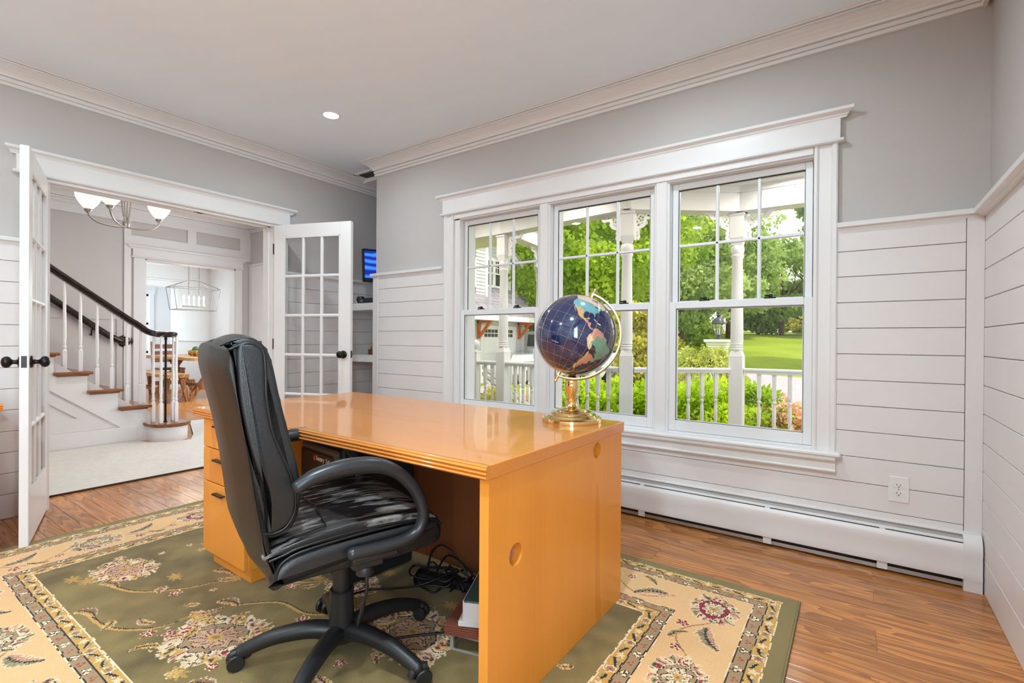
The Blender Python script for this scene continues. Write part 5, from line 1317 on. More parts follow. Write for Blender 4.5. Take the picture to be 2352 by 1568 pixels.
for i, p in enumerate(S):
    t = (S[min(i+1, len(S)-1)]-S[max(i-1, 0)]).normalized(); side = Vector((0, 0, 1)).cross(t).normalized(); upv = t.cross(side)
    rings.append([p - side*a + upv*b for a, b in rp])
obj('handrail', MB().loft(rings), M['rail'], st, smooth=50, world=True)
obj('volute_cap', MB().lathe([(0, 1.090), (.085, 1.090), (.096, 1.098), (.092, 1.108), (.100, 1.120), (.100, 1.134), (.088, 1.146), (.04, 1.152), (0, 1.152)], (-6.03, 2.17, 0), 32), M['rail'], st, smooth=40, world=True)

wr_ = thing('wall_handrail', 'dark wooden handrail with a rosette end fixed to the stair wall', 'handrail', (HX, 1.6, 1.4))
WP = [(HX+.075, y, 1.556-(y-1.503)*.80-.05) for y in (0.7, 1.1, 1.6, 1.95)] + [(HX+.072, 2.06, 1.075), (HX+.06, 2.13, 1.045), (HX+.045, 2.17, 1.04)]
obj('rail_bar', MB().tube(spline(WP, 6), .036, 10), M['rail'], wr_, smooth=60, world=True)
obj('rosette', MB().lathe([(.085, 0), (.082, .012), (.062, .018), (.055, .028), (.03, .034), (0, .036)], (HX, 2.185, 1.04), 8, (1, 0, 0)), M['rail'], wr_, smooth=0, world=True)
for y in (1.2, 1.85): obj('rail_bracket', MB().tube([(HX, y, 1.40-(y-1.5)*.8), (HX+.06, y, 1.39-(y-1.5)*.8), (HX+.075, y, 1.46-(y-1.5)*.8)], .008, 8), M['iron'], wr_, world=True)

# ---- runner carpet laid round the stair
ru = thing('hall_runner', 'pale cream hall carpet runner cut round the foot of the stair', 'carpet', (-5.2, 1.6, 0.0))
poly = [(-4.462, -1.0), (-4.462, 3.40), (-7.05, 3.40), (-7.05, 2.80), (-6.06, 2.445), (-5.76, 2.30), (-5.80, 2.10), (-5.93, 1.98), (-6.136, 1.93), (-6.136, -1.0)]
obj('carpet_pile', MB().prism(poly, 'z', .001, .014), M['carpet'], ru, smooth=0, world=True)
bp_ = [(x, y, .007) for x, y in poly]
obj('carpet_binding', MB().tube(bp_, .007, 6, True, up=(0, 0, 1)), M['binding'], ru, world=True)

# ---- hall chandelier
CH = Vector((-5.42, 1.63, 2.088))
cd = thing('hall_chandelier', 'brushed nickel chandelier with three glowing white glass bowls in the hall', 'chandelier', CH)
shade = glow('lit_bowl_glass', (1.0, 0.92, 0.78), 0.75)
obj('hub', MB().lathe([(0, -.012), (.010, -.010), (.024, 0), (.027, .012), (.027, .045), (.020, .050), (.020, .085), (.010, .09), (0, .09)], n=24), M['nickel'], cd, smooth=40)
obj('stem', MB().lathe([(.008, .08), (.008, .655)], n=12), M['nickel'], cd)
obj('canopy', MB().lathe([(.065, .652), (.065, .64), (.04, .62), (.012, .612), (0, .612)], n=24), M['nickel'], cd, smooth=40)
tocam = math.atan2(-CH.y, -CH.x)
SH = [(0, 0), (.026, 0), (.05, .028), (.074, .064), (.089, .098), (.094, .130), (.090, .130), (.085, .098), (.070, .066), (.046, .032), (.022, .006), (0, .006)]
for ang in (-24, -98, 112):
    a = tocam + math.radians(ang)
    d = Vector((math.cos(a), math.sin(a), 0)); r = .265
    pts = [d*.01 + Vector((0, 0, -.004)), d*.10 + Vector((0, 0, -.004)), d*.20 + Vector((0, 0, .018)), d*(r-.01) + Vector((0, 0, .065)), d*r + Vector((0, 0, .098))]
    ar = obj('arm', MB().tube(spline(pts, 6), .0085, 8), M['nickel'], cd, smooth=60)
    obj('cup', MB().lathe([(0, 0), (.016, 0), (.018, .010), (.026, .012), (.030, .020), (.030, .030), (.022, .032), (0, .032)], d*r + Vector((0, 0, .094)), 20), M['nickel'], ar, smooth=40)
    obj('glass_bowl', MB().lathe(SH, d*r + Vector((0, 0, .124)), 28), shade, ar, smooth=60)
    sp = [d*.02 + Vector((0, 0, .09)), d*.035 + Vector((0, 0, .25)), d*.03 + Vector((0, 0, .45)), Vector((0, 0, .60))]
    obj('strap', MB().tube(spline(sp, 5), .004, 6, flat=2.0), M['nickel'], ar, smooth=60)
    p = CH + d*r + Vector((0, 0, .20)); point_light('chandelier_bulb', p, 6, .04, (1, .86, .68))
area_light('hall_fill_light', (-5.3, .6, HC-.02), (-5.3, .6, 0), .14, .14, 20, (1, .94, .88), 170, 'DISK')  # added fill to lift the hall walls, with no fixture of its own

# ================================================================== DINING ROOM
DX, DYR, DC = -12.1, 5.20, 2.74
mb = MB().box(DX-.15, DX, 1.8, 3.55, 0, DC).box(DX-.15, DX, 4.49, DYR, 0, DC).box(DX-.15, DX, 3.55, 4.49, 2.16, DC)
obj('wall_dining_far', mb, M['trim'], kind=ST)
mb = MB()
for a, b in ((-13.7, -10.75), (-8.3, HX-.12)): mb.box(a, b, DYR, DYR+.15, 0, DC)
mb.box(-10.75, -8.3, DYR, DYR+.15, 0, .75).box(-10.75, -8.3, DYR, DYR+.15, 2.1, DC)
obj('wall_dining_end', mb, M['trim'], kind=ST)
obj('wall_dining_near', MB().box(-13.7, HX-.12, 1.68, 1.8, 0, DC), M['trim'], kind=ST)
mb = MB().box(-13.7, -13.55, 1.8, 4.02, 0, DC).box(-13.7, -13.55, 4.52, DYR, 0, DC).box(-13.7, -13.55, 4.02, 4.52, 0, .72).box(-13.7, -13.55, 4.02, 4.52, 2.1, DC)
obj('wall_beyond', mb, M['trim'], kind=ST)
obj('ceiling_dining', MB().box(-13.7, HX-.12, 1.68, DYR+.15, DC, DC+.15), M['ceil'], kind=ST)
header('trim_27', 'y', 3.46, 4.60, DX, 1, 2.16, .12, .03)
obj('trim_28', MB().box(DX, DX+.025, 4.46, 4.575, 0, 2.16, .003).box(DX, DX+.025, 3.49, 3.58, 0, 2.16, .003), M['trim'], smooth=0, kind=ST)
obj('trim_29', MB().sweep(RAIL, (DX, 4.58, 1.02), (DX, DYR, 1.02), (1, 0, 0), (0, 0, 1)).sweep(RAIL, (DX, DYR, 1.02), (-10.88, DYR, 1.02), (0, -1, 0), (0, 0, 1)), M['trim'], smooth=0, kind=ST)
obj('trim_30', MB().sweep(CROWN, (DX, 1.8, DC), (DX, DYR, DC), (1, 0, 0), (0, 0, 1)).sweep(CROWN, (DX, DYR, DC), (HX-.12, DYR, DC), (0, -1, 0), (0, 0, 1)), M['trim'], smooth=0, kind=ST)
def simple_window(n, axis, a, b, off, s, z0, z1, cols=2):
    w = thing('window_%d' % n, loc=((a+b)/2, off, z0) if axis == 'x' else (off, (a+b)/2, z0), kind=ST)
    m = MB()
    def bx(u0, u1, t0, t1, za, zb, mm=m):
        if axis == 'x': mm.box(u0, u1, off+s*t0, off+s*t1, za, zb)
        else: mm.box(off+s*t0, off+s*t1, u0, u1, za, zb)
    bx(a-.09, a, 0, .025, z0-.04, z1); bx(b, b+.09, 0, .025, z0-.04, z1); bx(a-.11, b+.11, 0, .03, z1, z1+.13); bx(a-.12, b+.12, 0, .06, z1+.13, z1+.16); bx(a-.11, b+.11, 0, .05, z0-.07, z0-.03)
    mid = (z0+z1)/2
    for za, zb in ((z0, z0+.05), (mid-.025, mid+.025), (z1-.05, z1)): bx(a, b, -.09, -.05, za, zb)
    bx(a, a+.045, -.09, -.05, z0, z1); bx(b-.045, b, -.09, -.05, z0, z1)
    obj('window_frame', m, M['trim'], w, smooth=0, world=True)
    for k in range(1, cols):
        q = MB(); c = a+(b-a)*k/cols; bx(c-.01, c+.01, -.08, -.06, mid, z1, q); obj('muntin', q, M['vinyl'], w, smooth=0, world=True)
    q = MB(); bx(a, b, -.08, -.06, (mid+z1)/2-.01, (mid+z1)/2+.01, q); obj('muntin', q, M['vinyl'], w, smooth=0, world=True)
    q = MB(); bx(a+.02, b-.02, -.072, -.068, z0+.02, z1-.02, q); obj('glass_pane', q, M['glass'], w, smooth=0, world=True)
simple_window(6, 'x', -10.75, -8.3, DYR, -1, .75, 2.1, 4)
simple_window(7, 'y', 4.02, 4.52, -13.55, 1, .72, 2.1, 2)
# lantern
LC = Vector((-9.9, 3.995, 0))
ln = thing('lantern_chandelier', 'silver cage lantern with five lit candle bulbs hung on two chains over the table', 'chandelier', (LC.x, LC.y, 1.59))
hx, hy = .15, .33; HX2, HY2 = .17, .385; zb, zt, zr = 0, .395, .535
b4 = [(-hx, -hy), (hx, -hy), (hx, hy), (-hx, hy)]; t4 = [(-HX2, -HY2), (HX2, -HY2), (HX2, HY2), (-HX2, HY2)]
m = MB()
for i in range(4):
    a, b = b4[i], b4[(i+1) % 4]; m.tube([(a[0], a[1], zb), (b[0], b[1], zb)], .0055, 6)
    a, b = t4[i], t4[(i+1) % 4]; m.tube([(a[0], a[1], zt), (b[0], b[1], zt)], .0055, 6)
    m.tube([(b4[i][0], b4[i][1], zb), (t4[i][0], t4[i][1], zt)], .0055, 6)
    e = .085 if t4[i][1] > 0 else -.085
    m.tube([(t4[i][0], t4[i][1], zt), (0, e, zr)], .0055, 6)
m.tube([(0, -.085, zr), (0, .085, zr)], .0055, 6)
obj('cage', m, M['lantern'], ln)
m = MB().box(-.012, .012, -.185, .185, .055, .072)
for e in (-.085, .085): m.tube([(0, e, .06), (0, e, zr)], .006, 6)
obj('candle_bar', m, M['lantern'], ln)
bulbm = glow('candle_bulb', (1, .90, .72), 16)
for k in range(5):
    y = -.165+.0825*k
    c = obj('candle', MB().lathe([(.009, .07), (.022, .095), (.022, .10), (.010, .102), (.010, .19)], (0, y, 0), 10), M['trim'], ln)
    obj('bulb', MB().lathe([(.007, .19), (.014, .21), (.015, .225), (.008, .25), (0, .27)], (0, y, 0), 10), bulbm, c, smooth=60)
    point_light('candle_light', (LC.x, LC.y+y, 1.59+.23), 2.5, .02, (1, .88, .7))
for e in (-.085, .085):
    m = MB(); z = zr+.01; k = 0
    while z < DC-1.59-.03:
        ring = [(.011*math.cos(t), e, z+.019+.019*math.sin(t)) if k % 2 else (0, e+.011*math.cos(t), z+.019+.019*math.sin(t)) for t in [2*PI*j/10 for j in range(10)]]
        m.tube(ring, .0028, 5, True); z += .031; k += 1
    obj('chain', m, M['lantern'], ln)
obj('ceiling_plate', MB().box(-.05, .05, -.16, .16, DC-1.59-.03, DC-1.59, .004), M['nickel'], ln)
area_light('beyond_fill_light', (-12.9, 3.0, 1.5), (-12.9, 4.6, 1.3), 1.0, 1.4, 40, DAY)  # added fill for the dark room beyond, standing apart from its window
area_light('dining_fill_light', (-8.8, 3.2, DC-.02), (-8.8, 3.2, 0), .2, .2, 36, CAN, 170, 'DISK')  # extra fill added besides the lantern; the dining ceiling has no such fixture

# table, bench, chairs, bowl
TX0, TX1, TY0, TY1, TTZ = -11.35, -9.37, 3.72, 4.62, .742
tb = thing('dining_table', 'thick light brown plank dining table on crossed angled legs', 'table', ((TX0+TX1)/2, (TY0+TY1)/2, 0))
for k in range(5): obj('plank', MB().box(TX0+.1, TX1-.1, TY0+.18*k+.001, TY0+.18*(k+1)-.001, TTZ-.055, TTZ, .004), M['tablew'], tb, smooth=0, world=True)
for x in (TX0, TX1-.1): obj('end_board', MB().box(x, x+.1, TY0, TY1, TTZ-.055, TTZ, .004), M['tablew'], tb, smooth=0, world=True)
for x in (TX0+.22, TX1-.26):
    yc = (TY0+TY1)/2
    for s in (-1, 1):
        obj('leg', MB().prism([(yc-s*.36-.045, 0), (yc-s*.36+.045, 0), (yc+s*.10+.045, TTZ-.055), (yc+s*.10-.045, TTZ-.055)], 'x', x-.035+s*.036, x+.035+s*.036), M['tabled'], tb, smooth=0, world=True)
    obj('cross_bar', MB().box(x-.03, x+.03, yc-.34, yc+.34, .16, .235, .003), M['tabled'], tb, smooth=0, world=True)
obj('stretcher', MB().box(TX0+.25, TX1-.28, (TY0+TY1)/2-.03, (TY0+TY1)/2+.03, .17, .23, .003), M['tabled'], tb, smooth=0, world=True)
BX0, BX1, BY0, BY1, BZ = -10.95, -9.22, 3.34, 3.66, .475
bn = thing('dining_bench', 'light brown wooden bench with splayed legs in front of the dining table', 'bench', ((BX0+BX1)/2, (BY0+BY1)/2, 0))
for k in range(2): obj('plank', MB().box(BX0, BX1, BY0+.16*k+.001, BY0+.16*(k+1)-.001, BZ-.06, BZ, .004), M['tablew'], bn, smooth=0, world=True)
for x, sx in ((BX0+.18, 1), (BX1-.18, -1)):
    for y, sy in ((BY0+.06, -1), (BY1-.06, 1)):
        m = MB(); w_ = .032
        m.loft([[(x-sx*.0+ax*w_, y+ay*w_, BZ-.06) for ax, ay in ((-1,-1),(1,-1),(1,1),(-1,1))], [(x-sx*.10+ax*w_, y+sy*.07+ay*w_, 0) for ax, ay in ((-1,-1),(1,-1),(1,1),(-1,1))]])
        obj('leg', m, M['tabled'], bn, smooth=0, world=True)
    obj('cross_bar', MB().box(x-sx*.06-.02, x-sx*.06+.02, BY0-.0, BY1+.0, .15, .20), M['tabled'], bn, smooth=0, world=True)
obj('stretcher', MB().box(BX0+.13, BX1-.13, (BY0+BY1)/2-.02, (BY0+BY1)/2+.02, .155, .195), M['tabled'], bn, smooth=0, world=True)
def dining_chair(x, y, rz, label):
    c = thing('dining_chair', label, 'chair', (x, y, 0), rz, 'dining chairs')
    obj('seat', MB().box(-.23, .23, -.21, .22, .43, .465, .006), M['chairw'], c, smooth=0)
    for sx in (-1, 1):
        obj('leg', MB().loft([[(sx*.20+a*.022, -.18+b*.022, .43) for a, b in ((-1,-1),(1,-1),(1,1),(-1,1))], [(sx*.205+a*.02, -.20+b*.02, 0) for a, b in ((-1,-1),(1,-1),(1,1),(-1,1))]]), M['chairw'], c, smooth=0)
        obj('back_post', MB().loft([[(sx*.20+a*.022, q+b*.022, z) for a, b in ((-1,-1),(1,-1),(1,1),(-1,1))] for q, z in ((.25, 0), (.20, .45), (.28, 1.0))]), M['chairw'], c, smooth=0)
    for z, q in ((.62, .226), (.76, .245), (.90, .265)): obj('back_slat', MB().box(-.19, .19, q-.012, q+.012, z-.045, z+.045, .004), M['chairw'], c, smooth=0)
    for z, q in ((.20, -.19), (.16, .22)): obj('stretcher', MB().box(-.20, .20, q-.012, q+.012, z-.018, z+.018), M['chairw'], c, smooth=0)
    return c
c1 = dining_chair(-11.62, 4.22, math.radians(90), 'brown wooden dining chair with a slatted back at the far end of the table')
dup(c1, (-9.75, 4.72, 0), math.radians(-10), 'brown wooden dining chair tucked behind the near end of the table')
bw = thing('fruit_bowl', 'round light wooden bowl holding green balls on the dining table', 'bowl', (-9.95, 4.07, TTZ))
obj('bowl_body', MB().lathe([(0, 0), (.05, 0), (.055, .006), (.10, .035), (.135, .075), (.15, .108), (.145, .110), (.128, .078), (.095, .042), (.05, .016), (0, .014)], n=32), M['tablew'], bw, smooth=60)
for k, (a, b, z, r, g) in enumerate(((-.05, -.07, .085, .055, (84, 112, 40)), (.05, -.05, .09, .05, (60, 84, 34)), (-.01, .05, .09, .055, (104, 140, 48)), (0, -.02, .15, .056, (60, 86, 36)), (.06, .05, .12, .045, (130, 168, 70)))):
    obj('moss_ball', MB().sphere((0, 0, 0), r, 16, 10), paint('moss_%d' % k, srgb(*g), .9, var=.25, scale=40, bump=.6, bscale=90), label=['mid green moss ball at the left of the wooden bowl', 'dark green moss ball at the back of the wooden bowl', 'olive green moss ball at the right of the wooden bowl', 'dark moss ball topmost in the wooden bowl', 'small pale green ball in the wooden bowl'][k], cat='ball', group='green balls in the bowl', loc=(-9.95+a, 4.07+b, TTZ+z-.018), smooth=60)
# ================================================================== PORCH
M['pw'] = paint('white_porch_paint', srgb(232, 230, 226), .45, var=.015)
M['side'] = paint('white_siding', srgb(208, 208, 206), .5, var=.02)
PZ = -0.10
obj('porch_floor', MB().prism([(-6.5, 3.19), (5.5, 3.19), (5.5, 5.75), (-0.9, 5.75), (-2.0, 5.05), (-4.4, 5.25), (-6.5, 5.25)], 'z', PZ-.12, PZ), paint('porch_boards', srgb(168, 164, 160), .6), smooth=0, kind=ST)
PCZ = 2.66
obj('porch_ceiling', MB().prism([(-6.5, 3.19), (6.5, 3.19), (6.5, 6.0), (-0.8, 6.0), (-2.1, 5.2), (-4.0, 5.4), (-4.0, 6.6), (-6.5, 6.6)], 'z', PCZ, PCZ+.20), M['pw'], smooth=0, kind=ST)
PL, PM, PR, PN_, PF = (-3.66, 5.03), (-1.93, 4.80), (-1.01, 5.50), (-4.13, 5.04), (-3.80, 6.12)
def beam(n, a, b, w=.17):
    A = Vector((a[0], a[1], 0)); B = Vector((b[0], b[1], 0)); t = (B-A).normalized(); s = Vector((-t.y, t.x, 0))
    m = MB(); rings = []
    for p in (A-t*.085, B+t*.085): rings.append([tuple(p+s*(k*w/2)+Vector((0, 0, z))) for k, z in ((-1, 2.42), (1, 2.42), (1, PCZ), (-1, PCZ))])
    m.loft(rings)
    for z0, z1, e in ((2.412, 2.445, .012), (2.60, PCZ+.01, .015)):
        m.loft([[tuple(p+s*(k*(w/2+e))+Vector((0, 0, z))) for k, z in ((-1, z0), (1, z0), (1, z1), (-1, z1))] for p in (A, B)])
    return obj('trim_%d' % n, m, M['pw'], smooth=0, kind=ST)
beam(31, (-6.5, 5.2), PL); beam(32, PL, PM); beam(33, PM, PR); beam(34, PR, (6.0, 5.50)); beam(35, PL, PF)
def post(c, rz, label):
    p = thing('porch_post', label, 'post', (c[0], c[1], PZ), rz, 'turned porch posts')
    o = -PZ
    m = MB().box(-.068, .068, -.068, .068, 0, .93+o, .006)
    m.loft([[(-.068,-.068,.93+o),(.068,-.068,.93+o),(.068,.068,.93+o),(-.068,.068,.93+o)], [(-.048,-.048,.995+o),(.048,-.048,.995+o),(.048,.048,.995+o),(-.048,.048,.995+o)]])
    obj('post_base', m, M['pw'], p, smooth=0)
    obj('turned_shaft', MB().lathe([(.05, .985+o), (.058, .995+o), (.062, 1.01+o), (.055, 1.022+o), (.062, 1.034+o), (.055, 1.046+o), (.062, 1.058+o), (.058, 1.07+o), (.062, 1.10+o), (.055, 1.6+o), (.050, 1.94+o), (.060, 1.955+o), (.062, 1.975+o), (.052, 1.985+o), (.060, 2.00+o), (.066, 2.03+o), (.062, 2.065+o), (.052, 2.08+o)], n=24), M['pw'], p, smooth=35)
    m = MB().box(-.068, .068, -.068, .068, 2.15+o, 2.42+o, .004)
    m.loft([[(-.05,-.05,2.08+o),(.05,-.05,2.08+o),(.05,.05,2.08+o),(-.05,.05,2.08+o)], [(-.068,-.068,2.15+o),(.068,-.068,2.15+o),(.068,.068,2.15+o),(-.068,.068,2.15+o)]])
    m.box(-.078, .078, -.078, .078, 2.375+o, 2.41+o, .008)
    obj('post_cap', m, M['pw'], p, smooth=0)
    return p
post(PR, 0, 'turned white porch post seen through the right window')
post(PM, math.radians(20), 'turned white porch post seen through the middle window')
post(PL, math.radians(-5), 'nearer turned white porch post seen through the left window')
post(PF, 0, 'farther turned white porch post behind the globe edge in the left window')
nw = thing('newel_post', 'square white newel post with a ball top at the porch steps', 'post', (PN_[0], PN_[1], PZ), .1)
obj('newel_body', MB().box(-.055, .055, -.055, .055, 0, 1.03, .004).box(-.062, .062, -.062, .062, 1.015, 1.035, .004), M['pw'], nw, smooth=0)
obj('ball_finial', MB().lathe([(.034, 1.035), (.034, 1.05), (.026, 1.056), (.022, 1.062)], n=20).sphere((0, 0, 1.125), .066, 24, 14), M['pw'], nw, smooth=50)
BALP = [(.0, 0)]
def porch_baluster():
    m = MB().box(-.0185, .0185, -.0185, .0185, 0, .07, .002).box(-.0185, .0185, -.0185, .0185, .46, .70, .002)
    m.lathe([(.0185, .07), (.012, .082), (.0185, .10), (.0185, .112), (.011, .125), (.013, .16), (.0185, .24), (.0190, .30), (.0165, .36), (.011, .395), (.0185, .408), (.0185, .42), (.012, .432), (.0185, .448), (.0185, .46)], n=12)
    return mesh_from('baluster', m, M['pw'], 40)
pbm = porch_baluster()
def railing(a, b, label, z_top=.815, e=.075):
    A = Vector((a[0], a[1], 0)); B = Vector((b[0], b[1], 0)); t = (B-A).normalized(); L = (B-A).length-2*e; A = A+t*e
    r = thing('porch_railing', label, 'railing', (A.x, A.y, PZ), math.atan2(t.y, t.x), 'porch railings')
    o = -PZ
    obj('top_rail', MB().sweep([(-.034, z_top+o-.052), (.034, z_top+o-.052), (.038, z_top+o-.03), (.044, z_top+o-.024), (.044, z_top+o-.008), (.03, z_top+o), (-.03, z_top+o), (-.044, z_top+o-.008), (-.044, z_top+o-.024), (-.038, z_top+o-.03)], (0, 0, 0), (L, 0, 0), (0, 1, 0), (0, 0, 1)), M['pw'], r, smooth=0)
    obj('bottom_rail', MB().box(0, L, -.03, .03, .10, .163, .006), M['pw'], r, smooth=0)
    n = max(1, int(round(L/.138))-1)
    for k in range(n): share('baluster', pbm, r, (L*(k+1)/(n+1), 0, .163))
    return r
railing(PR, (4.6, 5.50), 'white spindle railing right of the post in the right window')
railing(PM, PR, 'white spindle railing between the middle and right window posts')
railing(PL, PM, 'white spindle railing running behind the globe')
railing(PN_, PL, 'short white spindle railing between the ball newel and the nearer porch post', e=.06)
railing(PL, PF, 'white spindle railing running out between the two posts of the left window')
sr = thing('stair_rail', 'sloping white hand rail going down the porch steps', 'railing', (-4.08, 5.15, .70))
for dz in (0, -.09): obj('sloping_bar', MB().loft([[(-.02, 0, dz), (.02, 0, dz), (.02, 0, dz+.045), (-.02, 0, dz+.045)], [(.25, 1.4, dz-.95), (.29, 1.4, dz-.95), (.29, 1.4, dz-.905), (.25, 1.4, dz-.905)]]), M['pw'], sr, smooth=0)
def bracket(c, d, label):
    """pierced scroll bracket in the corner of post and beam; D = direction away from the post."""
    d = Vector((d[0], d[1], 0)).normalized()
    b = thing('scroll_bracket', label, 'bracket', (c[0]+d.x*.068, c[1]+d.y*.068, 2.42), math.atan2(d.y, d.x), 'pierced porch brackets')
    m = MB()
    m.prism([(0, 0), (.30, 0), (.30, -.022), (0, -.022)], 'y', -.012, .012); m.prism([(0, 0), (.026, 0), (.026, -.30), (0, -.30)], 'y', -.012, .012)
    obj('bracket_frame', m, M['pw'], b, smooth=0)
    m = MB()
    outer = []
    for k in range(25):
        t = k/24; a = PI/2*t; R_ = .255 + .018*math.sin(t*PI*6)
        outer.append((.30-R_*math.sin(a)*1.0, -.30+R_*math.cos(a)*1.0))
    inner = [(x-.035*(.7), z+.035*.7) for x, z in outer]
    for (p0, p1, q1, q0) in zip(outer, outer[1:], inner[1:], inner): m.prism([p0, p1, q1, q0], 'y', -.011, .011)
    for cx, cz, r in ((.075, -.075, .040), (.150, -.050, .026), (.052, -.150, .026), (.215, -.035, .020), (.036, -.215, .020), (.115, -.115, .018)):
        m.tube([(cx+r*math.cos(2*PI*k/16), 0, cz+r*math.sin(2*PI*k/16)) for k in range(16)], .011, 6, True)
    for k in range(5): m.tube([(.075, 0, -.075), (.075+.04*math.cos(2*PI*k/5), 0, -.075+.04*math.sin(2*PI*k/5))], .006, 5)
    obj('scrollwork', m, M['pw'], b, smooth=40)
nd = lambda a, b: (b[0]-a[0], b[1]-a[1])
bracket(PR, nd(PR, PM), 'white pierced scroll bracket left of the post in the right window')
bracket(PR, (1, 0), 'white pierced scroll bracket right of the post in the right window')
bracket(PM, nd(PM, PL), 'white pierced scroll bracket left of the post in the middle window')
bracket(PM, nd(PM, PR), 'white pierced scroll bracket right of the post in the middle window')
bracket(PL, nd(PL, PM), 'white pierced scroll bracket on the nearer post in the left window')
bracket(PF, nd(PF, PL), 'white pierced scroll bracket on the farther post in the left window')
for (x_, y_) in ((-0.46, 5.20), (-2.55, 4.3), (-3.9, 4.3), (-1.1, 4.3), (0.9, 4.3), (-5.2, 4.3)):
    area_light('porch_fill_light', (x_, y_, PCZ-.012), (x_, y_, 0), .12, .12, 11, (1, .97, .93), 175, 'DISK')  # fills added to lighten the porch; its ceiling carries no lamps

# ================================================================== GROUND
def gz(x, y):
    r = math.hypot(x, y); d = .574*-x + .819*y
    z = -0.80
    u = min(1, max(0, (-x-4.2)/2.5))*min(1, max(0, (24-y)/4)); z += .46*u*u*(3-2*u)
    if d > 22: z += min(1, (d-22)/26)*2.55
    if d > 48: z += (d-48)*.03
    return z
m = MB(); N_ = 46; gx = np.linspace(-46, 34, N_); gy = np.linspace(3.3, 92, N_)
m.add([(x, y, gz(x, y)) for y in gy for x in gx], [(j*N_+i, j*N_+i+1, (j+1)*N_+i+1, (j+1)*N_+i) for j in range(N_-1) for i in range(N_-1)])
def lawn_mat():
    mt, t, B, N, L = new_mat('lawn_grass'); tc = N.new('ShaderNodeTexCoord')
    n1 = N.new('ShaderNodeTexNoise'); n1.inputs['Scale'].default_value = .25; n1.inputs['Detail'].default_value = 6
    n2 = N.new('ShaderNodeTexNoise'); n2.inputs['Scale'].default_value = 14; n2.inputs['Detail'].default_value = 4
    L.new(tc.outputs['Object'], n1.inputs['Vector']); L.new(tc.outputs['Object'], n2.inputs['Vector'])
    mx = N.new('ShaderNodeMix'); mx.data_type = 'FLOAT'; mx.inputs[0].default_value = .5; L.new(n1.outputs['Fac'], mx.inputs[2]); L.new(n2.outputs['Fac'], mx.inputs[3])
    r = ramp_node(N, [(.32, srgb(108, 128, 28)), (.68, srgb(158, 172, 58))]); L.new(mx.outputs[0], r.inputs[0]); L.new(r.outputs[0], B.inputs['Base Color'])
    B.inputs['Roughness'].default_value = .95; B.inputs['Specular IOR Level'].default_value = .1
    return mt
obj('ground', m, lawn_mat(), smooth=60, kind=ST)
def strip(name, pts, w, mat, dz=.03):
    m = MB(); L = []
    for i, p in enumerate(pts):
        a = Vector(pts[max(i-1, 0)]); b = Vector(pts[min(i+1, len(pts)-1)]); t = (b-a).normalized(); s = Vector((-t.y, t.x))*w/2
        for q in (Vector(p)+s, Vector(p)-s): L.append((q.x, q.y, gz(q.x, q.y)+dz))
    n = len(pts); m.add(L, [(2*i, 2*i+1, 2*i+3, 2*i+2) for i in range(n-1)])
    return obj(name, m, mat, smooth=0, kind=ST)
asph = paint('pinkish_asphalt', srgb(176, 164, 164), .9, var=.08, scale=2)
strip('driveway', [(-6.4 + 1.0*k, 21.2 + .05*k) for k in range(0, 24)], 11.0, asph, .06)
strip('parking_apron', [(-9.9, 13.0), (-8.0, 14.0), (-6.5, 17.0)], 7.0, asph, .05)
def at_d(px, d):
    l = (px-1176)/1126*d; return (-.574*d + .819*l, .819*d + .574*l)
strip('street', [at_d(p, 49.5) for p in range(-400, 2800, 200)], 2.2, paint('pale_street', srgb(214, 212, 208), .9), .16)
strip('garden_bed', [(-7 + 1.0*k, 7.0) for k in range(16)], 2.4, paint('bark_mulch', srgb(120, 84, 60), .95, var=.3, scale=12), .02)

# ================================================================== PLANTS
LM = {
 'maple': leaf_mat('maple_leaf', srgb(112, 152, 26), srgb(222, 240, 84), .5, 1.0),
 'green': leaf_mat('green_leaf', srgb(120, 152, 72), srgb(214, 228, 142), .5, .7),
 'deep': leaf_mat('deep_green_leaf', srgb(90, 124, 54), srgb(188, 210, 114), .45, .8),
 'hedge': leaf_mat('bright_hedge_leaf', srgb(120, 166, 14), srgb(226, 246, 60), .5, 3.0),
 'spruce': leaf_mat('yellow_green_needle', srgb(150, 166, 66), srgb(232, 232, 136), .4, 4.0),
 'gold': leaf_mat('golden_leaf', srgb(150, 150, 50), srgb(228, 218, 104), .4, 2.0),
 'orange': leaf_mat('orange_cream_petal', srgb(206, 128, 84), srgb(250, 222, 178), .35, 5.0),
}
bark = wood('tree_bark', srgb(70, 54, 42), srgb(120, 98, 80), 'z', .6, .9, 0, rings=5)
barkred = wood('pine_bark', srgb(128, 90, 70), srgb(178, 136, 108), 'z', .6, .9, 0, rings=5)
def leaf_quads(rng, P, size, droop=0.0, ratio=.5, outward=None):
    n = len(P); a = rng.normal(size=(n, 3)); a /= np.linalg.norm(a, axis=1)[:, None]
    if outward is not None: a = a*.8 + outward
    a[:, 2] -= droop; a /= np.linalg.norm(a, axis=1)[:, None]
    b = rng.normal(size=(n, 3)); b -= a*(a*b).sum(1)[:, None]; b /= np.linalg.norm(b, axis=1)[:, None]
    s = size*(.6+.8*rng.random((n, 1))); w = s*ratio
    return np.stack([P, P+a*s*.5+b*w*.5, P+a*s, P+a*s*.5-b*w*.5], 1)
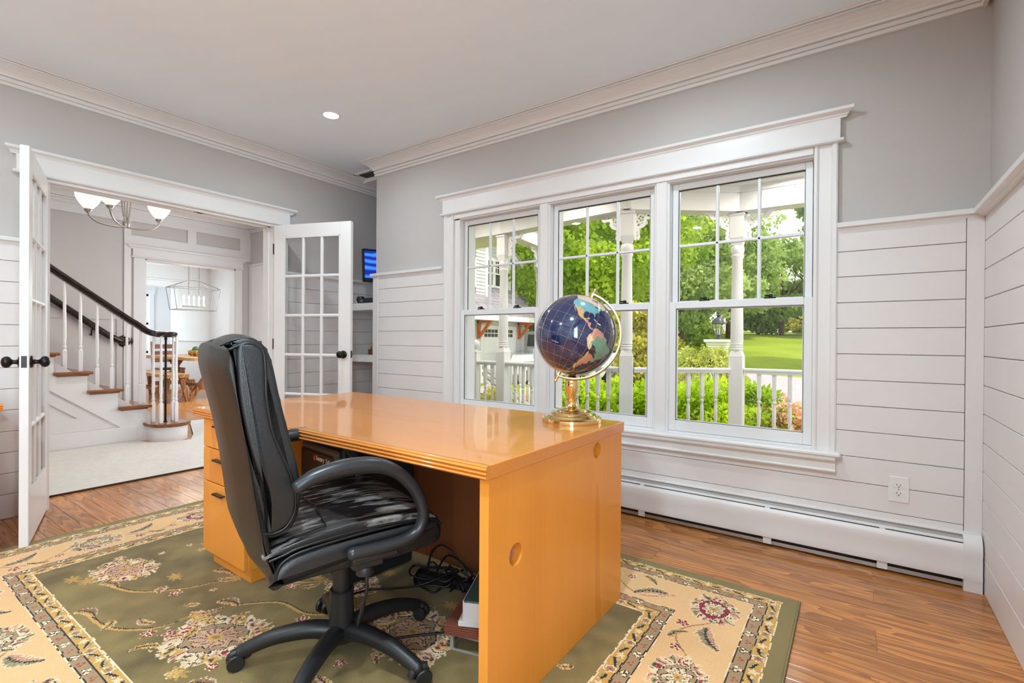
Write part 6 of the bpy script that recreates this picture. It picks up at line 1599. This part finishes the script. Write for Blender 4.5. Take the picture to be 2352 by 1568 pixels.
def crown_points(rng, n, c, rad, blobs, blob_r, hollow=.55):
    """points on the shells of leaf clumps set round an ellipsoid crown"""
    d = rng.normal(size=(blobs, 3)); d /= np.linalg.norm(d, axis=1)[:, None]
    rr = hollow + (1-hollow)*rng.random((blobs, 1))**.6
    B = np.array(c) + d*rr*np.array(rad)
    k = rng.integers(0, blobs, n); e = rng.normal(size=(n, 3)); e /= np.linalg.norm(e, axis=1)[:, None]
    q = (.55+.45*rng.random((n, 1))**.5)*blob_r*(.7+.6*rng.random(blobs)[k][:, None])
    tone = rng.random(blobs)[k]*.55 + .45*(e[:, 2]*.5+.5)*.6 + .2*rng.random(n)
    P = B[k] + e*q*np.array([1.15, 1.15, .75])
    return P, tone, e
def tree(name, label, xy, z0, h, crown_c, rad, n, leaf, mat, tr=.16, seed=1, blobs=60, blob_r=.8, group='trees beyond the lawn', bk=None, forks=5, bare=False):
    rng = np.random.default_rng(seed); rn = random.Random(seed)
    t = thing(name, label, 'tree', (xy[0], xy[1], z0), group=group)
    cz = crown_c - z0
    pts = [(0, 0, -.2), (rn.uniform(-.05, .05), rn.uniform(-.05, .05), cz*.35), (rn.uniform(-.2, .2), rn.uniform(-.2, .2), cz*.8), (rn.uniform(-.3, .3), rn.uniform(-.3, .3), cz+rad[2]*.6)]
    S = spline(pts, 5)
    obj('trunk', MB().tube(S, [tr*(1-.75*i/(len(S)-1)) for i in range(len(S))], 8), bk or bark, t, smooth=60)
    for k in range(forks):
        a = 2*PI*k/forks + rn.random(); z = max(.3, cz*.55 + rn.random()*rad[2]*.5 - rad[2]*.3)
        q = spline([(0, 0, z), (rad[0]*.35*math.cos(a), rad[1]*.35*math.sin(a), z+rad[2]*.30), (rad[0]*.75*math.cos(a), rad[1]*.75*math.sin(a), z+rad[2]*.65)], 4)
        obj('branch', MB().tube(q, [tr*.42*(1-.8*i/(len(q)-1)) for i in range(len(q))], 6), bk or bark, t, smooth=60)
    P, tone, e = crown_points(rng, n, (0, 0, cz), rad, blobs, blob_r)
    P = P[P[:, 2] > .1] if not bare else P
    tone = tone[:len(P)]; e = e[:len(P)]
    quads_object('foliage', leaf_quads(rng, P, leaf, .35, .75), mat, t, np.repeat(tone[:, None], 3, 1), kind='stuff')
    return t
def shrub(name, label, c, rad, n, leaf, mat, seed, group, blobs=40, blob_r=.22, droop=.1, ratio=.45, stems=True, cat='shrub'):
    rng = np.random.default_rng(seed); rn = random.Random(seed)
    t = thing(name, label, cat, (c[0], c[1], c[2]-rad[2]), group=group)
    if stems:
        m = MB()
        for k in range(6): m.tube([(0, 0, -.05), (rad[0]*.4*rn.uniform(-1, 1), rad[1]*.4*rn.uniform(-1, 1), rad[2]*.8), (rad[0]*.7*rn.uniform(-1, 1), rad[1]*.6*rn.uniform(-1, 1), rad[2]*1.4)], [.02, .012, .005], 5)
        obj('stem', m, bark, t, smooth=60)
    P, tone, e = crown_points(rng, n, (0, 0, rad[2]), rad, blobs, blob_r, .5)
    k = P[:, 2] > 0.0; P, tone, e = P[k], tone[k], e[k]
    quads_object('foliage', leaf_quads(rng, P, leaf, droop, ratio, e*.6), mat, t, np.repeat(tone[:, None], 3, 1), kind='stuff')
    return t
# near trees
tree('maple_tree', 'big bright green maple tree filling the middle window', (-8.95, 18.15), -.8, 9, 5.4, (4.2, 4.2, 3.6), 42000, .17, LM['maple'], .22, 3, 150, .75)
tree('maple_tree', 'bright green maple tree seen past the garage roof in the left window', (-13.0, 20.2), -.8, 9, 5.0, (3.0, 3.0, 3.3), 22000, .19, LM['maple'], .26, 5, 80, .75)
tree('ornamental_conifer', 'yellow green drooping conifer right of the globe behind the middle post', (-5.0, 13.6), -.8, 4, 1.0, (.75, .75, 1.2), 7000, .11, LM['gold'], .09, 8, 40, .28)
# trees beyond the lawn, seen through the right window
FAR = [
 ('dark leaning tree at the left edge of the right window', (-9.9, 34.5), 6.2, (3.4, 3.2, 4.2), 'green', 6, .24, 12),
 ('tall feathery tree left of the post in the right window', (-9.4, 47.5), 8.2, (4.0, 3.6, 5.4), 'green', 7, .3, 13),
 ('round lawn tree with a straight trunk right of the post in the right window', (-5.9, 54.0), 6.9, (5.0, 4.6, 3.8), 'green', 8, .26, 14),
 ('spreading tree with thin foliage behind the round lawn tree', (-2.2, 58.0), 8.6, (5.2, 4.6, 5.6), 'deep', 9, .3, 15),
 ('small low forked tree in front of the pale house', (-8.1, 55.3), 4.0, (2.0, 2.0, 1.6), 'deep', 10, .12, 16),
 ('leafy tree reaching in at the upper right corner of the right window', (1.0, 31.0), 8.6, (3.6, 3.0, 3.0), 'deep', 11, .22, 17),
 ('broad tree behind the lamp pillar', (-12.3, 44.0), 6.2, (4.6, 4.2, 4.6), 'green', 12, .3, 18),
 ('tall tree filling the gap between the middle and right windows', (-17.5, 42.0), 8.0, (5.0, 4.6, 6.0), 'deep', 13, .3, 19),
 ('distant tree behind the maple in the middle window', (-23.0, 40.0), 8.0, (5.0, 4.6, 6.0), 'green', 14, .3, 20),
 ('distant tree standing behind the garage roof', (-27.0, 34.0), 7.0, (4.6, 4.6, 6.0), 'deep', 15, .3, 21),
]
for lab, xy, cz, rad, mt, sd, tr_, s2 in FAR:
    tree('shade_tree', lab, xy, gz(*xy), 0, cz, rad, 15000, .30, LM[mt], tr_, s2, 90, .95, forks=6)
pt_ = thing('pine_tree', 'tall reddish pine trunk with high dark needles right of the globe', 'tree', (-6.6, 20.0, -.8), group='trees beyond the lawn')
obj('trunk', MB().tube([(0, 0, -.2), (.05, 0, 2), (.1, .1, 5), (.1, .1, 9)], [.24, .21, .17, .08], 10), barkred, pt_, smooth=60)
rg_ = np.random.default_rng(31); P_, tn_, e_ = crown_points(rg_, 6000, (0, 0, 7.5), (1.8, 1.8, 2.4), 40, .5)
quads_object('foliage', leaf_quads(rg_, P_, .2, .2, .3), LM['deep'], pt_, np.repeat(tn_[:, None], 3, 1), kind='stuff')
# understory along the back of the lawn
rn_ = random.Random(77)
UN = [((-13.9, 37.0), (2.4, 1.6, 1.5), 'deep', 'dark rounded bush low behind the weeping spruce'), ((-10.8, 38.5), (2.2, 1.6, 1.3), 'green', 'mid green bush left of the lamp pillar'), ((-18.5, 33.0), (3.0, 1.8, 1.8), 'green', 'wide bush behind the middle window post'),
      ((-11.8, 18.0), (1.6, 1.2, 1.5), 'gold', 'yellow green bush right of the garage corner'), ((-7.4, 17.0), (1.8, 1.2, 1.3), 'gold', 'yellow green bush behind the globe edge'), ((-6.55, 16.4), (1.2, 1.0, 1.2), 'gold', 'yellow green bush right of the middle post'),
      ((-4.9, 66.0), (2.6, 1.6, 1.0), 'gold', 'pale clipped shrub right of the distant house'), ((-1.6, 64.0), (2.6, 1.8, 2.2), 'deep', 'tall dark shrub at the right edge of the distant house')]
for (xy, rad, mt, lab) in UN:
    rn_.random(); shrub('bush', lab, (xy[0], xy[1], gz(*xy)+rad[2]*.95), rad, 5200, .15 if xy[1] < 25 else .26, LM[mt], int(abs(xy[0]*100)), 'bushes beyond the porch', 34, .42, .1, .6)
# hedge right below the railing, and the flowering bush
HG = [((-3.35, 6.35), 'bright green hedge shrub low behind the globe stand'), ((-2.75, 6.55), 'bright green hedge shrub left of the middle post'), ((-2.15, 6.75), 'bright green hedge shrub between the middle and right posts'), ((-1.62, 6.85), 'bright green hedge shrub under the rail left of the right window post'), ((-1.12, 7.0), 'bright green hedge shrub behind the right window post')]
for i, (xy, lab) in enumerate(HG):
    h_ = shrub('hedge_shrub', lab, (xy[0], xy[1], .02), (.42, .40, .52 if i != 4 else .46), 6500, .085, LM['hedge'], 40+i, 'hedge under the porch railing', 46, .13, -.1, .36)
    rb_ = np.random.default_rng(90+i); th_ = rb_.random(420)*2*PI; Pb = np.stack([.40*np.cos(th_)+rb_.normal(size=420)*.03, .38*np.sin(th_)+rb_.normal(size=420)*.03, .15+.5*rb_.random(420)**1.5], 1)
    quads_object('blossom', leaf_quads(rb_, Pb, .045, -.1, .8), LM['orange'], h_, np.repeat((.5+.5*rb_.random(420))[:, None], 3, 1), kind='stuff')
shrub('flowering_shrub', 'orange and cream flowering shrub at the lower right of the right window', (-.50, 7.0, -.10), (.55, .42, .55), 6500, .055, LM['orange'], 61, 'flowering shrubs', 46, .12, -.2, .5)
shrub('flowering_shrub', 'golden flowering shrub behind the ball newel in the left window', (-4.75, 6.3, -.15), (.55, .5, .42), 4200, .06, LM['gold'], 62, 'flowering shrubs', 46, .12, -.2, .5)
shrub('flowering_shrub', 'orange flowering shrub behind the left window balusters', (-4.05, 6.7, -.2), (.5, .45, .42), 4200, .06, LM['orange'], 63, 'flowering shrubs', 46, .12, -.2, .5)
# weeping spruce: drooping fingers of needles
def spruce():
    t = thing('weeping_spruce', 'mounded yellow green weeping spruce in front of the lamp pillar', 'shrub', (-2.42, 9.95, -.8))
    rng = np.random.default_rng(9); rn = random.Random(9)
    obj('trunk', MB().tube([(0, 0, -.1), (.05, 0, .8), (0, .05, 1.45)], [.08, .07, .03], 8), bark, t, smooth=60)
    Ps = []; A = []; T = []
    for k in range(330):
        a = rng.random()*2*PI; el = rng.random()**.8; r = .30 + 1.02*el; z = 1.70 - 1.0*el**1.7 + rng.normal()*.05
        base = np.array([r*.62*math.cos(a), r*.62*math.sin(a), z+.05]); d = np.array([math.cos(a+rng.normal()*.35), math.sin(a+rng.normal()*.35), -.5-.5*el+rng.normal()*.15]); d /= np.linalg.norm(d)
        L = .24+.22*rng.random(); n = 46; u = rng.random((n, 1)); side = rng.normal(size=(n, 3)); side -= d*(side@d)[:, None]; side /= np.linalg.norm(side, axis=1)[:, None]
        drop = np.array([0, 0, -.20])*u*u
        Ps.append(base + d*u*L + drop + side*.008); A.append(d*.9 + side*.75); T.append(np.full(n, .25+.75*rng.random()) + .25*u[:, 0]-.1)
    P = np.concatenate(Ps); a = np.concatenate(A); a /= np.linalg.norm(a, axis=1)[:, None]; tone = np.concatenate(T)
    b = rng.normal(size=P.shape); b -= a*(a*b).sum(1)[:, None]; b /= np.linalg.norm(b, axis=1)[:, None]
    s = .060*(.7+.6*rng.random((len(P), 1)))
    quads_object('foliage', np.stack([P, P+a*s*.5+b*s*.2, P+a*s, P+a*s*.5-b*s*.2], 1), LM['spruce'], t, np.repeat(tone[:, None], 3, 1), kind='stuff')
    m = MB()
    for k in range(40):
        a = rn.random()*2*PI; m.tube([(0, 0, 1.40), (.35*math.cos(a), .35*math.sin(a), 1.58-.2*rn.random()), (.85*math.cos(a), .85*math.sin(a), 1.2-.3*rn.random())], [.02, .012, .005], 5)
    obj('branch', m, bark, t, smooth=60)
    return t
spruce()

# ================================================================== lamp pillar, lantern, house, garage, vehicles
lp = thing('lamp_pillar', 'white square pillar with a stepped cap beyond the weeping spruce', 'pillar', (-2.75, 12.72, -.8))
obj('shaft', MB().box(-.19, .19, -.19, .19, 0, 1.80, .01), M['pw'], lp, smooth=0)
obj('cap', MB().box(-.21, .21, -.21, .21, 1.74, 1.80).box(-.24, .24, -.24, .24, 1.80, 1.86, .01).box(-.285, .285, -.285, .285, 1.86, 1.93, .012), M['pw'], lp, smooth=0)
M['lamp_metal'] = paint('weathered_lamp_metal', srgb(74, 76, 78), .4, .4)
lt = thing('post_lantern', 'black metal lantern with clear glass standing on the white pillar', 'lantern', (-2.75, 12.72, 1.13), .3)
obj('foot', MB().lathe([(.10, 0), (.10, .02), (.05, .03), (.035, .06), (.035, .085), (.07, .10), (.075, .115), (0, .115)], n=20), M['lamp_metal'], lt, smooth=40)
m = MB()
for k in range(6):
    a = 2*PI*k/6; ca, sa = math.cos(a), math.sin(a)
    m.tube([(.07*ca, .07*sa, .115), (.125*ca, .125*sa, .25), (.145*ca, .145*sa, .38)], .006, 5)
m.tube([(.147*math.cos(2*PI*k/24), .147*math.sin(2*PI*k/24), .385) for k in range(24)], .009, 6, True)
obj('cage', m, M['lamp_metal'], lt)
obj('glass_pane', MB().lathe([(.068, .118), (.122, .25), (.142, .38), (.140, .38), (.120, .25), (.066, .12)], n=6), M['glass'], lt, smooth=0)
obj('roof', MB().lathe([(.155, .385), (.150, .40), (.115, .48), (.075, .53), (.045, .55), (.035, .57), (.060, .58), (.062, .60), (.030, .62), (.020, .635), (.038, .645), (.040, .66), (.012, .68), (.008, .71), (0, .72)], n=24), M['lamp_metal'], lt, smooth=30)
obj('candle', MB().lathe([(.012, .115), (.012, .26), (.006, .27), (0, .285)], (.02, 0, 0), 8).lathe([(.012, .115), (.012, .23), (.006, .24), (0, .255)], (-.03, .02, 0), 8), M['trim'], lt)
# garage wing
M['shingle'] = paint('grey_shingle', srgb(150, 142, 146), .9, var=.22, scale=3.0)
M['orangew'] = paint('orange_stained_wood', srgb(196, 98, 40), .5, var=.1)
M['dglass'] = paint('dark_window_glass', srgb(70, 74, 66), .08, var=.2, scale=1.5)
gh = thing('garage_house', 'white clapboard garage wing with a grey shingle roof and orange brackets', 'building', (-10.0, 13.0, -.8))
obj('wall', MB().box(-14.0, -10.02, 9.0, 15.0, -.8, 1.85).box(-14, -10.07, 9.0, 12.83, 1.8, 4.6).box(-14, -10.42, 12.8, 14.7, 1.8, 3.95).prism([(12.8, 3.95), (14.7, 3.95), (13.2, 5.0), (12.8, 5.0)], 'x', -14, -10.42), M['side'], gh, smooth=0, world=True)
def clap(m, x, y0, y1, z0, z1, p=.115):
    z = z0
    while z < z1-.01:
        zt = min(z+p, z1); m.add([(x+.022, y0, z), (x+.022, y1, z), (x+.003, y1, zt), (x+.003, y0, zt), (x-.01, y0, z), (x-.01, y1, z)], [(0, 1, 2, 3), (0, 4, 5, 1)]); z += p
m = MB()
clap(m, -10.02, 9.0, 12.55, -.8, 1.72); clap(m, -10.02, 14.45, 14.95, -.8, 1.72); clap(m, -10.02, 12.5, 14.5, 1.50, 1.72)
clap(m, -10.07, 9.0, 11.98, 2.3, 4.6); clap(m, -10.07, 12.23, 12.75, 2.3, 4.6); clap(m, -10.07, 11.9, 12.3, 2.3, 2.8); clap(m, -10.07, 11.9, 12.3, 3.68, 4.6)
clap(m, -10.42, 12.83, 14.62, 2.6, 2.92); clap(m, -10.42, 12.83, 14.62, 3.9, 5.0); clap(m, -10.42, 14.25, 14.62, 2.9, 3.95)
obj('siding', m, M['side'], gh, smooth=0, world=True, kind='stuff')
obj('corner_board', MB().box(-10.1, -10.0, 12.74, 12.86, 2.3, 4.6).box(-10.5, -10.38, 14.62, 14.72, 2.6, 4.0).box(-10.1, -9.99, 14.93, 15.02, -.8, 1.8).box(-10.06, -9.99, 12.48, 12.60, -.8, 1.55).box(-10.06, -9.99, 14.36, 14.48, -.8, 1.55).box(-10.06, -9.98, 12.48, 14.48, 1.46, 1.56), M['pw'], gh, smooth=0, world=True)
# roof: courses of shingles, each course a step
m = MB(); ex, ez = -9.35, 1.86
for k in range(26):
    x0 = ex-.10*k; z0 = ez+.10*k; x1 = x0-.115; z1 = z0+.115
    m.add([(x0, 8.6, z0), (x0, 15.35, z0), (x1, 15.35, z1), (x1, 8.6, z1), (x0, 8.6, z0-.016), (x0, 15.35, z0-.016)], [(0, 1, 2, 3), (0, 4, 5, 1)])
obj('roof_shingle', m, M['shingle'], gh, smooth=0, world=True, kind='stuff')
obj('eave', MB().box(-9.42, -9.33, 8.6, 15.35, 1.70, 1.86).box(-10.0, -9.38, 8.6, 15.35, 1.72, 1.76).loft([[(-9.38, 15.30, 1.74), (-9.38, 15.36, 1.74), (-9.38, 15.36, 1.90), (-9.38, 15.30, 1.90)], [(-11.9, 15.30, 4.26), (-11.9, 15.36, 4.26), (-11.9, 15.36, 4.42), (-11.9, 15.30, 4.42)]]), M['pw'], gh, smooth=0, world=True)
obj('gable_rake', MB().loft([[(-10.30, 12.4, 5.25), (-10.1, 12.4, 5.25), (-10.1, 12.4, 5.41), (-10.30, 12.4, 5.41)], [(-10.30, 15.1, 3.72), (-10.1, 15.1, 3.72), (-10.1, 15.1, 3.88), (-10.30, 15.1, 3.88)]]).box(-14, -9.8, 8.8, 12.95, 4.55, 4.68).loft([[(-14, 12.4, 5.36), (-10.1, 12.4, 5.36), (-10.1, 12.4, 5.44), (-14, 12.4, 5.44)], [(-14, 15.15, 3.82), (-10.1, 15.15, 3.82), (-10.1, 15.15, 3.90), (-14, 15.15, 3.90)]]), M['pw'], gh, smooth=0, world=True)
def gwin(x, y0, y1, z0, z1, nx_=3):
    m = MB().box(x-.02, x+.05, y0-.07, y0, z0-.06, z1+.08).box(x-.02, x+.05, y1, y1+.07, z0-.06, z1+.08).box(x-.02, x+.05, y0, y1, z1, z1+.08).box(x-.02, x+.06, y0-.08, y1+.08, z0-.08, z0)
    mid = (z0+z1)/2; m.box(x, x+.035, y0, y1, mid-.025, mid+.025)
    w = obj('window', m, M['pw'], gh, smooth=0, world=True)
    obj('pane', MB().box(x-.01, x+.008, y0, y1, z0, z1), M['dglass'], w, smooth=0)
    q = MB()
    for k in range(1, nx_): c = y0+(y1-y0)*k/nx_; q.box(x+.005, x+.022, c-.012, c+.012, mid, z1)
    q.box(x+.005, x+.0215, y0, y1, (mid+z1)/2-.012, (mid+z1)/2+.012)
    obj('muntin', q, M['pw'], w, smooth=0)
    L = wloc(w)
    for c in w.children: c.location = -L
gwin(-10.07, 12.02, 12.19, 2.86, 3.62, 2); gwin(-10.42, 13.24, 13.62, 2.98, 3.83); gwin(-10.42, 13.76, 14.16, 2.98, 3.83)
gd = obj('garage_door', MB().box(-10.06, -10.0, 12.60, 14.36, -.8, 1.46), M['pw'], gh, smooth=0, world=True)
L = wloc(gd)
def gsub(name, mb_, mat):
    o = obj(name, mb_, mat, gd, smooth=0); o.location = -L; return o
for z0, z1 in ((-.72, -.10), (-.04, .56), (.62, 1.12)):
    for y0, y1 in ((12.64, 13.44), (13.52, 14.32)): gsub('door_panel', MB().box(-10.0, -9.99, y0, y1, z0, z1, .004), M['pw'])
for y0 in (12.66, 13.54):
    for k in range(4):
        for z0, z1 in ((1.18, 1.29), (1.32, 1.43)): gsub('pane', MB().box(-10.0, -9.994, y0+.19*k+.012, y0+.19*k+.175, z0, z1), M['dglass'])
for y in (12.34, 14.66):
    b = obj('eave_bracket', MB().box(-10.0, -9.93, y-.05, y+.05, 1.12, 1.70).box(-10.0, -9.45, y-.05, y+.05, 1.62, 1.70).loft([[(-9.96, y-.04, 1.20), (-9.90, y-.04, 1.16), (-9.90, y+.04, 1.16), (-9.96, y+.04, 1.20)], [(-9.56, y-.04, 1.66), (-9.48, y-.04, 1.62), (-9.48, y+.04, 1.62), (-9.56, y+.04, 1.66)]]), M['orangew'], gh, smooth=0, world=True, label='orange wooden eave bracket')
# distant house
dh = thing('distant_house', 'pale cream house with a white oval window low behind the far lawn trees', 'building', (-7.4, 72.0, 3.0), math.radians(15))
cream = paint('cream_stucco', srgb(232, 214, 196), .8)
obj('wall', MB().box(-6, 6, 0, 6, 0, 2.6), cream, dh, smooth=0)
obj('roof', MB().prism([(-.6, 2.5), (6.6, 2.5), (3, 4.6)], 'x', -6.5, 6.5), M['shingle'], dh, smooth=0)
for x in (-4.2, -1.6, 1.2, 3.6):
    w = obj('window', MB().box(x-.55, x+.55, -.06, 0, .8, 2.0), M['pw'], dh, smooth=0); obj('pane', MB().box(x-.45, x+.45, -.08, -.055, .9, 1.9), M['dglass'], w, smooth=0)
obj('garden_wall', MB().box(-7, 6, -3.0, -2.7, -.6, .5), cream, dh, smooth=0)
# vehicles
M['carw'] = paint('white_car_paint', srgb(232, 232, 234), .2, var=.01, coat=.6)
M['tyre'] = paint('tyre_rubber', srgb(26, 26, 28), .7)
def vehicle(label, loc, rz, box=True):
    c = thing('car', label, 'car', loc, rz, 'parked cars')
    body = [(-2.1, .45), (-2.1, .95), (-2.02, 1.08), (-1.0, 1.14), (-.9, 1.16), (1.95, 1.16), (2.05, 1.05), (2.08, .45)]
    obj('body', slab(body, .86, .06, 3).xform(Matrix.Translation((0, 0, 0))), M['carw'], c, smooth=30)
    cab_ = [(-.95, 1.14), (-.55, 1.72), (-.45, 1.78), (1.85, 1.78), (1.95, 1.70), (1.99, 1.14)]
    obj('cabin', slab(cab_, .80, .05, 3), M['carw'], c, smooth=30)
    for s in (-1, 1):
        obj('side_window', MB().prism([(-.72, 1.20), (-.45, 1.66), (.45, 1.66), (.45, 1.20)], 'y', s*.802, s*.808).prism([(.53, 1.20), (.53, 1.66), (1.75, 1.66), (1.80, 1.20)], 'y', s*.802, s*.808), M['dglass'], c, smooth=0)
        obj('fender', MB().prism([(-1.28+.52*math.cos(PI*k/14), .42+.52*math.sin(PI*k/14)) for k in range(15)] + [(-1.28-.42+.84*k/14, .42+.42*math.sin(PI*k/14)) for k in range(15)], 'y', s*.84, s*.93), M['carw'], c, smooth=0)
        obj('fender', MB().prism([(1.28+.52*math.cos(PI*k/14), .42+.52*math.sin(PI*k/14)) for k in range(15)] + [(1.28-.42+.84*k/14, .42+.42*math.sin(PI*k/14)) for k in range(15)], 'y', s*.84, s*.93), M['carw'], c, smooth=0)
        for x in (-1.28, 1.28):
            w = obj('wheel', MB().lathe([(0, -.11), (.33, -.11), (.37, -.08), (.37, .08), (.33, .11), (0, .11)], (x, s*.78, .37), 24, (0, 1, 0)), M['tyre'], c, smooth=40)
            obj('rim', MB().lathe([(.22, 0), (.20, .01), (.06, .02), (0, .02)], (x, s*.89, .37), 16, (0, s, 0)), M['nickel'], w, smooth=40)
        obj('wing_mirror', MB().box(-.66, -.56, s*.86, s*1.06, 1.16, 1.34, .03).box(-.62, -.58, s*.80, s*.90, 1.16, 1.20), M['tyre'], c)
    obj('windscreen', MB().add([(-.90, -.68, 1.22), (-.90, .68, 1.22), (-.60, .66, 1.68), (-.60, -.66, 1.68)], [(0, 1, 2, 3)]), M['dglass'], c, smooth=0)
    obj('bumper', MB().box(-2.26, -2.06, -.86, .86, .45, .66, .04).box(2.04, 2.2, -.86, .86, .45, .66, .04), M['tyre'], c)
    for s in (-1, 1): obj('headlamp', MB().lathe([(.10, 0), (.10, .02), (.07, .035), (0, .04)], (-2.09, s*.6, .86), 18, (-1, 0, 0)), M['nickel'], c, smooth=40)
    obj('grille', MB().box(-2.12, -2.09, -.36, .36, .74, 1.0), M['tyre'], c, smooth=0)
    return c
v1 = vehicle('white boxy car parked in front of the garage in the left window', (-7.85, 14.75, -.50), math.radians(35))
dup(v1, (-9.5, 17.7, -.36), math.radians(215), 'white boxy car parked behind the globe edge in the middle window')
